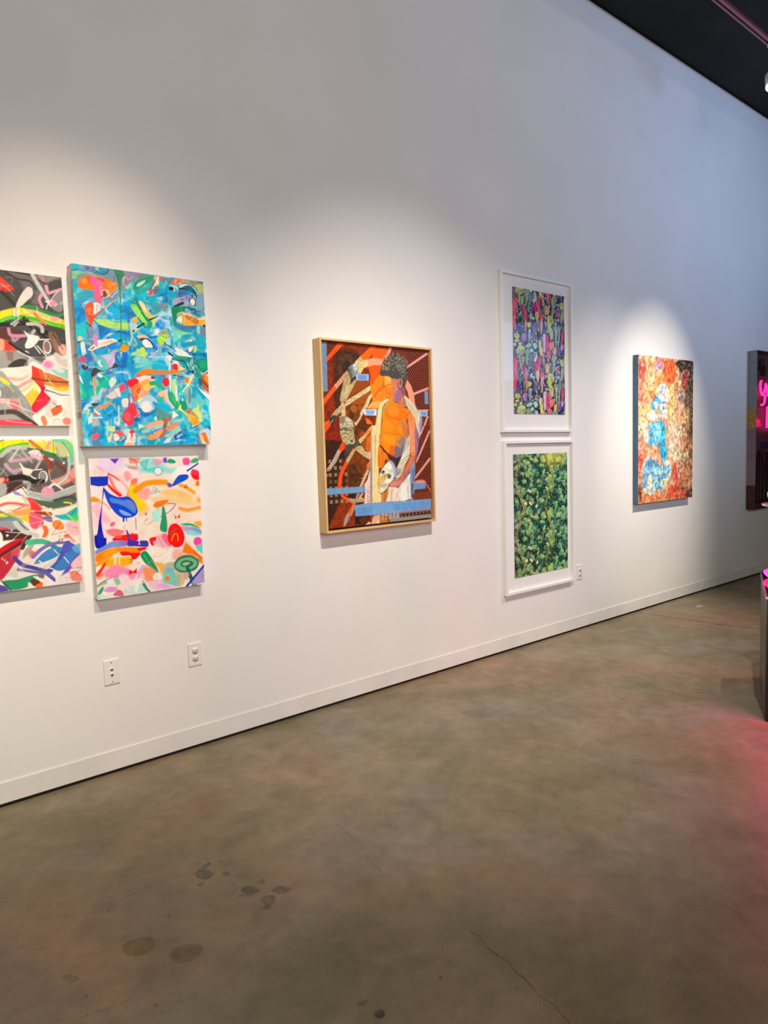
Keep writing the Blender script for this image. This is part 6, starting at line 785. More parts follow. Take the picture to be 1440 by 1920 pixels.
def paint_foliage():
    cv = Canvas(626.0, 893.0, 150, 300, '2a5a48')
    rg=np.random.RandomState(21)
    n=cv.noise(5,8,3); m=cv.noise(6,14,2)
    a,b,c=hexlin('1c5c44'),hexlin('2c6c70'),hexlin('4c4a30')
    x=cv.X/cv.w
    k=np.clip((n-.45)*4,0,1)[...,None]; cv.im[:]=a*(1-k)+b*k
    k=np.clip((m-.55)*5+np.clip(.12-x,0,1)*6+np.clip(x-.93,0,1)*8,0,1)[...,None]; cv.im[:]=cv.im*(1-k)+c*k
    P=421.
    def leaf(col,x,y,L,w,an,a=.9):
        d=np.array((math.cos(an),math.sin(an)));q=np.array((-d[1],d[0]));o=np.array((x,y))
        cv.poly(col,np.array([o,o+d*L*.4+q*w,o+d*L,o+d*L*.4-q*w]),.8,a)
    def rep(f):
        for k in range(-1,4): f(k*P)
    for i in range(420):
        xx,yy=rg.uniform(0,cv.w),rg.uniform(0,P); an=rg.uniform(0,6.28); L=rg.uniform(14,34); w=rg.uniform(3,6)
        f=xx/cv.w
        if f<.16 or f>.95: cs=['8c8c84','5c6450','a8a89c','3c4038','70805c']
        elif f>.68: cs=['2c7c58','48a080','1c5040','8cc8a0','103828','5cac84']
        elif .28<f<.62: cs=['2c7c7c','48948c','1c5058','3c9c70','70b0a0','184440']
        else: cs=['488858','2c6448','7cac70','205040','98b880','34704c']
        c=hexlin(cs[rg.randint(len(cs))])
        rep(lambda d:leaf(c,xx,yy+d,L,w,an))
    # long blades fanning up the middle
    for cx,cy,nn,col in((.36,.80,12,'3c8c90'),(.52,.84,14,'2c8c88'),(.40,.45,10,'38785c'),(.46,.22,16,'2c8478'),(.30,.52,12,'3c6c80'),(.48,.02,12,'2c7478')):
        for i in range(nn):
            an=math.pi/2+rg.uniform(-1.3,1.3); L=rg.uniform(40,85)
            c=hexlin(col)*rg.uniform(.5,1.5)
            rep(lambda d:leaf(c,cx*cv.w,cy*P+d,L,4.5,an))
    for i in range(160):
        xx,yy=rg.uniform(.66,.95)*cv.w,rg.uniform(0,P)
        rep(lambda d:cv.ell(hexlin(['a8d8b8','68b090','88c0a8'][i%3]),xx,yy+d,3,4,1,.8))
    for i in range(260):
        xx,yy=rg.uniform(0,1)*cv.w,rg.uniform(0,P); an=rg.uniform(0,6.28)
        rep(lambda d:cv.stroke(hexlin('0c2c20'),np.array([[xx,yy+d],[xx+14*math.cos(an),yy+d+14*math.sin(an)]]),3,2,.6,.8))
    # three-leaved sprigs with dark rims, repeated with the print
    for i in range(150):
        xx,yy=rg.uniform(0,cv.w),rg.uniform(0,P); f=xx/cv.w; an0=rg.uniform(-2.6,-.5); L=rg.uniform(24,44)
        if .34<f<.60 and rg.rand()<.55: continue
        cs=['a8d090','98c890','b8d8a0','88b880','c0d888'] if f<.72 else ['88c8a0','a0d8b0','6cb090','98d090']
        if f<.14: cs=['a0b498','8ca08c','b0bca4']
        c=hexlin(cs[rg.randint(len(cs))])
        for a in (-.7,0,.7):
            rep(lambda d:leaf(hexlin('0c2818'),xx,yy+d,L*1.12,L*.30,an0+a,.85))
            rep(lambda d:leaf(c,xx,yy+d,L,L*.22,an0+a,1))
            rep(lambda d:cv.stroke(c*.35,np.array([[xx,yy+d],[xx+L*.9*math.cos(an0+a),yy+d+L*.9*math.sin(an0+a)]]),2.4,1.5,.5,.7))
    art = '''p 8cbc7c 1 38 24 883 50 889 75 875 64 855 34 853;p a8cc88 1 38 29 856 59 862 74 845 49 839;p 9cc898 1 38 262 890 289 886 278 866 257 870;p dcd890 1 38 235 871 257 873 267 853 240 854;
p c0dc78 1 38 310 872 343 881 359 850 347 826 315 824 299 845;p d0e070 1 38 381 877 431 886 430 852 397 842;p c8dc70 1.1 38 486 853 520 863 537 838 508 821 480 829;p c0d878 1.1 38 543 845 583 851 582 808 553 799;
p 98cca0 1.1 38 468 795 502 797 530 771 507 758 474 773;p a8d898 1.1 38 524 740 553 742 564 717 563 696 535 708;p a8d898 1.1 38 570 752 599 758 622 729 616 693 581 705;
p 88bca0 1 38 124 793 145 793 150 776 134 766 121 780;p a8cc8c 1 38 197 774 223 779 244 765 233 732 211 726 196 747;p 9cc890 1 38 260 758 287 757 286 736 270 723 254 737;
p a0c488 1 38 136 746 154 752 175 734 185 707 164 714 154 732 143 722;p a8cc98 1 38 307 725 340 741 367 729 362 712 340 720 334 693 350 664 334 668 323 700;
p c0d488 1 38 373 708 395 731 423 737 434 716 428 688 394 672 378 690;p b8d4a0 1 38 259 696 280 709 307 704 323 679 312 649 295 646 296 674 280 688;p c8dc70 1 38 411 668 450 687 466 672 460 641 427 632 399 644;
p a0c890 1 38 3.4 725 26 727 46 707 45 687 25 684 5.2 695;p b8cc80 1 38 50 663 75 665 80 641 59 629;p b8d48c 1 38 79 618 116 633 147 624 126 608 104 586 94 573 89 601;p b0c884 1 38 64 605 89 604 84 581 69 588;
p b0c8b0 1 38 146 600 162 596 156 559 135 557 135 581;p b8ccb0 1 38 167 582 188 588 198 567 182 551 166 562;p c8d0c8 1 90 147 638 183 632 193 615 178 609 157 623;p a0c88c 1 38 333 613 360 622 365 604 338 592;
p a8d088 1 38 294 564 316 573 332 558 315 538 294 547;p a8d088 1 38 327 579 359 584 365 570 337 564;p 98c894 1 38 410 630 449 631 466 619 443 607 415 615;p a0d4a0 1.1 38 527 552 562 582 573 556 555 525 527 535;
p a0d4a0 1.1 38 573 535 608 561 613 536 584 520;p 98cca0 1.1 38 436 523 481 527 504 511 492 494 453 504;p 98cc80 1 38 396 480 435 484 446 462 424 443 390 456;p 98d088 1.1 38 446 462 480 481 492 466 468 432 446 441;
p b0d868 1 38 390 446 429 450 446 427 407 423;p 98c894 1 38 2.6 579 33 581 57 546 52 529 21 521 12 549;p b0cc84 1 38 118 504 144 509 165 491 149 478 159 447 133 473;p a0c090 1 38 165 477 196 481 217 466 195 447 175 456;
p d0d890 1 38 271 483 292 481 297 460 276 448 262 466;p a8c88c 1 38 319 451 352 459 357 427 324 416;p a8cc84 1 38 20 475 51 486 71 464 40 453;p f0dca0 0.7 100 124 548 145 543 139 523 119 528;
p f0dcb8 0.7 100 166 548 192 536 202 515 176 524;p d8d898 0.7 100 245 516 266 517 260 494 239 502;s e8d8c8 2.4 2.1 0.3 100 238 451 254 432 232 427;s e8e4c8 2.1 1.7 0.3 100 356 674 372 656 366 639;
s e8e4c8 2.1 1.7 0.3 100 360 636 382 628 393 641;S e0d8a0 2.1 1.7 0.3 90 325 506 292 478;S 4c3c1c 7.3 7.3 1 90 93 888 18.8 741;S f4e488 2.7 2.7 0.3 100 88 888 13.7 741;S e8dc80 2.3 2.3 0.3 100 100 884 29 741;
S 5c4420 7.3 7.3 1 90 19.9 681 116 501;S f0e490 2.7 2.7 0.3 100 17.5 685 108 502;S e0d480 2.3 2.3 0.3 100 30 684 124 511;S 4c3c1c 6.7 6.7 1 90 116 501 86 456;S f4e488 2.7 2.7 0.3 100 110 501 79 457;
S e8dc80 2.4 2.4 0.3 100 122 504 91 456;S 7c5c20 7.6 7.6 1 90 370 888 450 722;S f8e870 2.8 2.8 0.3 100 365 888 442 719;S f0e890 2.4 2.4 0.3 100 381 877 459 722;S 7c5c20 7 7 1 90 450 722 433 681;
S f0e080 2.4 2.4 0.3 100 457 722 436 681;S 4c4420 7 7 1 90 402 634 355 504;S f4ec98 2.8 2.8 0.3 100 396 634 350 505;S e4dc84 2.4 2.4 0.3 100 410 626 364 504;S 4c4420 6.9 6.9 1 90 355 504 406 409;
S f4ec98 2.8 2.8 0.3 100 351 494 392 410;S e4dc84 2.4 2.4 0.3 100 366 496 406 409;'''
    for dy in (421, 0, -421, -842): cv.paint(art, dy)
    l=cv.im.sum(2,keepdims=True)/3; cv.im[:]=cv.im*np.clip((l/.19)**.6,.28,1.35)*np.array((.80,.90,.80))
    # yellow blended over the top right corner
    k=np.clip(1-np.hypot((cv.X-cv.w*.74)/(cv.w*.30),(cv.Y-cv.h)/(cv.h*.15)),0,1)[...,None]**.7
    y=hexlin('f0e858'); l=cv.im.sum(2,keepdims=True)/3
    cv.im[:]=cv.im*(1-k*.8)+y*np.clip(.45+l*1.6,0,1.05)*k*.8
    rg=np.random.RandomState(4)
    for i in range(700):
        xx,yy=rg.uniform(0,1)*cv.w,rg.uniform(0,cv.h); an=rg.uniform(0,6.28); L=rg.uniform(5,15)
        cv.stroke(hexlin(['0c2418','143c28','24301c','dcecc0'][min(3,rg.randint(5))]),np.array([[xx,yy],[xx+L*math.cos(an),yy+L*math.sin(an)]]),3,1.5,.6,.7)
    return cv
PAINT['foliage'] = paint_foliage
def paint_temple():
    cv = Canvas(933.0, 1262.0, 170, 330, 'f0a070')
    art = '''P f0b880 24 100 -4.2 1261 926 1266 936 592 -3 597;P a89878 9.7 90 3.2 1258 108 1257 86 1227 3.3 1214;p d84838 16.2 90 10.8 1211 108 1208 124 1088 71 1037 11.1 1058;p e87868 16.3 80 3.7 1002 117 986 148 885 4 873;
p f0b888 21 100 116 1120 287 1145 319 1072 225 985 109 981;p f0a050 16.5 90 102 965 241 978 287 1054 335 1106 399 1075 288 930 117 933;p e87890 12.5 80 286 1252 390 1246 390 1204 271 1202;
p a898c0 14.2 80 286 1203 398 1201 383 1150 287 1153;P f86428 8.5 100 414 1235 520 1254 596 1229 622 1145 589 1041 506 1025 473 1062 399 1109 406 1184;p f07838 16.9 80 399 1109 564 1108 548 1031 465 1011;
p 3c2420 13 100 613 1230 697 1257 926 1262 929 1037 822 1068 865 1157 777 1170 716 1146 647 1185;P a02c34 6.1 100 717 1090 794 1189 847 1165 848 1095 814 1033 779 988 726 1012;
p c83c40 5.3 80 734 1073 821 1094 805 1024 753 1004;P f0c8a8 4.3 90 622 1196 673 1182 717 1090 709 1020 683 1062;s 9a9088 5.2 4.3 1.3 90 656 1181 699 1115 708 1072;
p b88858 3.5 100 581 1032 615 1051 649 1061 666 1018 641 983 590 981;e e8b888 1.7 90 624 1017 22 21;s 8c5c38 3.5 3.5 0.9 90 590 973 641 957 591 939 633 927;e 8c84b8 1.8 100 710 968 23 19.1;
p 787cb4 2.2 100 676 928 736 947 754 935 719 895 676 898;p f4d088 17.1 100 481 1012 581 1024 582 938 617 810 568 723 501 714 483 893;p f0a860 8.7 90 583 900 625 901 617 832 575 852;
p f0b0a0 17.4 80 634 854 737 882 704 768 652 767;p 4a3828 27 90 822 1059 929 1064 936 592 882 592 870 814 772 856;p f4f0ec 2.5 100 304 997 351 1028 448 1027 482 986 475 867 352 865 288 930;
p d8ccd0 2.5 90 335 1006 449 1010 457 952 352 931;s a890a0 3 2.5 0.8 90 352 990 400 1000 449 985;s a890a0 3 2.5 0.8 90 360 965 416 975 457 952;s 9c98b0 3 2.5 0.8 90 384 999 392 949 417 908;
s e890a0 3.8 3 0.9 90 433 976 450 901;P a8a0b8 2.1 90 360 881 466 884 466 863 361 861;P 8c8cac 1.3 90 360 865 466 867 466 859 361 856;p 48b0e0 4.2 100 225 878 288 925 352 898 369 857 313 847 289 796 226 812 194 849;
P e84070 1.7 90 225 886 264 929 280 921 241 879;p c8f4fa 3.3 90 241 862 304 872 321 839 273 813;P d8f4f4 2.5 100 336 856 458 858 459 774 337 768;s 3898c8 5.1 5.1 1.3 100 345 776 402 769 442 778;
s 58a8d0 2.5 2.5 0.4 90 337 847 337 772;P 88a0b0 1.7 90 385 844 425 845 418 807 393 807;p f8f0d8 12.5 100 164 786 337 764 451 761 451 723 180 712;p f09890 12.7 80 337 738 451 731 518 689 501 637 460 672;
p e8d4b8 16.3 80 -3.2 699 149 699 111 576 4.5 552;p 40bce8 5.8 100 164 642 172 675 226 696 419 692 453 530 479 401 446 342 397 344 356 421 315 498 165 501;p 80dcf4 8.4 80 258 683 354 675 339 549 243 541;
p 3ca0e0 5.8 80 172 642 219 642 243 575 212 500 173 513;s d8f4f8 3.3 2.5 0.8 80 196 538 291 545 387 518 436 514;p 28a8d0 5.1 80 355 438 437 445 454 393 413 369;p f8e8e4 6.6 90 103 568 164 617 157 559 149 493;
p f0a878 12.5 100 149 480 307 477 356 404 291 398 150 401;p e8584c 12.3 80 4.7 462 96 465 111 369 58 288 5.1 266;p f07040 12.3 80 35 462 103 444 111 378 43 355;P f8b0a0 4.2 90 323 414 388 370 438 321 389 323;
p e8c0b8 3.3 90 142 410 275 407 292 372 150 385;s 70606c 2.9 2.5 0.8 80 150 401 228 408 291 389;p f8f0d8 8.3 90 58 288 127 394 165 376 104 295 58 181;p f4f0d8 8.6 90 454 359 529 331 547 243 506 184 488 272;
p 3ca8dc 5 100 119 369 181 376 292 355 389 314 471 315 521 322 513 245 456 187 407 112 293 109 182 116 66 147 74 205 89 271;p 2090d8 5.8 80 127 352 181 359 244 311 181 284 119 303;
p a0e4f0 5.9 90 228 315 389 293 488 280 455 247 325 236 229 257;s f0fcfc 5 4.1 1.2 100 89 304 182 258 277 216 406 219 513 253;s 3c80b0 3.3 3.3 0.8 90 81 288 166 247 229 223;
s 88d8f0 3.3 2.5 0.8 90 119 311 244 298 356 298 463 303;S 48687c 2.5 2.1 0.4 90 229 257 229 231;S 48687c 2.5 2.1 0.4 90 252 260 253 222;S 48687c 2.5 2.1 0.4 90 276 259 277 212;S 48687c 2.5 2.1 0.4 90 300 254 301 220;
S 48687c 2.6 2.1 0.4 90 328 252 329 223;p e8ecc0 4.2 90 151 226 213 232 229 130 151 126 135 177;s 5c7044 3.3 2.5 0.8 90 143 218 197 216 213 181;e a87048 1.7 100 159 151 18.7 10.9;
P 88d4d8 3.4 90 245 209 325 206 325 120 253 124;P 384850 1.3 90 269 170 297 169 293 126 269 128;p e8e8b0 4.3 90 357 183 489 194 473 143 390 121;s 2c3c40 4.3 3.4 0.9 100 406 155 473 156 522 188;
s 2c3c40 3.4 2.6 0.9 90 333 188 398 172 472 182;s 2c3c40 3.9 3 0.9 90 431 231 480 246 505 262;p 1c6c80 3.3 90 51 148 97 137 120 111 66 122;p d8ece0 4.2 100 89 129 261 120 261 69 198 60 120 90;
S 1c3c40 4.2 3.4 0.4 100 155 113 147 88;S 1c3c40 4.2 3.4 0.4 100 182 112 178 78;S 1c3c40 4.2 3.4 0.4 100 210 110 208 72;S 1c3c40 4.2 3.4 0.4 100 237 108 236 75;S 1c3c40 4.2 3.4 0.4 100 261 111 265 81;
p 58b098 3.4 90 342 107 390 108 399 73 358 72;s f8e8d8 6.8 5.1 1.3 90 293 135 342 94 358 59;p d8505c 13.1 90 539 244 640 292 659 159 573 181;p f06848 13.1 90 555 321 623 328 641 248 573 207;
p f0a890 13.2 80 640 327 744 306 772 216 676 194;p e86058 13.2 80 641 195 781 189 729 129 642 134;p e8503c 13 90 506 123 642 125 818 71 819 -1.3 524 27;p f08858 10.8 90 66 64 507 63 541 16.8 183 6.2 28 16.8;
p 5c2c38 12.4 90 5.3 151 58 123 51 48 5.5 18.3;p 4c2430 13.5 90 818 62 945 82 946 -9.5 837 -2.4;p f4d0a0 10.3 90 486 487 612 502 725 439 867 436 850 329 605 363 520 418;p f09888 8.7 90 536 555 603 555 595 511 553 512;
p f07c78 7 90 629 563 697 567 681 519 638 519;e f08870 4.4 90 725 474 31 17.6;p 98c8c0 7 90 586 620 671 632 688 611 603 602;s 607c70 4.4 3.5 1.3 90 671 624 722 641 758 632;
s 4c4c34 3.9 3.5 0.4 100 511 461 621 507 734 439 813 437 867 409;s 4c4c34 3.1 2.6 0.4 100 620 572 605 407;s 3c3c30 4.4 3.9 0.4 100 622 358 726 346 850 325 905 287;s 3c4c50 6.1 3.5 0.9 100 546 361 579 390 622 358;
s 6cb0c0 6.1 3.5 0.9 90 537 391 588 381;s 4c4c34 3.1 2.6 0.4 100 672 484 639 380;s 4c4c34 3.1 2.7 0.4 100 725 439 691 352;s 4c4c34 3.1 2.7 0.4 100 778 429 744 341 754 252;s 4c4c34 3.1 2.7 0.4 100 831 410 779 340 781 216;
s 4c4c34 4 3.1 0.4 100 850 329 870 212 835 160;s 4c4c34 3.5 2.7 0.4 100 719 236 816 223 879 212;s 4c4c34 3.5 2.7 0.4 100 760 469 813 468 884 454;s 4c5454 2.6 2.2 0.4 100 622 354 614 319 666 326;
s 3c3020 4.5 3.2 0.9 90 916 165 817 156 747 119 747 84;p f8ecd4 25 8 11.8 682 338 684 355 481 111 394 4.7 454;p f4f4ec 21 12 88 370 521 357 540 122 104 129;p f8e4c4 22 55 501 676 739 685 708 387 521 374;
p 4a3a28 31 60 809 703 935 704 938 524 856 570;'''
    for dy in (0,): cv.paint(art, dy)  # the late cream washes paint in the brightly lit middle
    # mottled, scratched surface
    rg=np.random.RandomState(8)
    n=cv.noise(12,34,3)[...,None]; cv.im*=.5+n*1.0
    d=np.clip((cv.X/cv.w-.66)*3.4,0,1)*np.clip(1.25-abs(cv.Y/cv.h-.62)*1.3,0,1)*np.clip((cv.noise(13,30,3)-.40)*6,0,1)
    cv.im[:]=cv.im*(1-.85*d[...,None])+hexlin('3a2a1c')*.85*d[...,None]
    x,y=cv.X/cv.w,cv.Y/cv.h
    for i in range(5200):
        u,v=rg.rand(),rg.rand()
        e=max(u-.72+(.25*abs(v-.45) if u>.6 else 0),0)*4+max(.22-u,0)*3.4+max(.10-v,0)*4+max(v-.88,0)*2.5*(u<.55)
        if rg.rand()>e: continue
        X,Y=u*cv.w,v*cv.h; an=rg.uniform(0,6.28); L=rg.uniform(6,20)
        if u>.66: cs=['2c2018','4a3424','8c7858','d8c8a0','1c1410','685038','a89068']
        elif v<.1: cs=['c84c24','f0a060','5c2018','f0d8b0','d86838']
        else: cs=['f8e8d0','a05848','7c6850','e8a878','d86858','fbf0e0']
        cv.stroke(hexlin(cs[rg.randint(len(cs))]),np.array([[X,Y],[X+L*math.cos(an),Y+L*math.sin(an)]]),rg.uniform(3,8),3,1,.75)
    for i in range(1100):
        X,Y=rg.uniform(0,cv.w),rg.uniform(0,cv.h)
        cv.stroke(hexlin(['fbf4e8','f8d0a8','a86850'][i%3]),np.array([[X,Y],[X+rg.uniform(-6,6),Y+rg.uniform(-22,22)]]),3,2,1,.4)
    for i in range(1500):
        X,Y=rg.uniform(0,cv.w),rg.uniform(0,cv.h); j=min(int(Y/cv.h*cv.ny),cv.ny-1),min(int(X/cv.w*cv.nx),cv.nx-1)
        c=np.clip(cv.im[j]*rg.uniform(.55,1.6),0,.95); an=rg.uniform(0,6.28); L=rg.uniform(8,22)
        cv.stroke(c,np.array([[X,Y],[X+L*math.cos(an),Y+L*math.sin(an)]]),rg.uniform(4,9),3,1,.7)
    
    k=np.clip((cv.noise(14,40,2)-.5)*3,-.6,.6)[...,None]; cv.im[:]=np.clip(cv.im*(1+k*.7),0,.96)
    return cv
PAINT['temple'] = paint_temple
FLOOR_MARKS = '''p 665a38 2.9 95 543 1161 560 1172 588 1168 618 1151 630 1125 617 1097 594 1085 562 1093 541 1124;
p 665a38 2.8 95 641 1038 659 1047 688 1046 717 1026 729 999 711 977 678 969 648 983 637 1010;
p 7a6e50 4.7 50 837 1773 858 1777 887 1752 885 1719 856 1718 837 1744;
p 4a4234 2.5 75 853 1345 867 1368 895 1362 904 1340 909 1313 876 1298 859 1319;
p 4a4234 2.5 70 883 1373 917 1390 927 1381 905 1363;
p 4a4234 2.4 70 835 1292 852 1293 862 1285 841 1278;
p 504838 2.5 65 928 1296 950 1295 954 1274 934 1270;
S 504838 5.1 3.4 1.7 60 1016 1315 1047 1303;
e 504838 3 60 958 1366 6.0 7.4;
p 4e4636 2.4 75 937 1168 966 1173 984 1140 983 1120 956 1119 939 1121 940 1141;
p 4e4636 2.4 75 1016 1099 1046 1103 1071 1067 1066 1055 1029 1058 1016 1083;
p 4e4636 2.3 75 959 1076 983 1087 1008 1070 1002 1046 977 1029 966 1017 947 1030 962 1050;
p 504838 2.4 65 1001 1171 1019 1171 1023 1152 1008 1150;
e 504838 3 55 920 1143 6.0 6.2;
e 504838 3 55 930 1138 6.0 6.0;
p 5a5040 2.0 50 369 1153 388 1154 409 1124 407 1109 385 1115;
e 403828 3 70 979 462 11.1 11.8;
p 504838 1.9 60 954 530 976 528 982 515 959 515;
e 403828 3 70 542 880 6.0 6.0;
e 403828 3 60 406 1034 6.0 6.0;
e 403828 3 60 702 1201 6.0 6.0;
s 3c3426 3.9 2.3 0.8 70 557 1362 588 1378 622 1388 655 1392 721 1396;
S 3c3426 3.1 1.5 0.8 70 561 1363 573 1353;
s 403828 2.5 1.2 0.6 65 373 969 401 965 445 949 506 944;
s 443c2c 2.3 1.4 0.8 60 1412 1294 1410 1227 1395 1114 1385 1072 1366 1011 1356 937;
s 30281a 1.8 2.4 0.5 35 1358 815 1351 764 1367 715 1364 647 1370 567 1374 524;
s 30281a 2.7 2.8 0.7 85 1374 524 1379 489 1370 459 1363 415 1368 368 1356 327 1355 293 1346 257 1341 230 1343 187 1334 155 1323 105;
s 443c2c 2.2 2.2 0.9 50 2101 776 2185 785 2264 803;
s 443c2c 2.0 2.0 0.8 40 1675 887 1719 896;
s 443c2c 2.6 1.7 0.9 55 1703 351 1698 342 1716 336;
e 403828 3 60 1184 450 6.0 6.0;
e 382f22 3 70 980 465 14.3 13.7;
S 504838 3.0 2.0 1.0 50 1867 646 1893 617;
e 443c2c 3 50 1639 -111 6.0 6.0;
s 2c2418 3.9 2.3 0.8 75 3314 1418 3261 1380;
e 3a2c20 3 60 3338 945 6.0 7.6;
S 2a2218 10.5 10.5 1.2 95 5344 2312 5370 2057 5411 1651 5494 1362;
p c8b8a0 7.2 50 5921 2103 5987 2087 5930 2047 5864 2062'''
# ------------------------------------------------------------------ the room
wall_m = mottled('matte_white_wall_paint', (.80, .79, .775), (.84, .83, .815), 1.3, .75, .05, spec=.25)
base_m = mottled('white_baseboard_paint', (.76, .745, .72), (.82, .81, .79), 5, .5, spec=.3)
gap_m = new_mat('shaded_reveal', (.018, .015, .010), .9)  # near-black colour stands in for shade in the gap under the wall
ceil_m = mottled('black_painted_deck', (.026, .027, .024), (.040, .040, .036), .8, .9, spec=.1)
cap_m = new_mat('bare_gypsum_edge', (.55, .46, .36), .8)
WTOP = 4.815
box('wall_back', wall_m, -5, 16, D, D+.15, .018, WTOP, kind='structure')
box('baseboard_back', base_m, -5, 16, D-.006, D, .018, .110, bev=.0015, kind='structure')
box('gap_shade', gap_m, -5, 16, D+.006, D+.15, 0, .018, kind='structure')  # dark strip painted as the gap's shade
box('trim_2', cap_m, -5, 16, D-.004, D+.15, WTOP, WTOP+.012, kind='structure')
box('ceiling', ceil_m, -5, 16, -3.2, D+.15, WTOP+.03, WTOP+.15, kind='structure')

# concrete floor: dense where its stains and cracks lie
class Slab(Canvas):
    def __init__(s, xs, ys):
        s.xs, s.ys = xs, ys; s.nx, s.ny = len(xs), len(ys); s.w, s.h = xs[-1], ys[-1]; s.px = 4.
        s.X, s.Y = np.meshgrid(xs, ys); s.im = np.empty((s.ny, s.nx, 3)); s.im[:] = ref
    def win(s, x0, y0, x1, y1):
        a, b = np.searchsorted(s.xs, (x0, x1)); c, d = np.searchsorted(s.ys, (y0, y1))
        a, b, c, d = max(a-1, 0), min(b+1, s.nx), max(c-1, 0), min(d+1, s.ny)
        return None if a >= b or c >= d else (slice(c, d), slice(a, b))
FX, FY = 0., .85
xs = np.concatenate([np.arange(-5000, 0, 500), np.arange(0, 1750, 4), np.arange(1750, 5320, 20), np.arange(5320, 5540, 5), np.arange(5540, 6200, 20), np.arange(6200, 16001, 700)]).astype(float)
ys = np.concatenate([np.arange(-4050, -150, 300), np.arange(-150, 0, 15), np.arange(0, 2000, 4.5), np.arange(2000, 2500, 12), [2500.]]).astype(float)
ref = hexlin('7d6c55')                        # the slab's own tone; marks are kept as a ratio to it
slab = Slab(xs, ys)
slab.paint(FLOOR_MARKS)
rg = np.random.RandomState(2); g = rg.rand(90, 400); gx, gy = np.clip(slab.X/14, 0, 398.9), np.clip(slab.Y/30, 0, 88.9)
i, j = gx.astype(int), gy.astype(int); fx, fy = gx-i, gy-j
gr = (g[j, i]*(1-fx)+g[j, i+1]*fx)*(1-fy)+(g[j+1, i]*(1-fx)+g[j+1, i+1]*fx)*fy
slab.im = 1-(1-slab.im/ref)*(.55+.8*gr)[..., None]
def sheet(name, V, nx, ny, colors, mat, attr='paint', parent=None, kind=None):
    """grid mesh with one colour per vertex"""
    idx = np.arange(nx*ny).reshape(ny, nx)
    q = np.stack([idx[:-1, :-1], idx[:-1, 1:], idx[1:, 1:], idx[1:, :-1]], -1).reshape(-1, 4)
    me = bpy.data.meshes.new(name)
    me.vertices.add(nx*ny); me.vertices.foreach_set('co', V.astype(np.float32).ravel())
    me.loops.add(q.size); me.loops.foreach_set('vertex_index', q.astype(np.int32).ravel())
    me.polygons.add(len(q)); me.polygons.foreach_set('loop_start', np.arange(0, q.size, 4, dtype=np.int32))
    me.update(); me.validate()
    ca = me.color_attributes.new(attr, 'FLOAT_COLOR', 'POINT')
    ca.data.foreach_set('color', np.concatenate([colors.reshape(-1, 3), np.ones((nx*ny, 1))], 1).astype(np.float32).ravel())
    me.materials.append(mat)
    o = bpy.data.objects.new(name, me); COL.objects.link(o)
    if parent: o.parent = parent; o.matrix_parent_inverse = Matrix.Translation(parent.location).inverted()
    if kind: o['kind'] = kind
    return o
def concrete():
    m = new_mat('sealed_concrete', (.2, .17, .12), .42, spec=.35); t = m.node_tree; n, l = t.nodes, t.links; b = n['Principled BSDF']
    tc = n.new('ShaderNodeTexCoord')
    def noise(scale, det, dist=.3, off=0):
        mp = n.new('ShaderNodeMapping'); mp.inputs['Location'].default_value = (off, off*.7, 0)
        z = n.new('ShaderNodeTexNoise'); z.inputs['Scale'].default_value = scale; z.inputs['Detail'].default_value = det; z.inputs['Distortion'].default_value = dist
        l.new(tc.outputs['Object'], mp.inputs[0]); l.new(mp.outputs[0], z.inputs[0]); return z.outputs[0]
    def ramp(src, a, ca, bb, cb):
        r = n.new('ShaderNodeValToRGB'); e = r.color_ramp.elements
        e[0].position, e[0].color, e[1].position, e[1].color = a, (*ca, 1), bb, (*cb, 1); l.new(src, r.inputs[0]); return r.outputs[0]
    def mix(kind, fac, a, bb):
        x = n.new('ShaderNodeMix'); x.data_type = 'RGBA'; x.blend_type = kind
        if isinstance(fac, float): x.inputs[0].default_value = fac
        else: l.new(fac, x.inputs[0])
        l.new(a, x.inputs[6]); l.new(bb, x.inputs[7]); return x.outputs[2]
    olive, tan, pink, grey = (.200, .164, .088), (.275, .212, .128), (.318, .200, .122), (.258, .220, .158)
    c = ramp(noise(1.1, 4, .6), .36, olive, .62, tan)
    c2 = ramp(noise(.9, 3, .5, 7.3), .40, grey, .60, pink)
    f = n.new('ShaderNodeMapRange'); f.inputs[1].default_value, f.inputs[2].default_value = .38, .62; l.new(noise(1.6, 3, .4, 3.1), f.inputs[0])
    c = mix('MIX', f.outputs[0], c, c2)
    c = mix('MULTIPLY', 1.0, c, ramp(noise(4.5, 8, .8, 1.7), .30, (.80, .79, .77), .70, (1.10, 1.10, 1.10)))
    c = mix('MULTIPLY', 1.0, c, ramp(noise(15, 9, .6, 4.4), .32, (.87, .87, .86), .68, (1.09, 1.09, 1.09)))
    c = mix('MULTIPLY', 1.0, c, ramp(noise(160, 2, 0), .30, (.86, .86, .86), .70, (1.08, 1.08, 1.08)))
    va = n.new('ShaderNodeVertexColor'); va.layer_name = 'marks'
    c = mix('MULTIPLY', 1.0, c, va.outputs[0])
    l.new(c, b.inputs['Base Color'])
    r = n.new('ShaderNodeMapRange'); r.inputs[1].default_value, r.inputs[2].default_value, r.inputs[3].default_value, r.inputs[4].default_value = .3, .7, .34, .56
    l.new(noise(3.2, 6, .5, 5), r.inputs[0]); l.new(r.outputs[0], b.inputs['Roughness'])
    bp = n.new('ShaderNodeBump'); bp.inputs['Strength'].default_value = .10; bp.inputs['Distance'].default_value = .003
    l.new(noise(22, 6, .3, 2), bp.inputs['Height']); l.new(bp.outputs[0], b.inputs['Normal'])
    return m
V = np.stack([slab.X/1000+FX, np.minimum(slab.Y/1000+FY, 3.35), 0*slab.X], -1)
sheet('floor', V, slab.nx, slab.ny, slab.im, concrete(), 'marks', kind='structure')

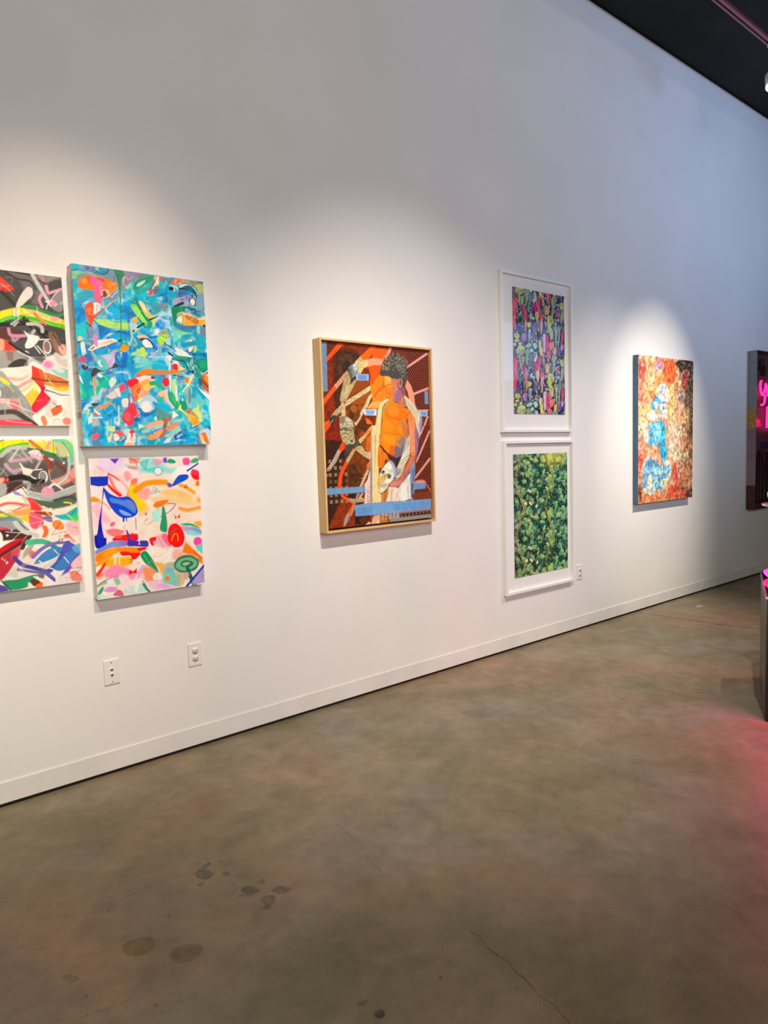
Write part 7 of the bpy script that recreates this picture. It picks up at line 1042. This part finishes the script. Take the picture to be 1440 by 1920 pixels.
# ------------------------------------------------------------------ the pictures
def paint_mat(name, rough=.55, weave=.15):
    m = new_mat(name, (.8, .8, .8), rough, spec=.25); t = m.node_tree; n, l = t.nodes, t.links; b = n['Principled BSDF']
    va = n.new('ShaderNodeVertexColor'); va.layer_name = 'paint'; l.new(va.outputs[0], b.inputs['Base Color'])
    if weave:
        tc = n.new('ShaderNodeTexCoord'); z = n.new('ShaderNodeTexNoise'); z.inputs['Scale'].default_value = 220
        bp = n.new('ShaderNodeBump'); bp.inputs['Strength'].default_value = weave; bp.inputs['Distance'].default_value = .001
        l.new(tc.outputs['Object'], z.inputs[0]); l.new(z.outputs[0], bp.inputs['Height']); l.new(bp.outputs[0], b.inputs['Normal'])
    return m
acrylic = paint_mat('painted_canvas'); ink = paint_mat('printed_paper', .7, 0); oil = paint_mat('painted_panel', .5)
def lined_edge():
    """raw white canvas turned round the stretcher, with a few pencil lines"""
    m = new_mat('raw_canvas_edge', (.80, .77, .72), .8, spec=.2); t = m.node_tree; n, l = t.nodes, t.links; b = n['Principled BSDF']
    tc = n.new('ShaderNodeTexCoord'); mp = n.new('ShaderNodeMapping'); mp.inputs['Scale'].default_value = (0, 0, 26)
    z = n.new('ShaderNodeTexNoise'); z.inputs['Scale'].default_value = 1; z.inputs['Detail'].default_value = 1
    rp = n.new('ShaderNodeValToRGB'); e = rp.color_ramp.elements
    e[0].position, e[0].color = .485, (.80, .77, .72, 1); e[1].position, e[1].color = .515, (.80, .77, .72, 1)
    k = rp.color_ramp.elements.new(.50); k.color = (.42, .42, .44, 1)
    l.new(tc.outputs['Object'], mp.inputs[0]); l.new(mp.outputs[0], z.inputs[0]); l.new(z.outputs[0], rp.inputs[0]); l.new(rp.outputs[0], b.inputs['Base Color'])
    return m
edge_m = new_mat('white_canvas_edge', (.80, .78, .74), .8, spec=.2)
def face(name, cv, x0, z0, y, mat, parent):
    V = np.stack([x0+cv.X/1000, np.full_like(cv.X, y), z0+cv.Y/1000], -1)
    return sheet(name, V, cv.nx, cv.ny, np.clip(cv.im, 0, .96), mat, 'paint', parent)
def canvas_picture(art, label, side_mat, cat='painting'):
    t, x0, x1, z0, z1 = PIECES[art]
    r = thing('canvas_painting', ((x0+x1)/2, D, z0), label, cat)
    face('painted_face', PAINT[art](), x0, z0, D-t, acrylic, r)
    box('stretcher_edge', side_mat, x0, x1, D-t+.0006, D-.001, z0, z1, r)
    return r
canvas_picture('grey', 'grey and black abstract canvas with a yellow-green band, upper one at the left edge', edge_m)
canvas_picture('swirl', 'abstract canvas with grey swirls and blue ribbons, lower one at the left edge', edge_m)
canvas_picture('blue', 'large bright blue abstract canvas with green and blue drips', lined_edge())
canvas_picture('white', 'pale pink and orange abstract canvas with a deep blue leaf, under the blue canvas', edge_m)
side_blue = mottled('blue_painted_edge', (.062, .155, .270), (.080, .185, .310), 8, .6)
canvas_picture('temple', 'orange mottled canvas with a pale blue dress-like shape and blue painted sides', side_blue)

# figure painting in its ash floater frame
def ash():
    m = mottled('pale_ash_wood', (.66, .40, .16), (.80, .54, .25), 9, .5, stretch=(1, 1, 1), spec=.35); t = m.node_tree
    mp = [q for q in t.nodes if q.type == 'MAPPING'][0]; mp.inputs['Scale'].default_value = (7, 7, .5); return m
def ash_h():
    m = mottled('pale_ash_wood_cross', (.66, .40, .16), (.80, .54, .25), 9, .5, spec=.35); t = m.node_tree
    mp = [q for q in t.nodes if q.type == 'MAPPING'][0]; mp.inputs['Scale'].default_value = (.5, 7, 7); return m
def framed(root, x0, x1, z0, z1, t, w, m_v, m_h, bev=.0015):
    """four bars, each a part of its picture"""
    for a, c in ((x0, x0+w), (x1-w, x1)): box('frame_bar', m_v, a, c, D-t, D-.001, z0, z1, root, bev)
    for a, c in ((z0, z0+w), (z1-w, z1)): box('frame_bar', m_h, x0+w, x1-w, D-t+.0002, D-.001, a, c, root, bev)
t, x0, x1, z0, z1 = PIECES['figure']
r = thing('framed_painting', (2.49, D, 1.018), 'painting of an orange lit figure holding a pale mask, in a pale wood frame', 'painting')
framed(r, 2.077, 2.908, 1.018, 2.096, .075, .012, ash(), ash_h())
face('painted_face', PAINT['figure'](), x0, z0, D-t, oil, r)
box('panel_edge', new_mat('dark_panel_edge', (.05, .02, .01), .7), x0, x1, D-t+.0006, D-.012, z0, z1, r)
box('back_board', new_mat('dark_back_board', (.03, .016, .010), .8), 2.090, 2.895, D-.011, D-.004, 1.031, 2.083, r)

# the two white framed prints
white_lacquer = new_mat('white_lacquer', (.86, .86, .85), .4); mat_board = new_mat('white_mat_board', (.88, .88, .87), .9, spec=.1)
glazing = glass_mat('picture_glazing', (.985, .985, .985), .008, .04)
def print_picture(art, fx0, fx1, fz0, fz1, label):
    t, x0, x1, z0, z1 = PIECES[art]
    r = thing('framed_print', ((fx0+fx1)/2, D, fz0), label, 'print')
    framed(r, fx0, fx1, fz0, fz1, .032, .020, white_lacquer, white_lacquer)
    box('mat_board', mat_board, fx0+.019, fx1-.019, D-.009, D-.002, fz0+.019, fz1-.019, r)
    face('printed_sheet', PAINT[art](), x0, z0, D-t, ink, r)
    box('glazing', glazing, fx0+.019, fx1-.019, D-.0175, D-.0165, fz0+.019, fz1-.019, r)
print_picture('bloom', 3.605, 4.412, 1.577, 2.687, 'white framed print of pink and yellow fungus-like blooms on dark blue, the upper one')
print_picture('foliage', 3.616, 4.418, .414, 1.517, 'white framed print of green leaves with crossing yellow cords, the lower one')

# ------------------------------------------------------------------ wall plates
ivory = new_mat('white_plastic_plate', (.83, .81, .77), .4); dark = new_mat('black_socket', (.012, .010, .008), .6); steel = new_mat('screw_steel', (.45, .42, .38), .35, .8)
def disc(bm, x, z, rad, y0, y1, n=16):
    lathe_bm(bm, ((0, y1), (rad, y1), (rad, y0), (0, y0)), n, Matrix.Translation((x, 0, z)) @ Matrix.Rotation(math.radians(90), 4, 'X') @ Matrix.Scale(-1, 4, (0, 0, 1)))
def plate(name, cx, cz, label, cat, group=None):
    r = thing(name, (cx, D, cz-.0575), label, cat, group)
    box('cover_plate', ivory, cx-.035, cx+.035, D-.0065, D-.0005, cz-.0575, cz+.0575, r, bev=.0022)
    return r
def outlet(cx, cz, label):
    r = plate('power_outlet', cx, cz, label, 'outlet', 'duplex outlets low on the wall')
    for s in (1, -1):
        bm = bmesh.new(); zc = cz+s*.0195
        disc(bm, cx, zc, .0165, D-.0085, D-.006, 24)
        rc = obj('receptacle', bm, ivory, r)
        for dx, h in ((-.0063, .009), (.0063, .0075)):
            bm = bmesh.new(); box_bm(bm, cx+dx-.0013, cx+dx+.0013, D-.0089, D-.0082, zc+.003-h/2, zc+.003+h/2); sub('slot', bm, dark, rc)
        bm = bmesh.new(); disc(bm, cx, zc-.0085, .0026, D-.0089, D-.0082, 12); sub('ground_hole', bm, dark, rc)
    bm = bmesh.new(); disc(bm, cx, cz, .003, D-.0078, D-.006, 12); obj('screw', bm, steel, r)
outlet(1.305, .481, 'white duplex outlet under the pale canvas, right of the jack plate')
outlet(4.520, .466, 'white duplex outlet beside the lower white framed print')
r = plate('jack_plate', .900, .484, 'white wall plate with two black jacks and two screws, low on the wall', 'wall plate')
for s in (1, -1):
    bm = bmesh.new(); disc(bm, .900, .484+s*.0125, .0085, D-.0082, D-.006, 20); j = obj('jack', bm, ivory, r)
    bm = bmesh.new(); zc = .484+s*.0125
    lo = [(-.006, .0028), (-.002, .0028), (-.0005, .0012), (.001, .0028), (.006, .0028), (.0035, -.002), (.0015, -.0052), (-.0015, -.0052), (-.0035, -.002)]
    a = [bm.verts.new((.900+x, D-.0088, zc+z)) for x, z in lo]; b = [bm.verts.new((.900+x, D-.0078, zc+z)) for x, z in lo]
    bm.faces.new(a); bm.faces.new(b[::-1])
    for i in range(len(a)): bm.faces.new((a[i], b[i], b[(i+1) % len(a)], a[(i+1) % len(a)]))
    sub('opening', bm, dark, j)
    bm = bmesh.new(); disc(bm, .900, .484+s*.045, .0032, D-.0078, D-.006, 12); obj('screw', bm, steel, r)

# ------------------------------------------------------------------ neon picture at the right edge
pink = glow_mat('pink_neon', (1.0, .03, .30), 2.8); hot = glow_mat('magenta_neon', (1, .02, .16), 1.2)
NX0, NX1, NZ0, NZ1, NT = 7.476, 8.42, .745, 2.405, .092
r = thing('neon_picture', ((NX0+NX1)/2, D, NZ0), 'deep acrylic-sided box picture with pink neon lettering, cut by the right edge', 'neon art')
mir = mottled('hazy_mirror_side', (.38, .38, .41), (.46, .46, .50), 60, .07, metal=1.)
box('back_panel', mottled('plum_back_panel', (.16, .06, .08), (.24, .10, .13), 5, .35), NX0+.004, NX1-.004, D-.016, D-.001, NZ0+.004, NZ1-.004, r)
bm = bmesh.new(); box_bm(bm, NX1-.004, NX1, D-NT, D-.001, NZ0, NZ1)
box_bm(bm, NX0+.004, NX1-.004, D-NT, D-.001, NZ0, NZ0+.004); box_bm(bm, NX0+.004, NX1-.004, D-NT, D-.001, NZ1-.004, NZ1)
obj('surround', bm, mir, r)
box('frosted_side', mottled('glitter_grey_acrylic', (.20, .215, .25), (.34, .36, .40), 90, .3, metal=.3), NX0, NX0+.004, D-NT, D-.001, 1.70, NZ1, r)
box('mauve_side', mottled('mauve_acrylic', (.23, .15, .20), (.30, .21, .27), 4, .25), NX0, NX0+.004, D-NT, D-.001, 1.0, 1.6995, r)
box('wine_side', mottled('wine_acrylic', (.050, .012, .010), (.085, .028, .020), 9, .2), NX0, NX0+.004, D-NT, D-.001, NZ0, .9995, r)
gold = mottled('gold_leaf', (.36, .21, .05), (.58, .38, .10), 60, .5, metal=.4)
bm = bmesh.new(); box_bm(bm, NX0-.0012, NX0, D-NT+.001, D-.002, 1.60, 1.805); obj('gold_band', bm, gold, r)
box('front_glass', glass_mat('front_acrylic', (.90, .86, .88), .10, .03), NX0+.004, NX1-.004, D-NT, D-NT+.003, NZ0+.004, NZ1-.004, r)
def tubes(name, mat, lines, rad, parent):
    bm = bmesh.new()
    for q in lines: tube_bm(bm, q, rad, 10)
    return obj(name, bm, mat, parent)
y = D-.062
for q in ([(7.665, y, 2.10), (7.640, y, 2.085), (7.638, y, 2.045), (7.650, y, 1.99), (7.685, y, 1.955), (7.72, y, 1.965)],
          [(7.775, y, 2.075), (7.762, y, 2.045), (7.738, y, 1.995), (7.712, y, 1.968)],
          [(7.748, y, 1.955), (7.752, y, 1.91), (7.735, y, 1.868), (7.688, y, 1.846), (7.66, y, 1.85)],
          [(7.812, y, 2.06), (7.80, y, 1.99), (7.83, y, 1.95), (7.90, y, 2.02), (7.97, y, 1.93)],
          [(7.815, y, 1.835), (7.812, y, 1.72), (7.81, y, 1.605)], [(7.86, y, 2.08), (7.98, y, 2.09), (8.10, y, 2.02), (8.12, y, 1.90)],
          [(7.92, y, 1.83), (7.92, y, 1.62), (8.02, y, 1.60), (8.03, y, 1.82)]):
    tubes('neon_tube', pink, [q], .011, r)
tubes('neon_script', hot, [[(7.57, D-.03, 1.74), (7.575, D-.03, 1.62)], [(7.61, D-.03, 1.62), (7.625, D-.03, 1.72), (7.65, D-.03, 1.62)], [(7.675, D-.03, 1.70), (7.685, D-.03, 1.62)], [(7.71, D-.03, 1.69), (7.73, D-.03, 1.62)]], .005, r)
black = new_mat('black_silhouette', (.012, .008, .010), .5)
bm = bmesh.new()                                # raised dark hand at the top of the panel
box_bm(bm, 7.745, 7.80, D-.045, D-.017, 2.16, 2.255, .006)
for k, (dx, h) in enumerate(((0, .055), (.026, .075), (.052, .07), (.078, .05))): tube_bm(bm, [(7.715+dx, D-.03, 2.23), (7.712+dx, D-.03, 2.27+h*.6), (7.716+dx, D-.03, 2.26+h)], .011, 8)
box_bm(bm, 7.69, 7.80, D-.045, D-.017, 2.215, 2.27, .012)
obj('hand_cutout', bm, black, r)
bm = bmesh.new(); box_bm(bm, 7.78, 8.2, D-.05, D-.017, 1.395, 1.46, .004); obj('violet_bar', bm, new_mat('violet_paint', (.10, .03, .22), .4), r)
bm = bmesh.new()
for i, (xx, h) in enumerate(((7.60, .42), (7.67, .30), (7.74, .46), (7.83, .34), (7.93, .44), (8.05, .36))): tube_bm(bm, [(xx, D-.03, .80), (xx+.012, D-.03, .95+h*.4), (xx-.01, D-.03, .90+h)], .026, 10)
obj('dark_figures', bm, new_mat('wine_paint', (.045, .006, .014), .35), r)

# ------------------------------------------------------------------ track and lamp near the wall
track_m = new_mat('neon_tinted_track', (.20, .030, .045), .45); lip_m = new_mat('neon_tinted_lip', (.36, .17, .19), .5)  # red and pink paint in the neon light reflected on the rail
TY, TZ = 2.44, 4.60
r = thing('track_rail', (6, TY, TZ), 'slim lighting track with pink neon light put into its colour, under the black ceiling, top right corner', 'track')
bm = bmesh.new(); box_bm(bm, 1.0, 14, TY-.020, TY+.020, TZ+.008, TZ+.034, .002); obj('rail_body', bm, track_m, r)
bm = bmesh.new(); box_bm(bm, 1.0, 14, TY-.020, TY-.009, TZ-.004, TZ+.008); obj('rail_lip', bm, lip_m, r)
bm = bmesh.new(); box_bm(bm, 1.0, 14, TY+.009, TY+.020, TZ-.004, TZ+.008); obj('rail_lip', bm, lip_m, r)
for xx in (2.5, 5.0, 7.5, 10., 12.5):
    bm = bmesh.new(); tube_bm(bm, [(xx, TY, TZ+.034), (xx, TY, WTOP+.03)], .006, 8); obj('hanger_rod', bm, track_m, r)
LX, LY, LZ = 6.03, 2.43, 4.33
white_m = new_mat('white_lamp_enamel', (.80, .80, .82), .35)
r = thing('track_lamp', (LX, LY, TZ), 'small white track lamp shining under the ceiling at the right edge', 'lamp')
bm = bmesh.new(); tube_bm(bm, [(LX, LY, TZ-.004), (LX, LY, LZ+.04)], .010, 10); box_bm(bm, LX-.05, LX+.05, LY-.018, LY+.018, TZ-.034, TZ-.0045, .004); obj('stem', bm, white_m, r)
ax = Vector((-.45, -.25, -.86)).normalized(); mt = Matrix.Translation((LX, LY, LZ)) @ ax.to_track_quat('Z', 'Y').to_matrix().to_4x4()
bm = bmesh.new(); lathe_bm(bm, ((0, -.085), (.030, -.085), (.044, -.06), (.046, .0), (.050, .075), (.046, .075), (.040, .03), (0, .025)), 28, mt); obj('lamp_head', bm, white_m, r)
bm = bmesh.new(); lathe_bm(bm, ((0, .050), (.042, .050), (.042, .058), (.030, .066), (0, .070)), 24, mt); obj('lens', bm, glow_mat('lit_lens', (1, .95, .88), 30), r)

# ------------------------------------------------------------------ plinth and neon piece at the right edge
gloss = new_mat('black_gloss_top', (.012, .006, .008), .06); side_m = new_mat('dark_brushed_side', (.028, .025, .020), .3, .4); rim_m = new_mat('polished_rim', (.85, .78, .80), .2, .9)
A = Vector((3.636, 1.451, 0)); u = Vector((.913, .409, 0)); v = Vector((.409, -.913, 0)); PL, PW, PH = .78, .78, .66
r = thing('plinth', A, 'glossy dark plinth with a bright polished rim, at the right edge', 'plinth')
def loft(bm, outline, z0, z1):
    a = [bm.verts.new((p.x, p.y, z0)) for p in outline]; b = [bm.verts.new((p.x, p.y, z1)) for p in outline]
    bm.faces.new(a[::-1]); bm.faces.new(b)
    for i in range(len(a)): bm.faces.new((a[i], a[(i+1) % len(a)], b[(i+1) % len(a)], b[i]))
def rr(off, rad):
    out = []
    for (s, w, a0) in ((0, 0, 180), (PL, 0, 270), (PL, PW, 0), (0, PW, 90)):
        cx = s+(rad+off if s == 0 else -rad-off); cy = w+(rad+off if w == 0 else -rad-off)
        for k in range(7):
            an = math.radians(a0+k*15); out.append(A+u*(cx+rad*math.cos(an))+v*(cy+rad*math.sin(an)))
    return out
bm = bmesh.new(); loft(bm, rr(.004, .03), .0, PH-.012); obj('body', bm, side_m, r)
bm = bmesh.new(); loft(bm, rr(0, .03), PH-.012, PH-.001); obj('polished_rim', bm, rim_m, r)
bm = bmesh.new(); loft(bm, rr(.007, .026), PH-.010, PH); obj('top_panel', bm, gloss, r)
def P(s, w, z): q = A+u*s+v*w; return (q.x, q.y, z)
def tubes(name, mat, lines, rad, parent):
    bm = bmesh.new()
    for q in lines: tube_bm(bm, q, rad, 10)
    return obj(name, bm, mat, parent)
bright = glow_mat('bright_pink_neon', (1, .02, .27), 48)
ft = tubes('front_tube', bright, [[P(-.11, w_, z_) for w_, z_ in ((.12, .56), (.10, .30), (.14, .10), (.30, .08), (.36, .30), (.34, .50), (.42, .58), (.56, .54), (.60, .30), (.58, .14))]], .011, r)
for w_, z_ in ((.10, .30), (.36, .30), (.60, .30)):
    bm = bmesh.new(); tube_bm(bm, [P(.006, w_, z_), P(-.11, w_, z_)], .004, 8); obj('bracket', bm, rim_m, r)
c0 = A+u*.42+v*.137
r = thing('neon_sculpture', (c0.x, c0.y, PH), 'pink neon tube piece with a round chrome dish, standing on the dark plinth', 'neon art')
bm = bmesh.new(); lathe_bm(bm, ((0, PH), (.10, PH), (.10, PH+.012), (.012, PH+.02), (.010, PH+.40), (0, PH+.40)), 28, Matrix.Translation((c0.x, c0.y, 0))); obj('stand', bm, rim_m, r)
dz = 1.108
bm = bmesh.new(); lathe_bm(bm, ((0, dz-.03), (.10, dz-.026), (.145, dz-.010), (.150, dz), (.143, dz+.001), (.10, dz-.012), (0, dz-.016)), 36, Matrix.Translation((c0.x, c0.y, 0))); obj('dish', bm, rim_m, r)
for q in ([P(.70, .05, PH+.03), P(.60, .02, PH+.03), P(.46, .035, PH+.03), P(.30, .06, PH+.03), P(.16, .12, PH+.03), P(.12, .30, PH+.03), P(.2, .5, PH+.03)],
          [P(.66, .09, PH+.035), P(.50, .075, PH+.035), P(.34, .11, PH+.035), P(.25, .22, PH+.035), P(.28, .45, PH+.035)]):
    tubes('floor_tube', pink, [q], .010, r)
tubes('upright_tube', glow_mat('rose_glass_tube', (1, .16, .30), .75), [[P(.42, .045, dz+.0), P(.42, .025, dz+.045), P(.42, .04, dz+.075), P(.42, .16, dz+.14), P(.41, .24, dz+.06), P(.42, .22, dz+.0)]], .009, r)
